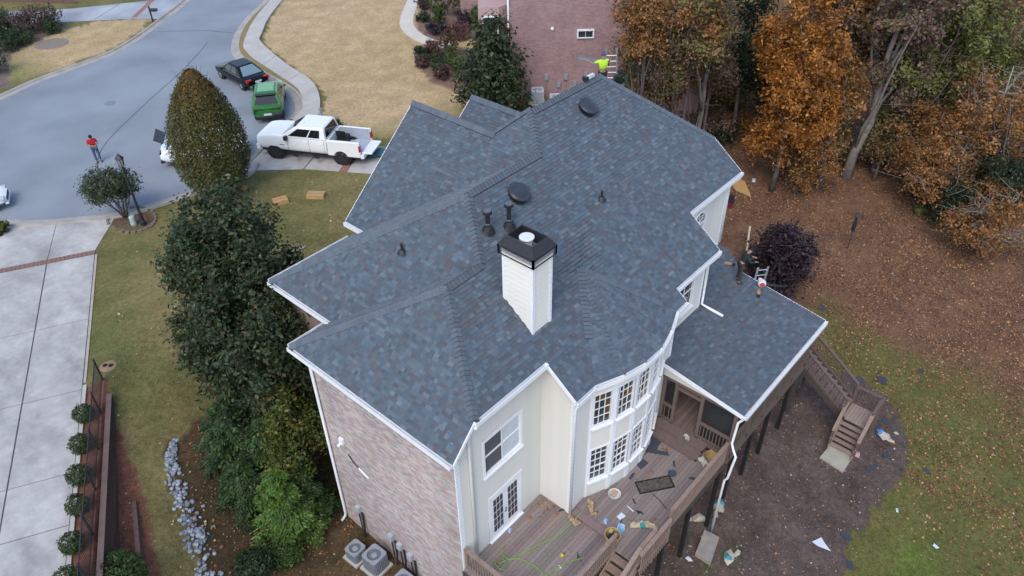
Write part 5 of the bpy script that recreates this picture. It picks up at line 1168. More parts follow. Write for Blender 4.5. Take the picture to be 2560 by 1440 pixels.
W_ = [  # name, label, crown px,py, crown z, radius, half height, leaves, leaf size, palette, trunk r, clumps, limbs, twigs
    ('maple_tree', 'blazing orange maple, brightest tree of the wood', 1990, 200, 3.2, 3.1, 6.0, 19000, 0.24, ORG, 0.16, 210, 10, 0),
    ('maple_tree', 'orange leaved tree rising over the brick house corner', 1625, 35, 7.2, 2.4, 2.8, 8000, 0.20, ORGD, 0.14, 75, 10, 6),
    ('thin_tree', 'thin mixed green and rust tree in front of the brick house', 1695, 100, 5.2, 2.6, 3.4, 11000, 0.20, MIX, 0.13, 130, 12, 8),
    ('thin_tree', 'thin rust leaved tree left of the patio slab', 1635, 175, 3.4, 1.7, 2.2, 8000, 0.18, MIX, 0.10, 110, 8, 8),
    ('thin_tree', 'bare pinkish tree beside the neighbour deck', 1790, 130, 3.5, 2.0, 2.8, 6000, 0.17, MAU, 0.11, 90, 12, 12),
    ('evergreen_tree', 'dark narrow evergreen beside the neighbour deck stair', 1868, 100, 3.4, 1.5, 5.6, 8000, 0.20, EVG, 0.15, 130, 4, 0),
    ('evergreen_tree', 'small dark evergreen under the orange maple', 1918, 238, -0.6, 1.2, 2.6, 4600, 0.18, EVG, 0.1, 80, 3, 0),
    ('oak_tree', 'dusky mauve tree behind the tall pale trunk', 2160, 60, 4.5, 3.2, 4.4, 7500, 0.25, MAU, 0.17, 95, 12, 6),
    ('oak_tree', 'mauve and olive tree in the middle of the wood', 2270, 140, 3.6, 3.2, 4.2, 7500, 0.24, MAU, 0.15, 90, 12, 6),
    ('oak_tree', 'olive green tree at the top of the wood', 2340, 70, 5.5, 3.8, 4.4, 9000, 0.25, OLV, 0.16, 110, 12, 4),
    ('oak_tree', 'olive green tree below the topmost one', 2360, 200, 2.0, 3.2, 3.4, 7500, 0.23, OLV, 0.14, 95, 10, 4),
    ('oak_tree', 'low olive understorey tree between the pale trunk and the orange one', 2270, 290, -0.5, 2.3, 2.2, 5200, 0.21, OLV, 0.09, 80, 9, 6),
    ('oak_tree', 'mixed rust tree just right of the maple', 2085, 300, -0.5, 1.8, 2.8, 5000, 0.22, MIX, 0.12, 85, 10, 6),
    ('oak_tree', 'rust tree at the foot of the maple', 2010, 390, -1.6, 2.2, 2.2, 5000, 0.20, ORGD, 0.1, 75, 9, 5),
    ('oak_tree', 'mixed green tree right of the tall pale trunk', 2215, 350, -1.4, 1.7, 2.0, 4000, 0.20, MIX, 0.1, 75, 8, 5),
    ('sparse_tree', 'sparse orange tree with pale bare branches at the right', 2400, 390, -1.2, 4.2, 3.6, 7200, 0.20, ORGD, 0.16, 105, 18, 14),
    ('sparse_tree', 'sparse orange tree cut by the right frame edge', 2510, 270, 2.0, 3.4, 3.8, 5600, 0.20, ORGD, 0.14, 90, 14, 12),
    ('sparse_tree', 'drooping orange tree low at the right frame edge', 2500, 545, -2.2, 3.2, 1.9, 6000, 0.18, ORGD, 0.12, 95, 14, 12),
    ('evergreen_tree', 'dark evergreen at the right behind the sparse tree', 2500, 450, -2.0, 2.6, 2.4, 8000, 0.19, EVG, 0.12, 110, 3, 0),
    ('evergreen_tree', 'dark evergreen behind the pale branching trunk', 2395, 500, -2.9, 1.9, 1.7, 5000, 0.18, EVG, 0.1, 80, 3, 0),
    ('bare_tree', 'bare grey tree in the top right corner', 2500, 110, 3.5, 3.5, 4.2, 3000, 0.2, MAU, 0.12, 60, 14, 10),
    ('sparse_tree', 'half bare orange tree at the right frame edge', 2555, 320, 1.0, 3.0, 3.2, 4200, 0.18, ORGD, 0.12, 75, 12, 8),
    ('oak_tree', 'rust tree behind the olive ones', 2450, 20, 6.0, 3.6, 4.0, 6500, 0.25, MIX, 0.15, 85, 10, 4),
    ('oak_tree', 'mauve tree at the top edge of the wood', 2060, 0, 6.0, 3.0, 3.6, 6500, 0.25, MAU, 0.15, 85, 10, 4),
    ('oak_tree', 'olive tree at the top edge beside the evergreen', 1800, 5, 7.5, 3.0, 3.4, 5200, 0.24, MIX, 0.14, 75, 10, 4),
    ('oak_tree', 'orange brown tree in the depth of the wood', 2180, 0, 6.0, 3.4, 4.0, 6000, 0.25, ORGD, 0.15, 80, 10, 4),
    ('oak_tree', 'low mixed tree in front of the brick wall by the ladder', 1600, 140, 4.0, 1.7, 2.2, 6000, 0.19, MIX, 0.09, 95, 9, 6),
    ('oak_tree', 'low rust tree between the brick wall and the roof corner', 1690, 200, 2.2, 1.9, 2.0, 6000, 0.19, ORGD, 0.09, 95, 9, 6),
    ('oak_tree', 'low mauve tree before the patio slab corner', 1765, 165, 2.4, 1.8, 2.2, 4500, 0.18, MAU, 0.09, 75, 9, 8),
    ('oak_tree', 'green and rust tree right of the neighbour deck', 1830, 180, 0.5, 2.4, 2.8, 7000, 0.2, MIX, 0.1, 65, 8, 5),
    ('oak_tree', 'rust and green tree over the end of the brick wall', 1745, 35, 6.6, 2.4, 3.0, 6500, 0.22, ORGD, 0.12, 85, 10, 6),
    ('oak_tree', 'pinkish tree hanging over the patio slab', 1650, 115, 5.2, 1.9, 2.6, 4200, 0.2, MAU, 0.1, 65, 9, 8),
    ('oak_tree', 'olive tree between the maple and the pale trunk', 2100, 120, 2.0, 2.2, 3.2, 5600, 0.22, OLV, 0.11, 80, 9, 4),
    ('oak_tree', 'mauve tree below the topmost olive one', 2290, 210, 2.0, 2.6, 3.0, 5600, 0.22, MAU, 0.11, 80, 9, 6),
    ('oak_tree', 'rust understorey tree deep behind the sparse orange one', 2330, 330, 0.0, 2.6, 2.4, 5600, 0.2, ORGD, 0.1, 80, 9, 6),
    ('oak_tree', 'olive tree at the right edge above the sparse orange ones', 2450, 150, 3.0, 3.0, 3.4, 6500, 0.22, OLV, 0.12, 85, 9, 5),
    ('oak_tree', 'mixed tree low between the two sparse orange trees', 2330, 420, -1.6, 2.3, 1.9, 4800, 0.19, ORGD, 0.09, 75, 9, 6),
]
for i, (nm, lab, px, py, cz, r, rz, n, sz, pal, tr_, ncl, nl, tw) in enumerate(W_):
    c = at(px, py, cz); base = (c[0], c[1], float(gz(c[0], c[1])))
    tree(nm, lab, base, blobset((c[0], c[1], cz), r, rz, 9, R_(200 + i), 0.5), int(n * 1.35), sz * 0.84, pal, 300 + i, tr_, limbs=nl, twigs=tw, bark=BARKL if 'sparse' in nm or 'bare' in nm else BARK, group='trees of the autumn wood', nclump=ncl, spread=0.30 if 'ever' not in nm else 0.34, shell=0.5)
tree('tall_tree', 'tall tree with thick pale grey trunk rising through the wood', (47.8, 13.07, -4.45), blobset((47.9, 13.1, 7.5), 3.6, 4.6, 11, R_(260)), 10000, 0.21, MAU, 361, 0.32, top=8.5, limbs=8, twigs=4, bark=BARKM, nclump=130, spread=.3)
for i, (px, py, h) in enumerate(((2022, 447, 7.0), (2046, 462, 6.0))):
    p = gnd(px, py); tree('slender_tree', ('slender dark trunked tree left of the thick pale trunk', 'short dark trunked tree just left of the thick pale trunk')[i], tuple(p), blobset((p[0], p[1], p[2] + h), 1.7, 2.2, 6, R_(270 + i)), 2600, 0.22, ORGD, 370 + i, 0.2, limbs=6, twigs=4, nclump=50, spread=.3)
# far wood that reads as one mass
rs = R_(500); V = []; Cc = []
for i in range(46):
    x, y = rs.uniform(58, 112), rs.uniform(-22, 52)
    if y > 34 and x < 62: continue
    h = rs.uniform(2, 8); pal = (MAU, OLV, MIX, ORGD, OLV, MAU)[i % 6]; v, c_ = crown(blobset((x, y, gz(x, y) + h), 3.8, 4.5, 5, rs), 1500, 0.42, pal, rs, nclump=60, spread=.45, shell=.5); V.append(v); Cc.append(c_)
fw = quads_obj('far_woodland', np.concatenate(V), np.concatenate(Cc), LEAF); fw['kind'] = 'stuff'; fw['label'] = 'autumn woodland far behind the yard'
# undergrowth along the back of the brick house
UG = [('tangled brown undergrowth behind the far roof corner', 1735, 300, 1.6, 0.7, BRN), ('rusty undergrowth left of the dark bush', 1690, 270, 1.5, 0.7, MIX), ('dark low bush at the edge of the leaf litter', 1800, 345, 1.3, 0.55, EVG), ('mauve undergrowth above the roof edge', 1770, 335, 1.5, 0.6, MAU), ('rust coloured brush under the orange maple', 1870, 325, 1.6, 0.8, ORGD), ('olive brush below the patio slab', 1760, 235, 1.7, 0.6, OLV), ('olive brush right of the patio slab', 1850, 262, 1.6, 0.7, MIX), ('reddish brush behind the pale trunk', 2210, 400, 1.8, 0.8, REDD), ('brown brush between the trunks', 2090, 395, 1.4, 0.6, MIX), ('pink tinged brush deep in the wood', 2300, 340, 2.0, 0.9, MAU), ('small bright green sapling on the leaf litter', 2298, 540, 0.35, 0.5, OLV)]
for i, (lab, px, py, r, rz, pal) in enumerate(UG): p = gnd(px, py); shrub('undergrowth_bush', lab, p, r, rz, int(1800 * r), 0.16, pal, 400 + i, group='undergrowth bushes at the wood edge', cat='bush', nclump=60, spread=r * .22, shell=.5)

# ---------------------------------------------------------------- fallen leaves
rs = R_(600)
LIT = [(0.37, 0.190, 0.085, 3.6), (0.23, 0.105, 0.055, 4), (0.15, 0.072, 0.046, 4), (0.38, 0.26, 0.15, 0.9), (0.26, 0.125, 0.06, 2), (0.075, 0.045, 0.035, 2)]
def scatter(poly, dens, size, seed, keep=None, pal=LIT, lift=0.012):
    rs = R_(seed); P = np.array(poly); lo, hi = P.min(0), P.max(0); n = int((hi - lo).prod() * dens); x = rs.uniform(lo[0], hi[0], n); y = rs.uniform(lo[1], hi[1], n)
    m = inpoly(x, y, poly)
    if keep is not None: m &= keep(x, y, rs)
    x, y = x[m], y[m]; z = gz(x, y); c = np.stack([x, y, z + lift + rs.uniform(0, .03, len(x))], 1)
    q = (c - CAM) @ RC.T; u = q[:, 0] / q[:, 2] * 1920; v = q[:, 1] / q[:, 2] * 1920; s = (np.abs(u) < 1420) & (np.abs(v) < 860) & (q[:, 2] > 0); c = c[s]
    nr = rs.normal(size=(len(c), 3)) * .35 + np.array([0, 0, 1.]); return leaf_quads(c, nr, size, rs, .7), pick(pal, len(c), rs, .3)
def keep_f(x, y, rs):
    d = np.hypot(x, y); g_ = np.clip(grass_k(x, y), 0, 1) * (y < 9); return (rs.uniform(size=len(x)) < np.clip(1.1 - 0.36 * g_, 0, 1) * np.clip((fbm(x, y, 2.2, 9) - .24) * 3.2, .14, 1)) & (d < 75) & ~inpoly(x, y, Z_MULCH)
A1 = scatter([(24, -14), (75, -14), (75, 26), (27, 24), (26.5, 10)], 125, 0.095, 601, keep_f); A0 = scatter([(17, -8), (27.3, -8), (27.3, 7), (17, 4)], 60, 0.11, 605, lambda x, y, rs: (rs.uniform(size=len(x)) < np.clip(.05 + .5 * sstep(20, 29, x - 0.6 * y), 0, 1)) & ~inpoly(x, y, Z_MULCH))
A2 = scatter(Z_MULCH, 40, 0.080, 602, lambda x, y, rs: rs.uniform(size=len(x)) < .5, LIT + [(0.32, 0.30, 0.29, 3.0), (0.16, 0.14, 0.135, 4)])
A3 = scatter(Z_ACBED, 34, 0.09, 603); A4 = scatter([(2, 17), (12, 17), (14, 34), (9, 36), (4, 26)], 1.6, 0.10, 604, lambda x, y, rs: drive_d(x, y) > 1.1, [(0.42, 0.30, 0.17), (0.35, 0.2, 0.09), (0.5, 0.42, 0.3)])
A5 = scatter(Z_REDM, 30, 0.07, 606, lambda x, y, rs: drive_d(x, y) > 1.2, [(0.25, 0.12, 0.08), (0.33, 0.17, 0.1), (0.14, 0.07, 0.05)]); A6 = scatter([(14, 24), (24, 26), (22, 33), (15, 36.5)], 0.9, 0.10, 607, None, [(0.45, 0.33, 0.2), (0.5, 0.42, 0.3)])
AA = [A1, A0, A2, A3, A4, A5, A6]
ll = quads_obj('fallen_leaves', np.concatenate([a[0] for a in AA]), np.concatenate([a[1] for a in AA]), matcol('dry_leaf', 0.8, 30, .2, .2)); ll['kind'] = 'stuff'; ll['label'] = 'orange brown leaves fallen over the yard'
# rock bed
rb = thing('rock_bed', 'bed of pale blue grey drainage rocks along the side yard', 'rocks', tuple(gnd(470, 1300)), worldparts=True)
ROCK = matcol('drain_rock', 0.85, 8, .25, .25, .2); path = [gnd(*p) for p in ((432, 1105), (428, 1150), (440, 1210), (470, 1290), (492, 1350), (510, 1440), (525, 1500))]; rs = R_(700)
ico = bmesh.new(); bmesh.ops.create_icosphere(ico, subdivisions=1, radius=1); IV = np.array([v.co for v in ico.verts]); IF = [[v.index for v in f.verts] for f in ico.faces]; ico.free()
for i in range(300):
    s = rs.uniform(0, len(path) - 1.001); k = int(s); p = path[k] + (path[k + 1] - path[k]) * (s - k); off = rs.normal() * (0.12 + 0.045 * s); x, y = p[0] + off * .9, p[1] + off * .35
    r = rs.uniform(.045, .125); v = IV * np.array([r * rs.uniform(.8, 1.4), r * rs.uniform(.7, 1.1), r * rs.uniform(.45, .8)]) * rs.uniform(.85, 1.15, (len(IV), 1)); a = rs.uniform(0, PI); v = v @ np.array([[math.cos(a), -math.sin(a), 0], [math.sin(a), math.cos(a), 0], [0, 0, 1]])
    MB().add(v + (x, y, float(gz(x, y)) + r * .3), IF, tuple(np.array((0.30, 0.33, 0.37)) * rs.uniform(.55, 1.25))).build('rock', ROCK, rb)
# ================================================================== NEIGHBOUR'S BRICK HOUSE
NH = thing('neighbour_house', 'pink brick house side wall with white bay window, cut by the top frame edge', 'house', (39.0, 31.3, 0.0), worldparts=True)
nbm, nn, nl_, nb_ = nodes_of('pink_brick_courses')
tc = nn.new('ShaderNodeTexCoord'); mp = nn.new('ShaderNodeMapping'); mp.inputs['Rotation'].default_value = (math.radians(90), 0, 0)
bt = nn.new('ShaderNodeTexBrick'); bt.inputs['Scale'].default_value = 1.0; bt.inputs['Brick Width'].default_value = 0.215; bt.inputs['Row Height'].default_value = 0.078; bt.inputs['Mortar Size'].default_value = 0.008
bt.inputs['Color1'].default_value = (0.36, 0.222, 0.215, 1); bt.inputs['Color2'].default_value = (0.265, 0.152, 0.155, 1); bt.inputs['Mortar'].default_value = (0.38, 0.30, 0.295, 1)
nl_.new(tc.outputs['UV'], bt.inputs['Vector']); nz = nn.new('ShaderNodeTexNoise'); nz.inputs['Scale'].default_value = 1.3; nz.inputs['Detail'].default_value = 8; nl_.new(tc.outputs['UV'], nz.inputs['Vector'])
mx = nn.new('ShaderNodeMixRGB'); mx.blend_type = 'MULTIPLY'; mx.inputs['Fac'].default_value = 0.35; nl_.new(bt.outputs['Color'], mx.inputs[1])
rp = nn.new('ShaderNodeValToRGB'); rp.color_ramp.elements[0].position = 0.35; rp.color_ramp.elements[0].color = (0.62, 0.58, 0.64, 1); rp.color_ramp.elements[1].position = 0.65; rp.color_ramp.elements[1].color = (1.1, 1.05, 1.02, 1)
nl_.new(nz.outputs['Fac'], rp.inputs['Fac']); nl_.new(rp.outputs['Color'], mx.inputs[2]); nl_.new(mx.outputs['Color'], nb_.inputs['Base Color']); nb_.inputs['Roughness'].default_value = 0.9
ND = np.array([0.68, -0.733]); NO = np.array([-0.733, -0.68])            # along the wall, and out of it (towards the lawn)
NB0 = at(1276, 246, 0.0)[:2]                                            # left end of the long wall, ground level
def brick_panel(name, p, q, z0, z1, parent=NH):
    me = bpy.data.meshes.new(name); L = np.linalg.norm(np.array(q) - np.array(p)); me.from_pydata([(*p, z0), (*q, z0), (*q, z1), (*p, z1)], [], [(0, 1, 2, 3)])
    uv = me.uv_layers.new(); uv.data.foreach_set('uv', [0, z0, L, z0, L, z1, 0, z1]); me.materials.append(nbm); return link(name, me, parent)
brick_panel('wall', NB0, NB0 + ND * 12.6, -4.0, 10.0)
brick_panel('wall', NB0 - NO * 16, NB0, -0.5, 10.0)
brick_panel('wall', NB0 - NO * 15 - ND * 3.6, NB0 - NO * 15, -0.5, 10.0)
brick_panel('wall', NB0 + ND * 12.6, NB0 + ND * 12.6 - NO * 10, -4.0, 10.0)
b = MB(); b.prism([tuple(NB0 - NO * 0.2 + ND * .2), tuple(NB0 + ND * 12.4 - NO * .2), tuple(NB0 + ND * 12.4 - NO * 10), tuple(NB0 - NO * 10 + ND * .2)], 9.9, 10.0); b.build('attic_floor', CREAM, NH)
def nbx(s, o, z): p = NB0 + ND * s + NO * o; return (p[0], p[1], z)
b = MB(); b.tube([nbx(-0.05, 0.06, 0.1), nbx(-0.05, 0.06, 10)], 0.06, 8); b.build('downspout', WHITE, NH, True)
# bay window of the front part
bay = NB0 - ND * 1.0 - NO * 0.75; b = MB(); b.prism([tuple(bay - ND * .9 - NO * .9), tuple(bay + ND * .9 - NO * .9), tuple(bay + ND * .9 + NO * .25), tuple(bay + ND * .35 + NO * .75), tuple(bay - ND * .9 + NO * .75)][::-1], 0.0, 3.1); b.build('bay_base', mat('pale_brick_bay', (0.48, 0.33, 0.31), (0.4, 0.27, 0.26), 12), NH)
b = MB(); q = [tuple(bay - ND * .95 - NO * .9), tuple(bay + ND * .95 - NO * .9), tuple(bay + ND * .95 + NO * .28), tuple(bay + ND * .38 + NO * .82), tuple(bay - ND * .95 + NO * .82)][::-1]
b.prism(q, 3.1, 3.35); b.build('bay_sill', WHITE, NH)
b = MB(); b.prism([tuple(np.array(p) * .96 + bay * .04) for p in q], 3.35, 6.0); b.build('bay_frame', mat('pale_brick_bay', (0, 0, 0)), NH)
pw0 = bay + ND * .36 + NO * .80; bw_ = window(tuple(bay - ND * .60 + NO * .83), ND, 0.0, 0.85, 3.6, 5.4, 2, 3, parent=NH, warm=0, case=0.08, sill=0.06)
# small basement window
pw_ = None
s0 = 4.35; window(tuple(NB0 + ND * s0 + NO * 0.06), ND, 0, 0.9, 4.0, 4.42, 2, 1, parent=NH, warm=0, case=0.09, sill=0.0)
b = MB(); b.lathe([(0.10, 0), (0.10, .12), (.05, .14)], nbx(2.7, 0, 4.6), 12, (*NO, 0)); b.build('dryer_vent', WHITE, NH)
# its air conditioners and meter boxes
GREYM = mat('grey_painted_metal', (0.30, 0.32, 0.35), (0.24, 0.26, 0.29), 5, 0.5)
def ac_unit(label, p, rz, w=0.78, h=0.85, tone=1.0, group='air conditioners', blades=True):
    t = thing('air_conditioner', label, 'air conditioner', tuple(p), rz, group)
    c1 = mat('ac_case_%d' % int(tone * 10), (0.20 * tone, 0.22 * tone, 0.25 * tone), (0.16 * tone, 0.175 * tone, 0.2 * tone), 5, 0.5)
    c2 = mat('ac_top_%d' % int(tone * 10), (0.40 * tone, 0.44 * tone, 0.48 * tone), (0.34 * tone, 0.37 * tone, 0.41 * tone), 4, 0.45)
    k = w / 2; b = MB(); b.box(-k * 1.25, k * 1.25, -k * 1.25, k * 1.25, -0.12, 0.05); b.build('pad', CONC, t)
    rr = 0.12; ring = []
    for cx, cy, a0 in ((k - rr, k - rr, 0), (-k + rr, k - rr, 90), (-k + rr, -k + rr, 180), (k - rr, -k + rr, 270)):
        for a in (0, 30, 60, 90): ring.append((cx + rr * math.cos(math.radians(a0 + a)), cy + rr * math.sin(math.radians(a0 + a))))
    b = MB(); b.prism(ring, 0.06, h - .06); b.build('case', c1, t)
    b = MB()
    for i in range(len(ring)):
        p0, p1 = np.array(ring[i]), np.array(ring[(i + 1) % len(ring)]); m = max(1, int(np.linalg.norm(p1 - p0) / .07))
        for j in range(m): q_ = p0 + (p1 - p0) * (j + .5) / m; q_ = q_ * 1.012; b.box(q_[0] - .012, q_[0] + .012, q_[1] - .012, q_[1] + .012, .1, h - .1)
    b.build('fins', c2, t)['kind'] = 'stuff'
    R0 = k * .74; b = MB(); n = len(ring); tin = [(R0 * math.cos(2 * PI * i / 32), R0 * math.sin(2 * PI * i / 32)) for i in range(32)]
    ro = []
    for i in range(32):
        a = 2 * PI * i / 32; d = np.array([math.cos(a), math.sin(a)]); s = min(k / max(abs(d[0]), 1e-6), k / max(abs(d[1]), 1e-6)); s = min(s, k * 1.30); ro.append(tuple(d * s))
    vs = [(*p, h) for p in ro] + [(*p, h) for p in tin] + [(*p, h - .06) for p in ro] + [(*p, h - .10) for p in tin]; fs = []
    for i in range(32): j = (i + 1) % 32; fs += [(i, j, 32 + j, 32 + i), (64 + i, 64 + j, j, i), (32 + i, 32 + j, 96 + j, 96 + i)]
    b.add(vs, fs); b.build('top_panel', c2, t)
    b = MB(); b.lathe([(R0, h - .11), (0.0, h - .11)], (0, 0, 0), 24); b.build('well', BLACKM, t)
    b = MB(); b.lathe([(0.11, h - .10), (0.11, h - .05), (0.06, h - .04)], (0, 0, 0), 14)
    fan = b.build('fan_hub', c2, t)
    for i in range(4):
        a = i * PI / 2 + .4; d = np.array([math.cos(a), math.sin(a)]); e = np.array([-d[1], d[0]]); q = MB(); q.add([(*(d * .1 - e * .05), h - .09), (*(d * R0 * .9 - e * .12), h - .10), (*(d * R0 * .9 + e * .12), h - .06), (*(d * .1 + e * .05), h - .06)], [(0, 1, 2, 3)]); q.build('blade', c1, fan)
    return t
ac_unit('grey air conditioner below the pink brick wall, taller one', (*(NB0 + ND * 1.75 + NO * .75), 0.02), math.atan2(ND[1], ND[0]), 0.8, 0.9, 1.3); ac_unit('grey air conditioner below the pink brick wall, half hidden by the roof', (*(NB0 + ND * 2.95 + NO * 1.0), -0.15), math.atan2(ND[1], ND[0]), 0.8, 0.7, 1.3)
for i, (s, z, lab) in enumerate(((2.25, 1.25, 'leftmost'), (3.05, 0.75, 'second from the left'), (3.5, 1.25, 'middle'), (4.1, 0.75, 'second from the right'), (4.8, 1.35, 'rightmost'))):
    mt = thing('meter_box', 'small grey meter box on the pink brick wall, %s of five' % lab, 'meter box', nbx(s, 0.02, z), group='meter boxes on the pink wall', worldparts=True)
    b = MB(); b.obox(nbx(s, 0.01, z), (*(ND * .24), 0), (*(NO * .13), 0), (0, 0, .36)); b.build('box', GREYM, mt); b = MB(); b.tube([nbx(s + .12, .06, z), nbx(s + .12, .06, z - .7)], .022, 6); b.build('conduit', GREYM, mt)
# its deck, stair and patio slab
RDK = mat('red_brown_deck', (0.155, 0.070, 0.062), (0.115, 0.052, 0.047), 5, 0.8)
ND2 = thing('neighbour_deck', 'red brown wooden deck and stair behind the brick house', 'deck', tuple(gnd(1760, 180)), worldparts=True)
zz = 1.3; p0 = at(1700, 104, zz)[:2]; p1 = at(1838, 96, zz)[:2]; d = (p1 - p0) / np.linalg.norm(p1 - p0); L_ = np.linalg.norm(p1 - p0); o = np.array([-d[1], d[0]])
b = MB(); b.obox((*p0, zz - .2), (*(d * L_), 0), (*(o * 4.0), 0), (0, 0, .2)); b.build('platform', RDK, ND2)
railing(tuple(p0), tuple(p1), zz, 1.0, ND2, RDK, gap=0.16)
for s in (0.05, .35, .68, .97): q = p0 + d * L_ * s; b = MB(); b.box(q[0] - .08, q[0] + .08, q[1] - .08, q[1] + .08, -2.5, zz + 1.05); b.build('post', RDK, ND2)
for i in range(10): q = p0 + d * (2.2 + i * .24) + o * .5; b = MB(); b.obox((*q, zz - .3 - i * .22), (*(d * .26), 0), (*(o * 1.0), 0), (0, 0, .05)); b.build('tread', RDK, ND2)
b = MB(); q0, q1 = p0 + d * 2.1 + o * .5, p0 + d * 4.6 + o * .5; b.bar((*q0, zz - .3), (*q1, zz - 2.5), .05, .28); b.build('stringer', RDK, ND2)
b = MB(); b.prism([tuple(p0 + d * .3 + o * .3), tuple(p0 + d * (L_ - .2) + o * .3), tuple(p0 + d * (L_ - .2) + o * 3.9), tuple(p0 + d * .3 + o * 3.9)], -2.2, zz - .35); b.build('underdeck_block', mat('dark_underdeck', (0.02, 0.017, 0.016)), ND2)  # near-black block filling the space below the platform
pz = -1.4; pp = [at(x, y, pz)[:2] for x, y in ((1664, 208), (1832, 207), (1815, 160), (1690, 166))]; b = MB(); b.prism([tuple(p) for p in pp], pz - .5, pz); tag(b.build('patio_slab', mat('grey_slab', (0.27, 0.285, 0.30), (0.22, 0.23, 0.25), 1.5, .8)), 'grey concrete patio slab behind the brick house', 'patio')

# ================================================================== VEHICLES
TYRE = mat('tyre_rubber', (0.012, 0.012, 0.013), (0.022, 0.022, 0.023), 20, 0.8)
CARGL = glass('car_glass', (0.012, 0.015, 0.018), 0.03, 0.8)
def paint(name, c, rough=0.28):
    if name in _mats: return _mats[name]
    m, n, l, b = nodes_of(name); b.inputs['Base Color'].default_value = (*c, 1); b.inputs['Roughness'].default_value = rough; b.inputs['Coat Weight'].default_value = 0.35; b.inputs['Coat Roughness'].default_value = 0.06
    tc = n.new('ShaderNodeTexCoord'); nz = n.new('ShaderNodeTexNoise'); nz.inputs['Scale'].default_value = 3; l.new(tc.outputs['Object'], nz.inputs['Vector']); mr = n.new('ShaderNodeMapRange'); mr.inputs['To Min'].default_value = rough * .8; mr.inputs['To Max'].default_value = rough * 1.3; l.new(nz.outputs['Fac'], mr.inputs['Value']); l.new(mr.outputs['Result'], b.inputs['Roughness'])
    _mats[name] = m; return m
def loft(secs, name, m, parent, bev=0.0):
    b = MB(); k = None; vs = []
    for x, half in secs:
        ring = [(x, y, z) for y, z in half] + [(x, -y, z) for y, z in half[::-1] if y > 1e-6]; k = len(ring); vs += ring
    fs = []
    for i in range(len(secs) - 1):
        for j in range(k): fs.append((i * k + j, i * k + (j + 1) % k, (i + 1) * k + (j + 1) % k, (i + 1) * k + j))
    fs += [tuple(range(k)), tuple(range((len(secs) - 1) * k, len(secs) * k))[::-1]]
    b.add(vs, [f[::-1] for f in fs]); ob = b.build(name, m, parent, True)
    md = ob.modifiers.new('round', 'SUBSURF'); md.levels = 2; md.render_levels = 2
    return ob
def sect(w, zb, zt, crown_=0.02): return [(0, zb), (w * .80, zb), (w * .97, zb + .14), (w, zb + (zt - zb) * .45), (w * .985, zb + (zt - zb) * .72), (w * .955, zt - .05), (w * .87, zt), (0, zt + crown_)]
def wheel(t, x, y, r, w, rimc, spokes=6, out=1):
    b = MB(); b.lathe([(r * .62, -w / 2), (r * .93, -w / 2), (r, -w * .3), (r, w * .3), (r * .93, w / 2), (r * .62, w / 2)], (x, y, r), 24, (0, 1, 0)); wh = b.build('wheel', TYRE, t, True); wh.modifiers.new('e', 'EDGE_SPLIT').split_angle = math.radians(40)
    b = MB(); b.lathe([(r * .64, out * w * .30), (r * .60, out * w * .42), (r * .15, out * w * .36), (0.0, out * w * .40)], (x, y, r), 24, (0, 1, 0)); b.build('rim', rimc, wh, False)
    b = MB()
    for i in range(spokes):
        a = 2 * PI * i / spokes; b.bar((x + r * .1 * math.cos(a), y + out * w * .44, r + r * .1 * math.sin(a)), (x + r * .6 * math.cos(a), y + out * w * .44, r + r * .6 * math.sin(a)), .05, .05, up=(0, 1, 0))
    b.build('spokes', rimc, wh)
def lerp3(a, b, t): return np.array(a, float) * (1 - t) + np.array(b, float) * t
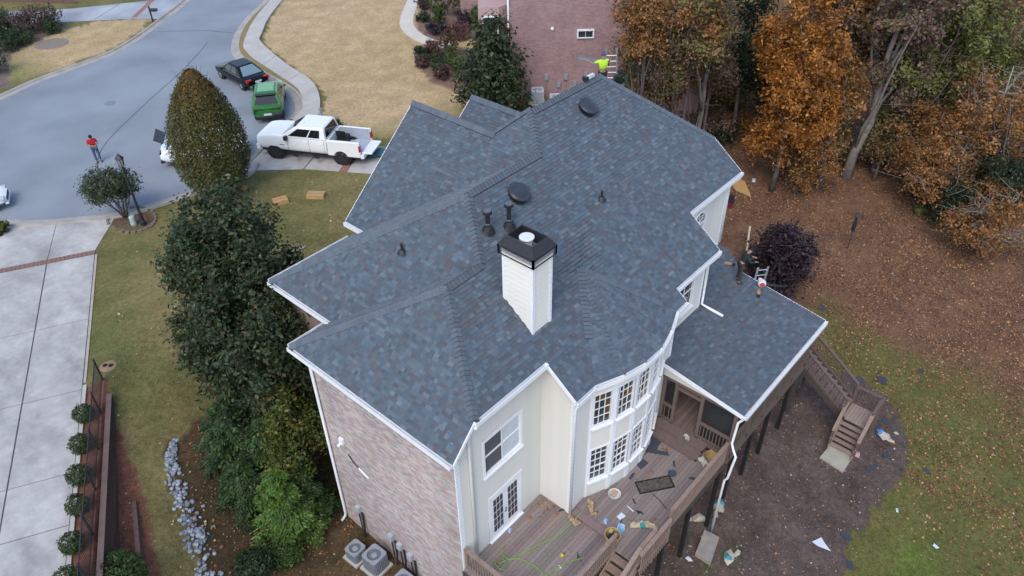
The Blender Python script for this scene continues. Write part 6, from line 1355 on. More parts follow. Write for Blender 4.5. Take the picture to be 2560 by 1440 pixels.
def car(name, label, loc, rz, P, group=None):
    """saloon / SUV / pickup cab from a table of sections and a tapered greenhouse"""
    t = thing(name, label, P.get('cat', 'car'), loc, rz, group); pt = P['paint']
    loft([(x, sect(w, zb, zt)) for x, w, zb, zt in P['body']], 'body', pt, t)
    (xr, xf, wb, zb), (xr2, xf2, wt, zt) = P['green']; ym = wb - .02
    q = lambda u, v, s: lerp3(lerp3((xr, s * wb, zb), (xf, s * wb, zb), u), lerp3((xr2, s * wt, zt), (xf2, s * wt, zt), u), v)
    b = MB(); lev = [0, .8, .95, 1.0]; ins = [0, .0, .035, .11]; vs = []
    for v, i_ in zip(lev, ins):
        c = [q(0, v, 1), q(1, v, 1), q(1, v, -1), q(0, v, -1)]; ce = sum(c) / 4
        for p in c: p2 = ce + (p - ce) * np.array([1 - i_ * .9, 1 - i_, 1]); vs.append(p2)
    fs = [(4 * i + j, 4 * i + (j + 1) % 4, 4 * i + 4 + (j + 1) % 4, 4 * i + 4 + j) for i in range(3) for j in range(4)] + [(12, 13, 14, 15)]
    b.add(vs, [f[::-1] for f in fs]); gh = b.build('cabin', pt, t); md = gh.modifiers.new('bevel', 'BEVEL'); md.width = 0.11; md.segments = 4
    def glassq(c, nm, m=CARGL, off=.012):
        c = [np.array(p) for p in c]; n = np.cross(c[1] - c[0], c[3] - c[0]); n /= np.linalg.norm(n); ce = sum(c) / 4
        if n @ (ce - np.array([(xr + xf) / 2, 0, (zb + zt) / 2])) < 0: n = -n
        b = MB(); b.add([p + n * off for p in c] + [p - n * .03 for p in c], [(0, 1, 2, 3), (0, 4, 5, 1), (1, 5, 6, 2), (2, 6, 7, 3), (3, 7, 4, 0)]); return b.build(nm, m, t)
    e = .09
    glassq([lerp3(q(1, .04, 1), q(1, .04, -1), .07), lerp3(q(1, .04, 1), q(1, .04, -1), .93), lerp3(q(1, .90, 1), q(1, .90, -1), .88), lerp3(q(1, .90, 1), q(1, .90, -1), .12)], 'windscreen')
    if P.get('rearglass', True): glassq([lerp3(q(0, .10, 1), q(0, .10, -1), .08), lerp3(q(0, .10, 1), q(0, .10, -1), .92), lerp3(q(0, .90, 1), q(0, .90, -1), .86), lerp3(q(0, .90, 1), q(0, .90, -1), .14)], 'rear_window', P.get('rearmat', CARGL))
    for s in (1, -1):
        for (u0, u1, v0, v1) in P['side']: glassq([q(u0, v0, s), q(u1, v0, s), q(lerp3([u1], [u1 - P.get('tf', 0) if u1 > .85 else u1], 1)[0], v1, s), q(u0 + (P.get('tr', 0) if u0 < .15 else 0), v1, s)], 'side_window')
    for x in P['axles']:
        w = P['track']
        for s in (1, -1):
            b = MB(); b.lathe([(P['wr'] * 1.16, -.03), (P['wr'] * 1.16, .03)], (x, s * (w + .045), P['wr'] * 1.04), 24, (0, 1, 0)); b.build('wheel_arch', P.get('arch', BLACKM), t)
            wheel(t, x, s * (w - .02), P['wr'], P['ww'], P['rim'], P.get('spokes', 6), s)
    for (nm, x0, x1, y0, y1, z0, z1, m) in P['bits']:
        for s in ((1, -1) if y0 > 0.001 else (1,)): b = MB(); b.box(x0, x1, min(s * y0, s * y1) if y0 > .001 else -y1, max(s * y0, s * y1) if y0 > .001 else y1, z0, z1); ob = b.build(nm, m, t); md = ob.modifiers.new('bevel', 'BEVEL'); md.width = 0.02; md.segments = 2
    return t
REDL = mat('tail_lamp_red', (0.45, 0.015, 0.02), (0.35, 0.01, 0.015), 20, 0.2); CHR = mat('chrome', (0.62, 0.63, 0.65), (0.55, 0.56, 0.58), 5, 0.15, metal=0.9); HEADL = mat('head_lamp', (0.55, 0.58, 0.62), (0.4, 0.43, 0.46), 8, 0.12)
PLATE = mat('number_plate', (0.65, 0.67, 0.70), (0.5, 0.52, 0.58), 60, 0.5); SEAM = mat('panel_gap', (0.02, 0.02, 0.02)); ALLOY = mat('alloy_rim', (0.50, 0.51, 0.53), (0.4, 0.41, 0.43), 6, 0.3, metal=0.7); DRIM = mat('dark_rim', (0.025, 0.025, 0.027), (0.05, 0.045, 0.04), 6, 0.35)
WP = paint('white_car_paint', (0.82, 0.83, 0.84)); GP = paint('green_car_paint', (0.022, 0.150, 0.024), .22); BP = paint('black_car_paint', (0.004, 0.004, 0.006), .22)
BP.node_tree.nodes['Principled BSDF'].inputs['Coat Weight'].default_value = 0.08
BP.node_tree.nodes['Principled BSDF'].inputs['Specular IOR Level'].default_value = 0.25
# pickup
PU = dict(paint=WP, cat='pickup truck', body=[(3.12, .84, .66, 1.22), (3.06, .95, .58, 1.40), (2.85, 1.0, .55, 1.51), (2.2, 1.02, .55, 1.57), (1.45, 1.02, .55, 1.60), (0.6, 1.02, .52, 1.53), (-1.15, 1.02, .52, 1.53), (-1.26, 1.02, .52, 1.53)],
          green=((-1.24, 1.52, 1.0, 1.50), (-1.14, .50, .84, 2.13)), side=[(.13, .40, .12, .80), (.43, .86, .12, .80)], tf=.02, axles=(2.03, -2.06), track=.86, wr=.47, ww=.32, rim=DRIM, spokes=8,
          bits=[('front_bumper', 2.95, 3.18, 0, .92, .52, .82, WP), ('grille', 3.03, 3.10, 0, .55, .82, 1.12, BLACKM), ('head_lamp', 2.93, 3.07, .62, .88, .98, 1.16, HEADL), ('door_seam', -.20, -.185, .995, 1.018, .62, 1.40, SEAM), ('door_seam', 1.12, 1.135, .995, 1.018, .62, 1.40, SEAM), ('door_seam', -1.13, -1.115, .995, 1.018, .62, 1.40, SEAM),
                ('door_handle', -.05, .15, 1.0, 1.04, 1.20, 1.25, WP), ('door_handle', -1.0, -.80, 1.0, 1.04, 1.20, 1.25, WP), ('badge', 1.35, 1.65, 1.0, 1.022, .98, 1.02, SEAM), ('mirror', 1.02, 1.20, 1.04, 1.27, 1.38, 1.62, BLACKM), ('running_board', .55, .85, .98, 1.14, .36, .42, BLACKM), ('running_board', -.75, -.45, .98, 1.14, .36, .42, BLACKM)])
pk = car('pickup_truck', 'white crew cab pickup on the driveway with its tailgate down', (22.58, 35.54, 0.03), math.atan2(.877, -.483), PU)
b = MB()                                                # bed: floor, two sides, head board
for s in (1, -1):
    y0, y1 = (.84, 1.0) if s > 0 else (-1.0, -.84); b.box(-3.24, -1.27, y0, y1, .58, 1.50)
b.box(-1.36, -1.27, -.84, .84, .7, 1.50); bed = b.build('bed_wall', WP, pk); bed.modifiers.new('bevel', 'BEVEL').width = 0.03
b = MB(); b.box(-3.24, -1.27, -.84, .84, .74, .80); b.build('bed_floor', mat('bed_liner', (0.42, 0.47, 0.54), (0.34, 0.38, 0.45), 6, .5), pk)
for s in (1, -1): b = MB(); b.box(-3.2, -1.37, s * .835 - .01, s * .835 + .01, .80, 1.49); b.build('bed_liner', mat('bed_liner', (0, 0, 0)), pk)
b = MB(); b.box(-3.86, -3.25, -.80, .80, .76, .84); tg = b.build('tailgate', WP, pk); tg.modifiers.new('bevel', 'BEVEL').width = 0.02
for s in (1, -1):
    b = MB(); b.box(-3.27, -3.18, s * .90 - .085, s * .90 + .105 if s > 0 else s * .90 + .085, .95, 1.30) if s > 0 else b.box(-3.27, -3.18, -1.005, -.82, .95, 1.30); b.build('tail_lamp', REDL, pk)
b = MB(); b.box(-3.42, -3.22, -.95, .95, .52, .74); b.build('rear_bumper', WP, pk)
b = MB(); b.box(-2.9, 2.9, -.78, .78, .42, .58); b.build('chassis', BLACKM, pk)
hd = np.array([-.483, .877, 0]); lf = np.array([-.877, -.483, 0]); pc_ = np.array([22.58, 35.54, .03])
def inbed(x, y, z): return pc_ + hd * x + lf * y + np.array([0, 0, z])
az = math.atan2(.877, -.483)
def crate(name, label, cat, p, rz, w, d_, h, m, open_=False, parts=()):
    t = thing(name, label, cat, tuple(p), rz); b = MB(); b.box(-w / 2, w / 2, -d_ / 2, d_ / 2, 0, h); o = b.build('case', m, t); o.modifiers.new('bevel', 'BEVEL').width = 0.02
    if open_: b = MB(); b.obox((-w / 2, d_ / 2, h), (w, 0, 0), (0, .03, 0), (0, .1, d_ * .8)); b.build('lid', m, t)
    return t
crate('tool_box', 'open black tool box standing in the pickup bed', 'tool box', inbed(-1.75, -.35, .80), az, .6, .5, .45, BLACKM, True)
crate('tool_bag', 'brown tool bag beside the tool box in the pickup bed', 'tool bag', inbed(-1.62, .25, .80), az, .45, .3, .3, mat('brown_canvas', (0.22, 0.13, 0.07), (0.15, 0.09, 0.05), 8))
crate('cable_box', 'black cable case in the pickup bed', 'case', inbed(-1.9, .1, .80), az + .2, .35, .35, .3, BLACKM)
for i, (x, y, c) in enumerate(((-2.35, .3, (0.10, 0.2, 0.42)), (-2.6, -.1, (0.6, 0.62, 0.64)), (-2.5, -.5, (0.5, 0.52, 0.55)))):
    b = MB(); b.prism([(-.2, -.12), (.18, -.15), (.22, .1), (-.15, .14)], 0, .06); o = b.build('tarp_scrap', mat('scrap_%d' % i, c)); o.location = inbed(x, y, .80); o.rotation_euler.z = i * .8; tag(o, ('blue wrapper lying in the pickup bed', 'white wrapper lying in the middle of the pickup bed', 'grey wrapper at the far side of the pickup bed')[i], 'wrapper')
# green SUV, black saloon, white car, half hidden white car
SV = dict(paint=GP, body=[(2.38, .62, .42, .78), (2.28, .84, .36, .90), (1.9, .95, .32, 1.00), (0.9, .975, .30, 1.08), (-.6, .985, .30, 1.08), (-1.7, .99, .32, 1.12), (-2.15, .95, .40, 1.08), (-2.36, .82, .48, .95)],
          green=((-2.05, 1.15, .93, 1.05), (-1.35, .25, .68, 1.66)), side=[(.16, .44, .14, .80), (.48, .82, .14, .80)], axles=(1.45, -1.45), track=.80, wr=.37, ww=.27, rim=DRIM, spokes=5, tr=.06, tf=.04,
          bits=[('tail_lamp', -2.36, -2.20, .30, .82, .92, 1.0, mat('smoked_lamp', (0.10, 0.02, 0.02))), ('number_plate', -2.40, -2.355, 0, .24, .55, .68, PLATE), ('rear_bumper', -2.42, -2.2, 0, .80, .36, .52, BLACKM), ('roof_panel', -1.15, .10, 0, .50, 1.655, 1.672, mat('panoramic_roof', (0.20, 0.42, 0.20), (0.16, 0.36, 0.17), 4, .1)), ('spoiler', -1.62, -1.32, 0, .62, 1.55, 1.60, BLACKM), ('mirror', .78, .92, .96, 1.14, 1.05, 1.18, GP), ('door_seam', -.3, -.288, .97, .992, .5, 1.05, SEAM), ('head_lamp', 2.14, 2.30, .55, .80, .80, .90, HEADL)])
car('suv', 'bright green sports SUV parked at the kerb behind the black saloon', (24.62, 43.0, 0.02), math.atan2(.80, .60), SV, 'cars parked along the kerb')
SD = dict(paint=BP, body=[(2.42, .58, .38, .62), (2.30, .80, .32, .72), (1.8, .90, .28, .84), (0.9, .925, .26, .93), (-1.0, .93, .26, .95), (-1.9, .92, .30, .96), (-2.3, .84, .36, .90), (-2.42, .72, .44, .80)],
          green=((-1.85, 1.15, .87, .93), (-.95, .30, .62, 1.44)), side=[(.22, .50, .14, .82), (.54, .84, .14, .82)], axles=(1.45, -1.45), track=.76, wr=.34, ww=.25, rim=ALLOY, spokes=10, tr=.05, tf=.04, rearmat=glass('pale_rear_glass', (0.16, 0.24, 0.26), .08, .8),
          bits=[('tail_lamp', -2.40, -2.22, .46, .84, .70, .90, REDL), ('number_plate', -2.45, -2.40, 0, .24, .62, .75, PLATE), ('rear_bumper', -2.46, -2.3, 0, .74, .36, .50, BP), ('chrome_strip', -1.6, 1.0, .885, .90, .93, .955, CHR), ('mirror', .70, .84, .90, 1.06, .94, 1.06, BP), ('door_seam', -.25, -.238, .92, .938, .45, .92, SEAM), ('bumper_strip', -2.47, -2.44, 0, .70, .50, .53, CHR)])
car('saloon_car', 'black four door saloon parked at the kerb ahead of the green SUV', (25.95, 48.3, 0.02), math.radians(86), SD, 'cars parked along the kerb')
SD2 = dict(SD); SD2['paint'] = WP; SD2['rearmat'] = CARGL; SD2['bits'] = [('head_lamp', 2.12, 2.36, .48, .80, .58, .74, HEADL), ('grille', 2.36, 2.45, 0, .42, .42, .62, BLACKM), ('front_bumper', 2.30, 2.47, 0, .66, .30, .40, WP), ('mirror', .70, .84, .90, 1.06, .94, 1.06, WP)]
car('saloon_car', 'white car cut by the left frame edge at the kerb', (6.40, 44.82, 0.02), math.radians(-24), SD2)
SV2 = dict(SV); SV2['paint'] = WP; SV2['bits'] = [x if x[0] not in ('roof_panel', 'mirror') else (x[0], *x[1:7], WP if x[0] == 'mirror' else CARGL) for x in SV['bits']]
hc = at(520, 394, 0.0); ha = math.atan2(-.55, .83); hv = car('suv', 'white car half hidden behind the egg shaped hornbeam, its hatch raised', (hc[0], hc[1], .02), ha, SV2)
b = MB(); b.add([(-2.0, -.7, 1.55), (-2.0, .7, 1.55), (-2.45, .75, 1.85), (-2.45, -.75, 1.85), (-2.0, -.7, 1.50), (-2.0, .7, 1.50), (-2.45, .75, 1.80), (-2.45, -.75, 1.80)], [(0, 1, 2, 3), (4, 7, 6, 5), (0, 4, 5, 1), (1, 5, 6, 2), (2, 6, 7, 3), (3, 7, 4, 0)]); b.build('raised_hatch', BLACKM, hv)
# ================================================================== PEOPLE
SKIN = mat('skin', (0.36, 0.21, 0.15), (0.31, 0.18, 0.13), 10, 0.6)
def skin_mesh(name, V, E, Rr, m, parent, lvl=2):
    me = bpy.data.meshes.new(name); me.from_pydata([tuple(map(float, v)) for v in V], E, []); me.materials.append(m); o = link(name, me, parent)
    o.modifiers.new('skin', 'SKIN').use_smooth_shade = True; sk = me.skin_vertices[0].data if me.skin_vertices else None
    if sk is None:
        bpy.context.view_layer.objects.active = o; bpy.ops.mesh.customdata_skin_add(); sk = me.skin_vertices[0].data
    for i, r in enumerate(Rr): sk[i].radius = (r, r) if not hasattr(r, '__len__') else r; sk[i].use_root = (i == 0)
    s = o.modifiers.new('sub', 'SUBSURF'); s.levels = lvl; s.render_levels = lvl
    return o
def person(label, loc, rz, J, shirt, trousers, headgear, shoes, longsleeve=False, hand_curl=0.5, extra=None):
    """J: joint table in the person's own frame (x forward, y left, z up)"""
    t = thing('person', label, 'person', loc, rz); g = {k: np.array(v, float) for k, v in J.items()}
    V, E, Rr = [], [], []
    def add(p, r, par=None):
        V.append(p); Rr.append(r)
        if par is not None: E.append((par, len(V) - 1))
        return len(V) - 1
    pel = add(g['pelvis'], (.10, .09)); ch = add(g['chest'], (.11, .09), pel); nk = add(g['neck'], .055, ch); hd_ = add(g['head'], (.080, .092), nk); tp = add(g['head'] + (g['head'] - g['neck']) * .55, (.062, .07), hd_)
    nose = add(g['head'] + g['face'] * .105 - np.array([0, 0, .01]), .016, hd_)
    for s in ('l', 'r'):
        sg = 1 if s == 'l' else -1
        sh = add(g['sh' + s], .055, ch); el = add(g['el' + s], .042, sh); wr = add(g['wr' + s], .030, el)
        d = g['wr' + s] - g['el' + s]; d /= np.linalg.norm(d); side = np.cross(d, (0, 0, 1.)); side = side / (np.linalg.norm(side) + 1e-6); nrm = np.cross(side, d)
        pm = add(g['wr' + s] + d * .07, (.036, .022), wr)
        for k, (o, L) in enumerate(((-.030, .062), (-.010, .075), (.010, .070), (.030, .055))):
            f0 = add(g['wr' + s] + d * .10 + side * o, .009, pm); f1 = add(V[f0] + d * L * .5 - nrm * L * hand_curl * .3, .0085, f0); add(V[f1] + d * L * .3 - nrm * L * hand_curl, .0075, f1)
        th = add(g['wr' + s] + d * .045 + side * .045 * sg, .011, pm); add(V[th] + d * .035 + side * .02 * sg, .009, th)
        hp = add(g['hip' + s], .085, pel); kn = add(g['kn' + s], .056, hp); an = add(g['an' + s], .040, kn); add(g['an' + s] + np.array([.05, 0, -.05]), .035, an); add(g['toe' + s], .030, len(V) - 1)
    body = skin_mesh('body', V, E, Rr, SKIN, t)
    # shirt
    V, E, Rr = [], [], []; a = add(g['pelvis'] + (g['chest'] - g['pelvis']) * .12, (.165, .15)); b_ = add(g['chest'], (.185, .165), a); c = add(g['chest'] + (g['neck'] - g['chest']) * .8, (.09, .085), b_)
    for s in ('l', 'r'):
        sh = add(g['sh' + s], .072, b_); e = add(g['sh' + s] + (g['el' + s] - g['sh' + s]) * (1.0 if longsleeve else .75), .058, sh)
        if longsleeve: add(g['el' + s] + (g['wr' + s] - g['el' + s]) * .92, .042, e)
    skin_mesh('shirt', V, E, Rr, shirt, t)
    V, E, Rr = [], [], []; a = add(g['pelvis'] + np.array([0, 0, .04]), (.150, .12))
    for s in ('l', 'r'): h_ = add(g['hip' + s], .102, a); k_ = add(g['kn' + s], .074, h_); add(g['kn' + s] + (g['an' + s] - g['kn' + s]) * .93, .062, k_)
    skin_mesh('trousers', V, E, Rr, trousers, t)
    for s in ('l', 'r'): skin_mesh('shoe', [g['an' + s] + (-.04, 0, -.04), g['an' + s] + (.06, 0, -.055), g['toe' + s] + (.02, 0, 0)], [(0, 1), (1, 2)], [.05, .046, .036], shoes, t)
    b = MB(); up = (g['head'] - g['neck']); up /= np.linalg.norm(up); b.lathe([(.098, .02), (.102, .05), (.090, .10), (.055, .135), (0.0, .145)], g['head'] - up * .0, 14, up); hc_ = b.build(headgear[0], headgear[1], t, True)
    if headgear[0] == 'cap': b = MB(); f = g['face'] / np.linalg.norm(g['face']); sd_ = np.cross(up, f); b.add([g['head'] + up * .04 + f * .07 + sd_ * .07, g['head'] + up * .04 + f * .07 - sd_ * .07, g['head'] + up * .025 + f * .17 - sd_ * .055, g['head'] + up * .025 + f * .17 + sd_ * .055], [(0, 1, 2, 3)]); b.build('cap_peak', headgear[1], hc_)
    if extra: extra(t, g)
    return t
def stand(**kw):
    J = dict(pelvis=(0, 0, .95), chest=(0, 0, 1.28), neck=(.0, 0, 1.50), head=(.02, 0, 1.63), face=(1, 0, -.1), shl=(0, .19, 1.42), shr=(0, -.19, 1.42), ell=(-.02, .27, 1.14), elr=(-.02, -.27, 1.14), wrl=(.06, .28, .90), wrr=(.06, -.28, .90),
             hipl=(0, .095, .90), hipr=(0, -.095, .90), knl=(.03, .11, .50), knr=(.02, -.11, .50), anl=(0, .12, .10), anr=(-.02, -.12, .10), toel=(.18, .14, .03), toer=(.16, -.14, .03)); J.update(kw); return J
fm = lambda n, c, sc=14: mat(n, c, tuple(x * .78 for x in c), sc, .85)
HAIR = fm('dark_hair', (0.018, 0.014, 0.012)); DENIM = fm('blue_denim', (0.075, 0.11, 0.19)); SHOE = fm('dark_shoe', (0.02, 0.018, 0.018))
p = at(249, 405, 0.0)
def phone(t, g): b = MB(); c = (g['wrl'] + g['wrr']) / 2; b.obox(c + (.06, -.06, .0), (.09, 0, .05), (0, .12, 0), (-.006, 0, .01)); b.build('phone', BLACKM, t)
person('person in red shirt and blue jeans standing in the street looking down', (p[0], p[1], .01), math.radians(-100), stand(head=(.07, 0, 1.62), face=(.8, 0, -.5), ell=(.03, .28, 1.15), elr=(.03, -.28, 1.15), wrl=(.30, .10, 1.18), wrr=(.30, -.10, 1.18)), fm('red_shirt', (0.50, 0.018, 0.022)), DENIM, ('hair', HAIR), SHOE)
# worker beyond the ridge, lime shirt, holding a length of metal flashing
LIME = fm('lime_shirt', (0.52, 0.80, 0.05), 5)
zf = lambda y: 9.89 - .937 * (y - 15.95)
wy = 17.35; wx = 25.15
person('person in lime yellow shirt and purple cap at the roof ridge holding metal flashing', (wx, wy, 9.89 - .866 * (wx - 22.97) + .02), math.radians(55), stand(face=(1, .2, -.1), ell=(.10, .40, 1.30), wrl=(.22, .62, 1.42), elr=(.12, -.30, 1.18), wrr=(.28, -.12, 1.02), knl=(.10, .12, .52), knr=(.0, -.12, .5)), LIME, fm('black_trousers', (0.014, 0.014, 0.016)), ('cap', fm('purple_cap', (0.09, 0.06, 0.20))), SHOE)
a = at(1447, 146, 9.35); c = at(1500, 156, 9.35); b = MB(); b.bar(a, c, .16, .012); b.bar(a + (0, 0, .05), c + (0, 0, .05), .012, .10); tag(b.build('metal_flashing', mat('grey_flashing', (0.26, 0.31, 0.36), (0.22, 0.26, 0.31), 6, .4, metal=.4)), 'long grey metal flashing held out over the ridge', 'metal strip')
dk = fm('dark_green_shirt', (0.022, 0.034, 0.026)); 
k = np.array([24.7, 16.2])
person('person in dark green shirt crouching just beyond the roof hip', (k[0], k[1], 8.42), math.radians(215), stand(pelvis=(0, 0, .48), chest=(.16, 0, .78), neck=(.26, 0, .98), head=(.32, 0, 1.10), face=(.8, 0, -.5), shl=(.2, .19, .90), shr=(.2, -.19, .90), ell=(.34, .28, .68), elr=(.34, -.28, .68), wrl=(.50, .15, .50), wrr=(.50, -.15, .50), hipl=(0, .1, .44), hipr=(0, -.1, .44), knl=(.36, .16, .48), knr=(.34, -.16, .46), anl=(.10, .16, .10), anr=(.08, -.16, .10), toel=(.26, .17, .03), toer=(.24, -.17, .03)), dk, fm('stone_trousers', (0.20, 0.19, 0.17)), ('cap', fm('black_cap', (0.015, 0.015, 0.016))), SHOE, True)
def belt(t, g):
    b = MB(); b.lathe([(.165, -.05), (.172, 0), (.165, .04)], g['pelvis'], 16); b.build('tool_belt', fm('belt', (0.02, 0.02, 0.022)), t); b = MB(); b.box(-.06, .08, .14, .22, .78, .95); b.box(-.06, .08, -.22, -.14, .78, .95); b.build('pouch', fm('pouch', (0.05, 0.048, 0.05)), t)
pw = (24.25, 9.55); 
person('person in dark shirt and cap with tool belt standing on the porch roof', (*pw, zp(pw[1]) + .03), math.radians(-45), stand(chest=(.10, 0, 1.25), neck=(.20, 0, 1.44), head=(.28, 0, 1.55), face=(.75, 0, -.65), shl=(.12, .19, 1.37), shr=(.12, -.19, 1.37), ell=(.26, .26, 1.12), elr=(.26, -.26, 1.12), wrl=(.50, .16, 1.10), wrr=(.50, -.14, 1.06)), fm('dark_teal_shirt', (0.016, 0.034, 0.036)), fm('dark_work_trousers', (0.05, 0.045, 0.045)), ('cap', fm('black_cap', (0, 0, 0))), fm('work_boot', (0.07, 0.045, 0.035)), True, extra=belt)

# ================================================================== LADDERS, TOOLS ON THE ROOFS
ALU = mat('aluminium', (0.62, 0.63, 0.65), (0.5, 0.51, 0.53), 8, .35, metal=.7)
def ladder(label, lo, hi, side, w=.42, m=ALU):
    lo = np.array(lo, float); hi = np.array(hi, float); side = np.array(side, float); side /= np.linalg.norm(side); t = thing('ladder', label, 'ladder', tuple(lo), worldparts=True); d = hi - lo; L = np.linalg.norm(d); d /= L
    for s in (-.5, .5): b = MB(); b.bar(lo + side * w * s, hi + side * w * s, .03, .08, up=side); b.build('rail', m, t)
    for i in range(int(L / .30)): c = lo + d * (.2 + i * .30); b = MB(); b.tube([c - side * w / 2, c + side * w / 2], .019, 6); b.build('rung', m, t)
    return t
tp = at(1529, 122, 8.1); sdv = np.array([.66, -.75, 0]); ladder('tall aluminium ladder standing behind the lime shirted worker', (tp[0] + 1.6, tp[1] + .6, -1.6), tp, sdv, .5)
tp2 = at(1908, 668, 3.05); ladder('aluminium ladder leaning on the porch roof edge beside the purple bush', (tp2[0] + .9, tp2[1] + .6, float(gz(27, 8.5))), tp2, (.75, -.66, 0), .42)
def zpp(x, y): return zp(y) + .03
bl = thing('leaf_blower', 'white and red leaf blower with black tube on the porch roof', 'leaf blower', (24.75, 8.75, zpp(0, 8.75)), math.radians(-55))
b = MB(); b.lathe([(.06, -.10), (.15, -.09), (.17, 0), (.15, .09), (.06, .10)], (0, 0, .17), 16, (0, 1, 0)); b.build('fan_case', mat('white_plastic', (0.66, 0.66, 0.67)), bl, True)
b = MB(); b.lathe([(.095, .0), (.10, .02), (.05, .03)], (0, -.10, .17), 16, (0, -1, 0)); b.build('intake', mat('red_plastic', (0.55, 0.05, 0.04)), bl)
b = MB(); b.tube([(.1, 0, .15), (.35, 0, .09), (.95, 0, .045)], [.05, .045, .04], 10); b.build('tube', BLACKM, bl, True); b = MB(); b.box(-.16, -.02, -.09, .09, .20, .36); b.build('engine', mat('white_plastic', (0, 0, 0)), bl)
for (x, y, r, lab) in ((24.28, 8.62, .4, 'tan work glove with black cuff lying near the blower'), (24.95, 10.35, 1.9, 'tan work glove near the far corner of the porch roof')):
    gl = thing('work_glove', lab, 'glove', (x, y, zpp(x, y)), r, 'gloves on the porch roof'); b = MB(); b.prism([(-.12, -.06), (.06, -.07), (.20, -.03), (.20, .04), (.05, .07), (-.12, .05)], 0, .05); b.build('palm', mat('tan_leather', (0.42, 0.25, 0.14)), gl); b = MB(); b.prism([(-.26, -.07), (-.12, -.06), (-.12, .06), (-.24, .06)], 0, .06); b.build('cuff', BLACKM, gl)
rt = thing('nail_gun', 'white and black power tool resting on the far ridge', 'power tool', (22.35, 15.93, 10.02), math.radians(0)); b = MB(); b.box(-.2, .15, -.06, .06, 0, .12); b.build('body', mat('white_plastic', (0, 0, 0)), rt); b = MB(); b.box(-.45, -.2, -.05, .05, 0, .10); b.box(-.42, -.30, -.1, .1, .0, .14); b.build('magazine', BLACKM, rt)
pl = gnd(1862, 660); tq = at(1854, 588, -2.6)
b = MB(); b.bar(pl, pl + (1.9, .9, 1.2), .10, .04); tag(b.build('timber_board', mat('pale_board', (0.55, 0.46, 0.33))), 'pale board propped beyond the porch roof corner', 'board')

# ================================================================== STREET FURNITURE
lp = thing('street_lamp', 'black lantern lamp post standing at the driveway corner', 'lamp post', (12.18, 36.28, 0.0), worldparts=True); x, y = 12.18, 36.28
b = MB(); b.lathe([(.13, 0), (.13, .25), (.10, .3), (.09, .75), (.06, .8)], (x, y, 0), 14); b.build('base', BLACKM, lp); b = MB(); b.tube([(x, y, .7), (x, y, 3.45)], [.068, .055], 12); b.build('pole', BLACKM, lp)
b = MB(); b.lathe([(.05, 3.42), (.12, 3.48), (.17, 3.82), (.16, 3.83)], (x, y, 0), 6); b.build('lantern_glass', glass('lantern_glass', (0.30, 0.32, 0.34), .15), lp); b = MB(); b.lathe([(.21, 3.83), (.20, 3.86), (.08, 4.0), (.03, 4.08), (0, 4.12)], (x, y, 0), 6); b.build('lantern_roof', BLACKM, lp)
b = MB()
for k in range(6): a = k * PI / 3; b.bar((x + .12 * math.cos(a), y + .12 * math.sin(a), 3.47), (x + .175 * math.cos(a), y + .175 * math.sin(a), 3.84), .02, .02)
b.build('lantern_bars', BLACKM, lp)
ub = thing('utility_pedestal', 'pale green utility pedestal in the mulch under the small tree', 'utility box', (*at(336, 562)[:2], 0.0)); b = MB(); b.lathe([(.15, 0), (.15, .48), (.13, .52), (0, .55)], (0, 0, 0), 14); b.build('cover', mat('pale_green_plastic', (0.36, 0.46, 0.42), (0.31, 0.40, 0.37), 6), ub); b = MB(); b.lathe([(.165, .02), (.165, .1)], (0, 0, 0), 14); b.build('skirt', mat('pale_green_dark', (0.27, 0.35, 0.32)), ub)
ub2 = thing('utility_pedestal', 'slim pale pedestal at the pavement edge behind the pickup', 'utility box', (*at(805, 300)[:2], 0.0)); b = MB(); b.box(-.09, .09, -.09, .09, 0, .75); b.build('post', mat('pale_green_plastic', (0, 0, 0)), ub2); b = MB(); b.box(-.10, .10, -.10, .10, .75, .79); b.build('lid', mat('pale_green_dark', (0, 0, 0)), ub2)
def mailbox(label, p, rz):
    t = thing('mailbox', label, 'mailbox', (p[0], p[1], 0.0), rz, 'mailboxes'); b = MB(); b.box(-.05, .05, -.05, .05, 0, 1.25); b.lathe([(.07, 1.25), (.03, 1.32)], (0, 0, 0), 8); b.build('post', BLACKM, t); b = MB(); b.box(0, .55, -.03, .03, .86, .92); b.build('arm', BLACKM, t)
    b = MB(); arc = [(.11 * math.cos(a), 1.03 + .10 * math.sin(a)) for a in np.linspace(0, PI, 9)]; ring = [(-.11, .93)] + [] ; pts = [(.11, .92)] + arc + [(-.11, .92)]; n = len(pts); b.add([(.08, y_, z_) for y_, z_ in pts] + [(.62, y_, z_) for y_, z_ in pts], [tuple(range(n)), tuple(range(n, 2 * n))[::-1]] + [(i, (i + 1) % n, n + (i + 1) % n, n + i) for i in range(n)]); b.build('box', BLACKM, t); return t
mailbox('black mailbox on a post between the green SUV and the pickup', at(716, 321), math.radians(150)); mailbox('black mailbox on a post at the far driveway across the street', at(383, 55), math.radians(-50))
# edging stones of the lamp bed
for i in range(22):
    a = -2.7 + i * .165 * 1.55; cx, cy = 12.1 + .95 * math.cos(a) * 1.05, 37.25 + 1.35 * math.sin(a)
    if i == 0: eb = thing('bed_edging', 'ring of low edging stones round the lamp bed', 'edging', (12.1, 37.25, 0.0), worldparts=True)
    if cy > 38.35: continue
    b = MB(); b.obox((cx - .1, cy - .07, 0), (.2 * math.cos(a + PI / 2), .2 * math.sin(a + PI / 2), 0), (.12 * math.cos(a), .12 * math.sin(a), 0), (0, 0, .10)); b.build('stone', mat('edging_stone', (0.23, 0.17, 0.14), (0.17, 0.13, 0.11), 5, .9), eb)

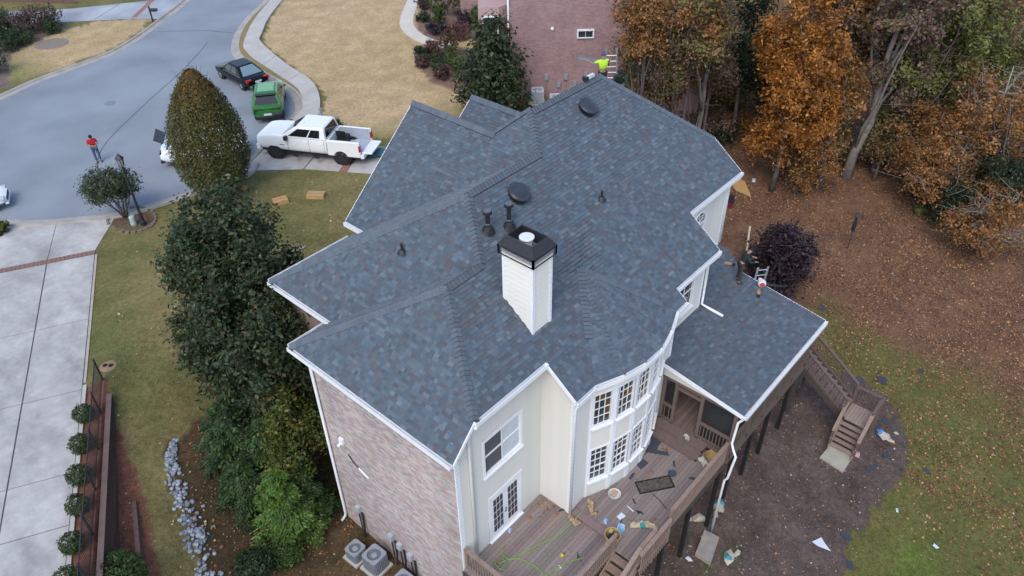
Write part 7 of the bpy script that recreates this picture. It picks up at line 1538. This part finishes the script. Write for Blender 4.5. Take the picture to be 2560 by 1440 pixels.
# ================================================================== THINGS ON THE LAWNS
CARD = mat('cardboard', (0.47, 0.29, 0.14), (0.42, 0.255, 0.12), 5, .85)
def carton(label, p, rz, w, d_, h):
    t = thing('carton', label, 'carton', tuple(p), rz, 'shingle cartons on the front lawn'); b = MB(); b.box(-w / 2, w / 2, -d_ / 2, d_ / 2, 0, h); b.build('box', CARD, t); b = MB(); b.box(-w / 2 - .002, w / 2 + .002, -.04, .04, h * .2, h + .004); b.build('tape', mat('carton_tape', (0.36, 0.21, 0.10)), t); return t
carton('flat brown carton nearest the garage roof on the front lawn', gnd(791, 492), math.radians(-52), .95, .5, .22); carton('flat brown carton beside the magnolia on the front lawn', gnd(702, 506), math.radians(-20), .75, .5, .22); carton('small brown carton next to the hornbeam on the front lawn', gnd(611, 472), .3, .3, .25, .14)
b = MB(); a, c = gnd(723, 633), gnd(764, 619); b.bar(a + (0, 0, .05), c + (0, 0, .05), .16, .05); tag(b.build('plank', mat('grey_plank', (0.45, 0.40, 0.33), (0.36, 0.32, 0.27), 6)), 'weathered plank lying on the lawn by the roof corner', 'plank')
hp = gnd(271, 915); sb_ = thing('valve_box', 'pair of dark open holes in a sandy patch of the side lawn', 'valve box', tuple(hp)); b = MB(); b.lathe([(.34, 0.0), (.30, .03), (.2, .035)], (0, 0, 0), 16); b.build('sand_patch', mat('sand', (0.30, 0.19, 0.11), (0.24, 0.15, 0.09), 6), sb_)
for dx, dy in ((.07, -.08), (-.08, .10)): b = MB(); b.lathe([(.10, .036), (.10, .045)], (dx, dy, 0), 12); b.build('hole', mat('black_hole', (0.008, 0.007, 0.007)), sb_)
tpz = at(948, 384, .03); b = MB(); rs = R_(9); n = 12; vs = []
for i in range(n):
    for j in range(n): vs.append((i / (n - 1) * 1.7 - .85, j / (n - 1) * 1.2 - .6, .05 + .28 * math.exp(-((i / (n - 1) - .5) ** 2 + (j / (n - 1) - .5) ** 2) * 7) + rs.uniform(0, .05)))
b.add(vs, [(i * n + j, (i + 1) * n + j, (i + 1) * n + j + 1, i * n + j + 1) for i in range(n - 1) for j in range(n - 1)]); o = b.build('tarpaulin', mat('teal_tarp', (0.07, 0.16, 0.20), (0.05, 0.12, 0.15), 6, .4), None, True); o.location = tpz; o.rotation_euler.z = -.7; tag(o, 'dark teal tarpaulin heap behind the pickup tailgate', 'tarpaulin')
# air conditioners and services by the near brick wall
ac_unit('low grey air conditioner by the near brick wall, left one', (*gnd(893, 1392)[:2], float(gz(8.4, 15.4)) + .05), .05, .60, .55, .75); ac_unit('tall grey air conditioner by the near brick wall, middle one', (*gnd(942, 1418)[:2], float(gz(8.5, 14.6)) + .05), .05, .70, .80, .75); ac_unit('grey air conditioner by the near brick wall, cut by the bottom frame edge', (*gnd(1012, 1478)[:2], float(gz(8.6, 13.4)) + .05), .05, .70, .70, .75)
for i, (y, z, lab) in enumerate(((16.2, -3.0, 'farthest'), (14.35, -3.0, 'second'), (13.9, -3.15, 'third'), (13.35, -3.25, 'nearest'))):
    mt = thing('disconnect_box', 'pale grey disconnect box on the near brick wall, %s along the wall' % lab, 'electrical box', (9.2, y, z), group='boxes on the near brick wall', worldparts=True); b = MB(); b.box(9.14, 9.29, y, y + .2, z, z + .3); b.build('box', mat('pale_grey_box', (0.45, 0.50, 0.52)), mt); b = MB(); b.tube([(9.22, y + .1, z), (9.24, y + .1, z - 1.1)], .025, 6); b.tube([(9.22, y - .12, z + .1), (9.2, y - .16, z - .5), (9.1, y - .2, z - 1.2)], .04, 6); b.build('conduit', BLACKM, mt)
cmr = thing('wall_lamp', 'white floodlight fitting high on the near brick wall', 'wall lamp', (9.2, 16.4, .9), worldparts=True); b = MB(); b.box(9.18, 9.29, 16.3, 16.5, .8, 1.05); b.build('housing', WHITE, cmr); b = MB(); b.lathe([(.03, 0), (.06, .1), (.06, .14)], (9.18, 16.4, .85), 10, (-1, 0, -.4)); b.build('lamp_head', WHITE, cmr)
spd = thing('wall_conduit', 'short white conduit and black cable on the near brick wall', 'conduit', (9.25, 15.9, .1), worldparts=True); b = MB(); b.tube([(9.26, 15.7, .0), (9.26, 15.2, -.15)], .03, 8); b.build('pipe', WHITE, spd); b = MB(); b.tube([(9.26, 16.2, .35), (9.25, 15.95, .1), (9.26, 15.7, 0)], .018, 6); b.build('cable', BLACKM, spd)

# ================================================================== DEBRIS: DECK
SCR = mat('shingle_scrap', (0.055, 0.065, 0.085), (0.04, 0.048, 0.062), 40, .9)
def scrap(label, p, rz, w, d_, group, m=SCR, jag=.15, th=.012, name='shingle_scrap', cat='shingle scrap'):
    rd = random.Random(label); b = MB(); pts = [(-w / 2, -d_ / 2), (0, -d_ / 2 + rd.uniform(-jag, jag) * d_), (w / 2, -d_ / 2 + rd.uniform(0, jag) * d_), (w / 2 - rd.uniform(0, jag) * w, d_ / 2), (-w / 2 + rd.uniform(0, jag * 2) * w, d_ / 2 - rd.uniform(0, jag) * d_)]
    b.prism(pts, 0, th); o = b.build(name, m); o.location = tuple(p); o.rotation_euler = (rd.uniform(-.04, .04), rd.uniform(-.04, .04), rz); return tag(o, label, cat, group)
zd2, zd1 = Z2 + .004, Z1 + .004
GD = 'scraps on the deck'
scrap('wide dark underlayment sheet by the porch steps against the bay', at(1633, 1110, zd2), .2, .85, .55, GD); scrap('long dark strip pointing across the deck from the porch steps', at(1640, 1130, zd2), -1.1, .95, .17, GD, jag=.05); scrap('square dark scrap against the bay wall', at(1605, 1160, zd2), -.2, .42, .30, GD); scrap('short narrow dark strip in the middle of the upper deck', at(1685, 1160, zd2), .6, .32, .09, GD); scrap('triangular black scrap near the middle of the upper deck', at(1600, 1283, zd2), 1.2, .26, .14, GD, jag=.9); scrap('grey triangular scrap by the lower railing', at(1450, 1405, zd1), .9, .30, .16, GD, jag=.9); scrap('dark L shaped scrap beside the mat', at(1580, 1190, zd2), .1, .35, .10, GD); scrap('small dark scrap near the deck rail', at(1733, 1197, zd2), 2.0, .32, .10, GD); scrap('thin dark scrap beside the paper bag', at(1553, 1303, zd2), .3, .22, .05, GD); scrap('black scrap under the corner board of the house', at(1404, 1275, zd1), -.6, .28, .10, GD); scrap('small black scrap on the step between the decks', at(1487, 1281, zd2), -.5, .22, .07, GD); scrap('thin grey scrap above the mat', at(1585, 1253, zd2), 1.0, .25, .06, GD)
LBL = mat('white_paper', (0.66, 0.70, 0.76), (0.58, 0.62, 0.70), 14, .7)
scrap('square white paper lying on the upper deck', at(1553, 1291, zd2), -.15, .26, .20, GD, LBL, .03, .006, 'paper', 'paper'); scrap('small blue and white wrapper on the upper deck', at(1514, 1303, zd2), .3, .24, .14, GD, mat('blue_white_wrap', (0.55, 0.60, 0.70), (0.10, 0.20, 0.50), 14), .2, .01, 'wrapper', 'wrapper'); scrap('small blue and white wrapper by the French door', at(1274, 1326, zd1), .3, .22, .12, GD, mat('blue_white_wrap', (0, 0, 0)), .2, .01, 'wrapper', 'wrapper'); scrap('bright blue wrapper behind the bucket', at(1550, 1321, zd2), .2, .38, .26, GD, mat('bright_blue_wrap', (0.05, 0.28, 0.55), (0.45, 0.6, 0.7), 10), .25, .03, 'wrapper', 'wrapper'); scrap('thin white stick on the deck', at(1576, 1272, zd2), 1.4, .30, .04, GD, LBL, .02, .01, 'stick', 'stick'); scrap('small white scrap by the hose loops', at(1400, 1418, zd1), 1.1, .16, .05, GD, LBL, .2, .01, 'paper', 'paper')
KR = mat('kraft_paper', (0.47, 0.33, 0.20), (0.36, 0.245, 0.145), 7, .85)
def crumple(label, pts, wid, z, m, seed, name='paper_wrap', group='torn shingle wrappers'):
    """a torn ribbon of wrapper with folds and height"""
    rs = R_(seed); P = [at(x, y, z) for x, y in pts]; b = MB(); vs = []; k = 5; Q = []
    for i in range(len(P) - 1):
        for t in np.linspace(0, 1, 5)[:-1]: Q.append(P[i] * (1 - t) + P[i + 1] * t)
    Q.append(P[-1])
    for i, q in enumerate(Q):
        d = Q[min(i + 1, len(Q) - 1)] - Q[max(i - 1, 0)]; d /= np.linalg.norm(d) + 1e-9; s = np.array([d[1], -d[0], 0]); w = wid * rs.uniform(.6, 1.2)
        for j in range(k): u = j / (k - 1) - .5; vs.append(q + s * u * w + np.array([0, 0, .015 + abs(rs.normal()) * .06 + .05 * (1 - 4 * u * u)]))
    b.add(vs, [(i * k + j, (i + 1) * k + j, (i + 1) * k + j + 1, i * k + j + 1) for i in range(len(Q) - 1) for j in range(k - 1)]); o = b.build(name, m); return tag(o, label, 'wrapper', group)
crumple('torn brown wrapper trailing from the house corner', [(1425, 1288), (1432, 1300), (1440, 1312), (1447, 1305)], .22, Z1, KR, 1); crumple('curled brown wrapper on the step by the house corner', [(1472, 1253), (1480, 1262), (1476, 1275), (1486, 1292)], .20, Z2, KR, 2); crumple('long tan wrapper lying along the deck towards the stair', [(1575, 1315), (1605, 1312), (1632, 1318), (1640, 1330)], .24, Z2, mat('tan_wrapper', (0.50, 0.42, 0.30), (0.42, 0.34, 0.22), 6), 3); crumple('pale wrapper slumped beside the flower bowl', [(1752, 1148), (1758, 1158), (1766, 1166)], .30, Z2, mat('pale_wrapper', (0.50, 0.48, 0.42)), 4); crumple('crumpled pale paper on the porch steps', [(1712, 1090), (1718, 1096), (1716, 1104)], .16, -.50, mat('pale_wrapper', (0, 0, 0)), 5)
scrap('teal band round the tan wrapper', at(1606, 1313, Z2 + .12), .8, .18, .16, GD, mat('teal_label', (0.03, 0.30, 0.32)), .1, .012, 'label_band', 'label')
rug = thing('door_mat', 'long black patterned mat lying on the upper deck', 'mat', tuple(at(1637, 1212, zd2)), math.radians(-36)); b = MB(); b.box(-.66, .66, -.27, .27, 0, .014); b.build('pile', mat('patterned_pile', (0.012, 0.012, 0.013), (0.16, 0.14, 0.11), 26, .95), rug)
b = MB()
for q_ in ((-.66, .66, -.27, -.22), (-.66, .66, .22, .27), (-.66, -.61, -.22, .22), (.61, .66, -.22, .22)): b.box(*q_, .0145, .018)
b.build('border', mat('mat_border', (0.010, 0.010, 0.011)), rug)
def tub(name, label, cat, p, r0, r1, h, m, fill=None):
    t = thing(name, label, cat, tuple(p)); b = MB(); n = 22; vs = []
    for r, z in ((r0, 0), (r1, h), (r1 * .93, h), (r0 * .9, .03)):
        for k in range(n): vs.append((r * math.cos(2 * PI * k / n), r * math.sin(2 * PI * k / n), z))
    b.add(vs, [(i * n + k, i * n + (k + 1) % n, (i + 1) * n + (k + 1) % n, (i + 1) * n + k) for i in range(3) for k in range(n)] + [tuple(range(n))[::-1], tuple(range(3 * n, 4 * n))]); b.build('shell', m, t, False)
    if fill:
        for i, (x, y, w, d_, h2, c) in enumerate(fill): b = MB(); b.obox((x - w / 2, y - d_ / 2, h * .6), (w, .03, 0), (-.03, d_, .04), (0, 0, h2)); b.build('rubbish', c, t)
    return t
tub('rubbish_bucket', 'round tan bucket full of roofing rubbish at the corner between the decks', 'bucket', at(1530, 1352, Z2 + .02), .22, .27, .38, mat('tan_plastic', (0.50, 0.37, 0.20), (0.44, 0.32, 0.17), 5, .6), [(-.05, .02, .2, .12, .1, BLACKM), (.08, -.06, .16, .1, .12, SCR), (-.1, -.1, .12, .12, .1, mat('rust_can', (0.35, 0.14, 0.05))), (.08, .1, .14, .1, .14, mat('yellow_scrap', (0.55, 0.42, 0.12)))])
tub('flower_bowl', 'round tan bowl in the deck corner by the porch railing', 'bowl', at(1782, 1147, zd2), .22, .27, .20, mat('tan_glaze', (0.45, 0.31, 0.13), (0.36, 0.25, 0.10), 5, .5))
tub('pet_dish', 'white oval dish with scraps against the bay wall', 'dish', at(1536, 1238, zd2), .18, .23, .10, mat('white_plastic', (0, 0, 0)), [(0, 0, .26, .18, .05, KR)])
tub('dust_pan_bucket', 'dark blue grey dustpan lying on the upper deck', 'dustpan', at(1680, 1185, zd2), .13, .15, .06, mat('slate_plastic', (0.06, 0.075, 0.10)))
HOSE = mat('lime_hose', (0.22, 0.38, 0.08), (0.17, 0.30, 0.06), 6, .5); hz = Z1 + .025
hpts = [(1462, 1276), (1448, 1294), (1425, 1312), (1395, 1338), (1340, 1366), (1300, 1385), (1280, 1400), (1262, 1392), (1250, 1382), (1256, 1396), (1268, 1412), (1262, 1425), (1245, 1418), (1236, 1402), (1250, 1408), (1272, 1398), (1300, 1398), (1340, 1418), (1372, 1442), (1395, 1418), (1430, 1402), (1460, 1394)]
P_ = smooth([at(x, y, hz + (.0 if i else .03)) for i, (x, y) in enumerate(hpts)], 6)
P_ = [p if p[0] < 13.12 else p + np.array([0, 0, .17]) for p in P_]
for i, p in enumerate(P_): P_[i] = p + np.array([0, 0, .012 * math.sin(i * .6)])
b = MB(); b.tube(P_, .018, 8); hs = tag(b.build('air_hose', HOSE, None, True), 'lime green air hose looping across the lower deck', 'hose')
bb = thing('tape_reel', 'small yellow tape reel on the lower deck', 'tape reel', tuple(at(1405, 1390, zd1))); b = MB(); b.lathe([(.055, 0), (.06, .03), (.06, .06), (.05, .075)], (0, 0, 0), 14); b.build('reel', mat('yellow_plastic', (0.65, 0.50, 0.02)), bb); b = MB(); b.box(.05, .12, -.015, .015, .02, .05); b.build('tip', BLACKM, bb)
b = MB(); b.tube([at(1632, 1235, zd2 + .01), at(1650, 1252, zd2 + .01), at(1668, 1275, zd2 + .02)], .012, 6); tag(b.build('cable', BLACKM), 'thin black cable from the mat to the rail', 'cable')
rs = R_(55); V = []; Cc = []
for (x, y, z) in ((1262, 1370, Z1), (1362, 1248, Z1), (1353, 1262, Z1), (1330, 1265, Z1), (1358, 1282, Z1), (1385, 1262, Z1), (1390, 1285, Z1), (1245, 1407, Z1), (1350, 1292, Z1), (1700, 1150, Z2), (1725, 1148, Z2), (1640, 1092, Z2), (1485, 1268, Z2), (1630, 1178, Z2), (1625, 1180, Z2), (1635, 1296, Z2), (1372, 1272, Z1), (1325, 1294, Z1), (1655, 1120, Z2), (1670, 1125, Z2)):
    c = np.array([at(x + rs.normal() * 3, y + rs.normal() * 2, z + .02) for _ in range(3)]); V.append(leaf_quads(c, rs.normal(size=(3, 3)) * .4 + (0, 0, 1), .11, rs, .75)); Cc.append(pick([(0.40, 0.16, 0.05), (0.33, 0.13, 0.05), (0.22, 0.10, 0.05)], 3, rs))
ol = quads_obj('deck_leaves', np.concatenate(V), np.concatenate(Cc), matcol('dry_leaf', 0.8)); ol['kind'] = 'stuff'; ol['label'] = 'orange oak leaves blown onto the deck'
cf = thing('covered_grill', 'grey covered furniture inside the screened porch', 'furniture cover', (19.6, 7.3, -.45)); b = MB(); b.lathe([(.55, 0), (.52, .5), (.42, .72), (.2, .84), (0, .86)], (0, 0, 0), 12); b.build('cover', mat('grey_cover', (0.17, 0.19, 0.20), (0.12, 0.135, 0.145), 4), cf, True); b = MB(); b.lathe([(.57, .0), (.57, .06)], (0, 0, 0), 12); b.build('hem', mat('grey_cover_hem', (0.09, 0.10, 0.11)), cf)

# ================================================================== DEBRIS: YARD
GY_ = 'scraps in the back yard'
def gscrap(label, px, py, rz, w, d_, **k): p = gnd(px, py); return scrap(label, p + (0, 0, .03), rz, w, d_, GY_, **k)
gscrap('white torn board sheet lying on the mulch', 2051, 1364, .9, .62, .52, m=LBL, jag=.3, name='board_sheet', cat='sheet'); gscrap('long black shingle strip below the stair pad', 2178, 1170, -.6, .75, .2); gscrap('black shingle scrap right of the concrete pad', 2216, 1140, .5, .34, .3); gscrap('black shingle scrap beside the staircase landing', 2212, 1053, .2, .34, .24); gscrap('two lobed black shingle scrap on the grass by the stair rail', 2148, 950, 1.0, .42, .3); gscrap('black shingle scrap on the grass above the landing', 2204, 951, .4, .55, .42); gscrap('small black shingle scrap out on the leafy grass', 2302, 928, .1, .34, .22); gscrap('black scrap at the edge of the mulch', 2316, 1179, .8, .30, .2); gscrap('blue grey shingle scrap near the white sheet', 2115, 1342, 1.3, .5, .24); gscrap('dark scrap at the bottom frame edge', 2125, 1415, .6, .4, .24); gscrap('dark scrap behind the bag at the deck post', 1772, 1330, .3, .4, .2); gscrap('dark shingle scrap half buried under the porch side', 2055, 770, .3, .5, .25); gscrap('small white litter on the grass', 2242, 1277, .4, .2, .1, m=LBL, name='paper', cat='paper'); gscrap('small pale litter low on the grass', 2338, 1367, 1.2, .22, .14, m=LBL, name='paper', cat='paper'); gscrap('small white litter among the deck posts', 1722, 1400, 1.2, .26, .16, m=LBL, name='paper', cat='paper'); gscrap('folded white box top beside the staircase foot', 2139, 1137, .3, .3, .3, m=mat('red_white_card', (0.62, 0.60, 0.62), (0.45, 0.10, 0.12), 12), jag=.05, th=.05, name='card_box', cat='box'); gscrap('tan stone by the deck posts', 1759, 1400, .7, .26, .2, m=mat('tan_stone', (0.36, 0.30, 0.22)), jag=.3, th=.12, name='stone', cat='stone'); gscrap('small pale scrap beside the torn bag at the landing', 2240, 1085, 1.0, .2, .16, m=mat('pale_wrapper', (0, 0, 0)), name='paper', cat='paper')
def bag(label, px, py, s, seed, stripe):
    p = gnd(px, py); rs = R_(seed); t = thing('torn_bag', label, 'bag', tuple(p), rs.uniform(0, 6), 'torn shingle bags in the yard'); b = MB(); v = IV * np.array([.34 * s, .22 * s, .14 * s]) * rs.uniform(.6, 1.35, (len(IV), 1)) + (0, 0, .1 * s); b.add(v, IF); o = b.build('sack', mat('bag_plastic', (0.50, 0.45, 0.37), (0.38, 0.33, 0.26), 7, .6), t)
    b = MB(); v2 = IV * np.array([.12 * s, .20 * s, .10 * s]) * rs.uniform(.7, 1.25, (len(IV), 1)) + (.1 * s, 0, .16 * s); b.add(v2, IF); b.build('printed_panel', stripe, t); b = MB(); v3 = IV * np.array([.20 * s, .10 * s, .06 * s]) * rs.uniform(.6, 1.3, (len(IV), 1)) + (-.3 * s, .1 * s, .06 * s); b.add(v3, IF); b.build('torn_flap', mat('bag_plastic', (0, 0, 0)), t); return t
TEAL = mat('teal_print', (0.04, 0.26, 0.30)); BLU = mat('blue_print', (0.08, 0.22, 0.50))
bag('torn tan bag with teal print on the ground before the deck footing', 1822, 1395, 1.1, 1, TEAL); bag('torn bag with blue print right of the staircase', 2205, 1090, 1.2, 2, BLU); bag('pale torn bag with teal print behind the corner post', 1796, 1270, 1.2, 3, TEAL); bag('grey torn wrapper under the deck', 1745, 1300, .9, 4, mat('bag_plastic', (0, 0, 0))); bag('pale torn wrapper caught under the porch', 1960, 975, .9, 5, mat('bag_plastic', (0, 0, 0)))
pb = gnd(1855, 470); b = MB(); P4 = [gnd(*q_) for q_ in ((1826, 456), (1838, 476), (1878, 494), (1862, 455), (1848, 448))]; b.add([p + (0, 0, .06) for p in P4] + [p + (0, 0, .0) for p in P4], [tuple(range(5)), tuple(range(5, 10))[::-1]] + [(i, (i + 1) % 5, 5 + (i + 1) % 5, 5 + i) for i in range(5)]); tag(b.build('plywood_sheet', mat('plywood', (0.50, 0.30, 0.12), (0.45, 0.27, 0.11), 3)), 'orange brown plywood sheet lying beyond the house corner', 'plywood')
ck = thing('cool_box', 'dark red cool box and clutter beside the far house corner', 'cool box', tuple(gnd(1822, 512)), .4); b = MB(); b.box(-.4, .4, -.25, .25, 0, .4); b.build('box', mat('dark_red', (0.16, 0.015, 0.025)), ck); b = MB(); b.box(-.42, .42, -.27, .27, .4, .5); b.build('lid', BLACKM, ck)
fd_ = gnd(2118, 622); bf = thing('bird_feeder', 'bird feeder pole hung with a dark bag out on the leaf litter', 'bird feeder', tuple(fd_), worldparts=True); b = MB(); tpf = fd_ + (0, 0, 2.3); b.tube([fd_, tpf], .02, 8); b.tube([tpf, tpf + (.15, -.1, .12), tpf + (.32, -.2, .02)], .015, 6); b.build('pole', BLACKM, bf); b = MB(); b.lathe([(.02, 1.2), (.10, 1.25), (.12, 1.7), (.05, 2.1), (0, 2.15)], fd_, 10); b.build('bag', fm('black_mesh', (0.02, 0.02, 0.022)), bf); b = MB(); b.lathe([(.14, 2.2), (.16, 2.25), (.03, 2.42)], fd_, 10); b.build('roof', fm('feeder_roof', (0.05, 0.05, 0.055)), bf)
gscrap('white paper sign lying beyond the plywood', 1884, 452, .4, .5, .22, m=LBL, jag=.1, name='paper', cat='paper')
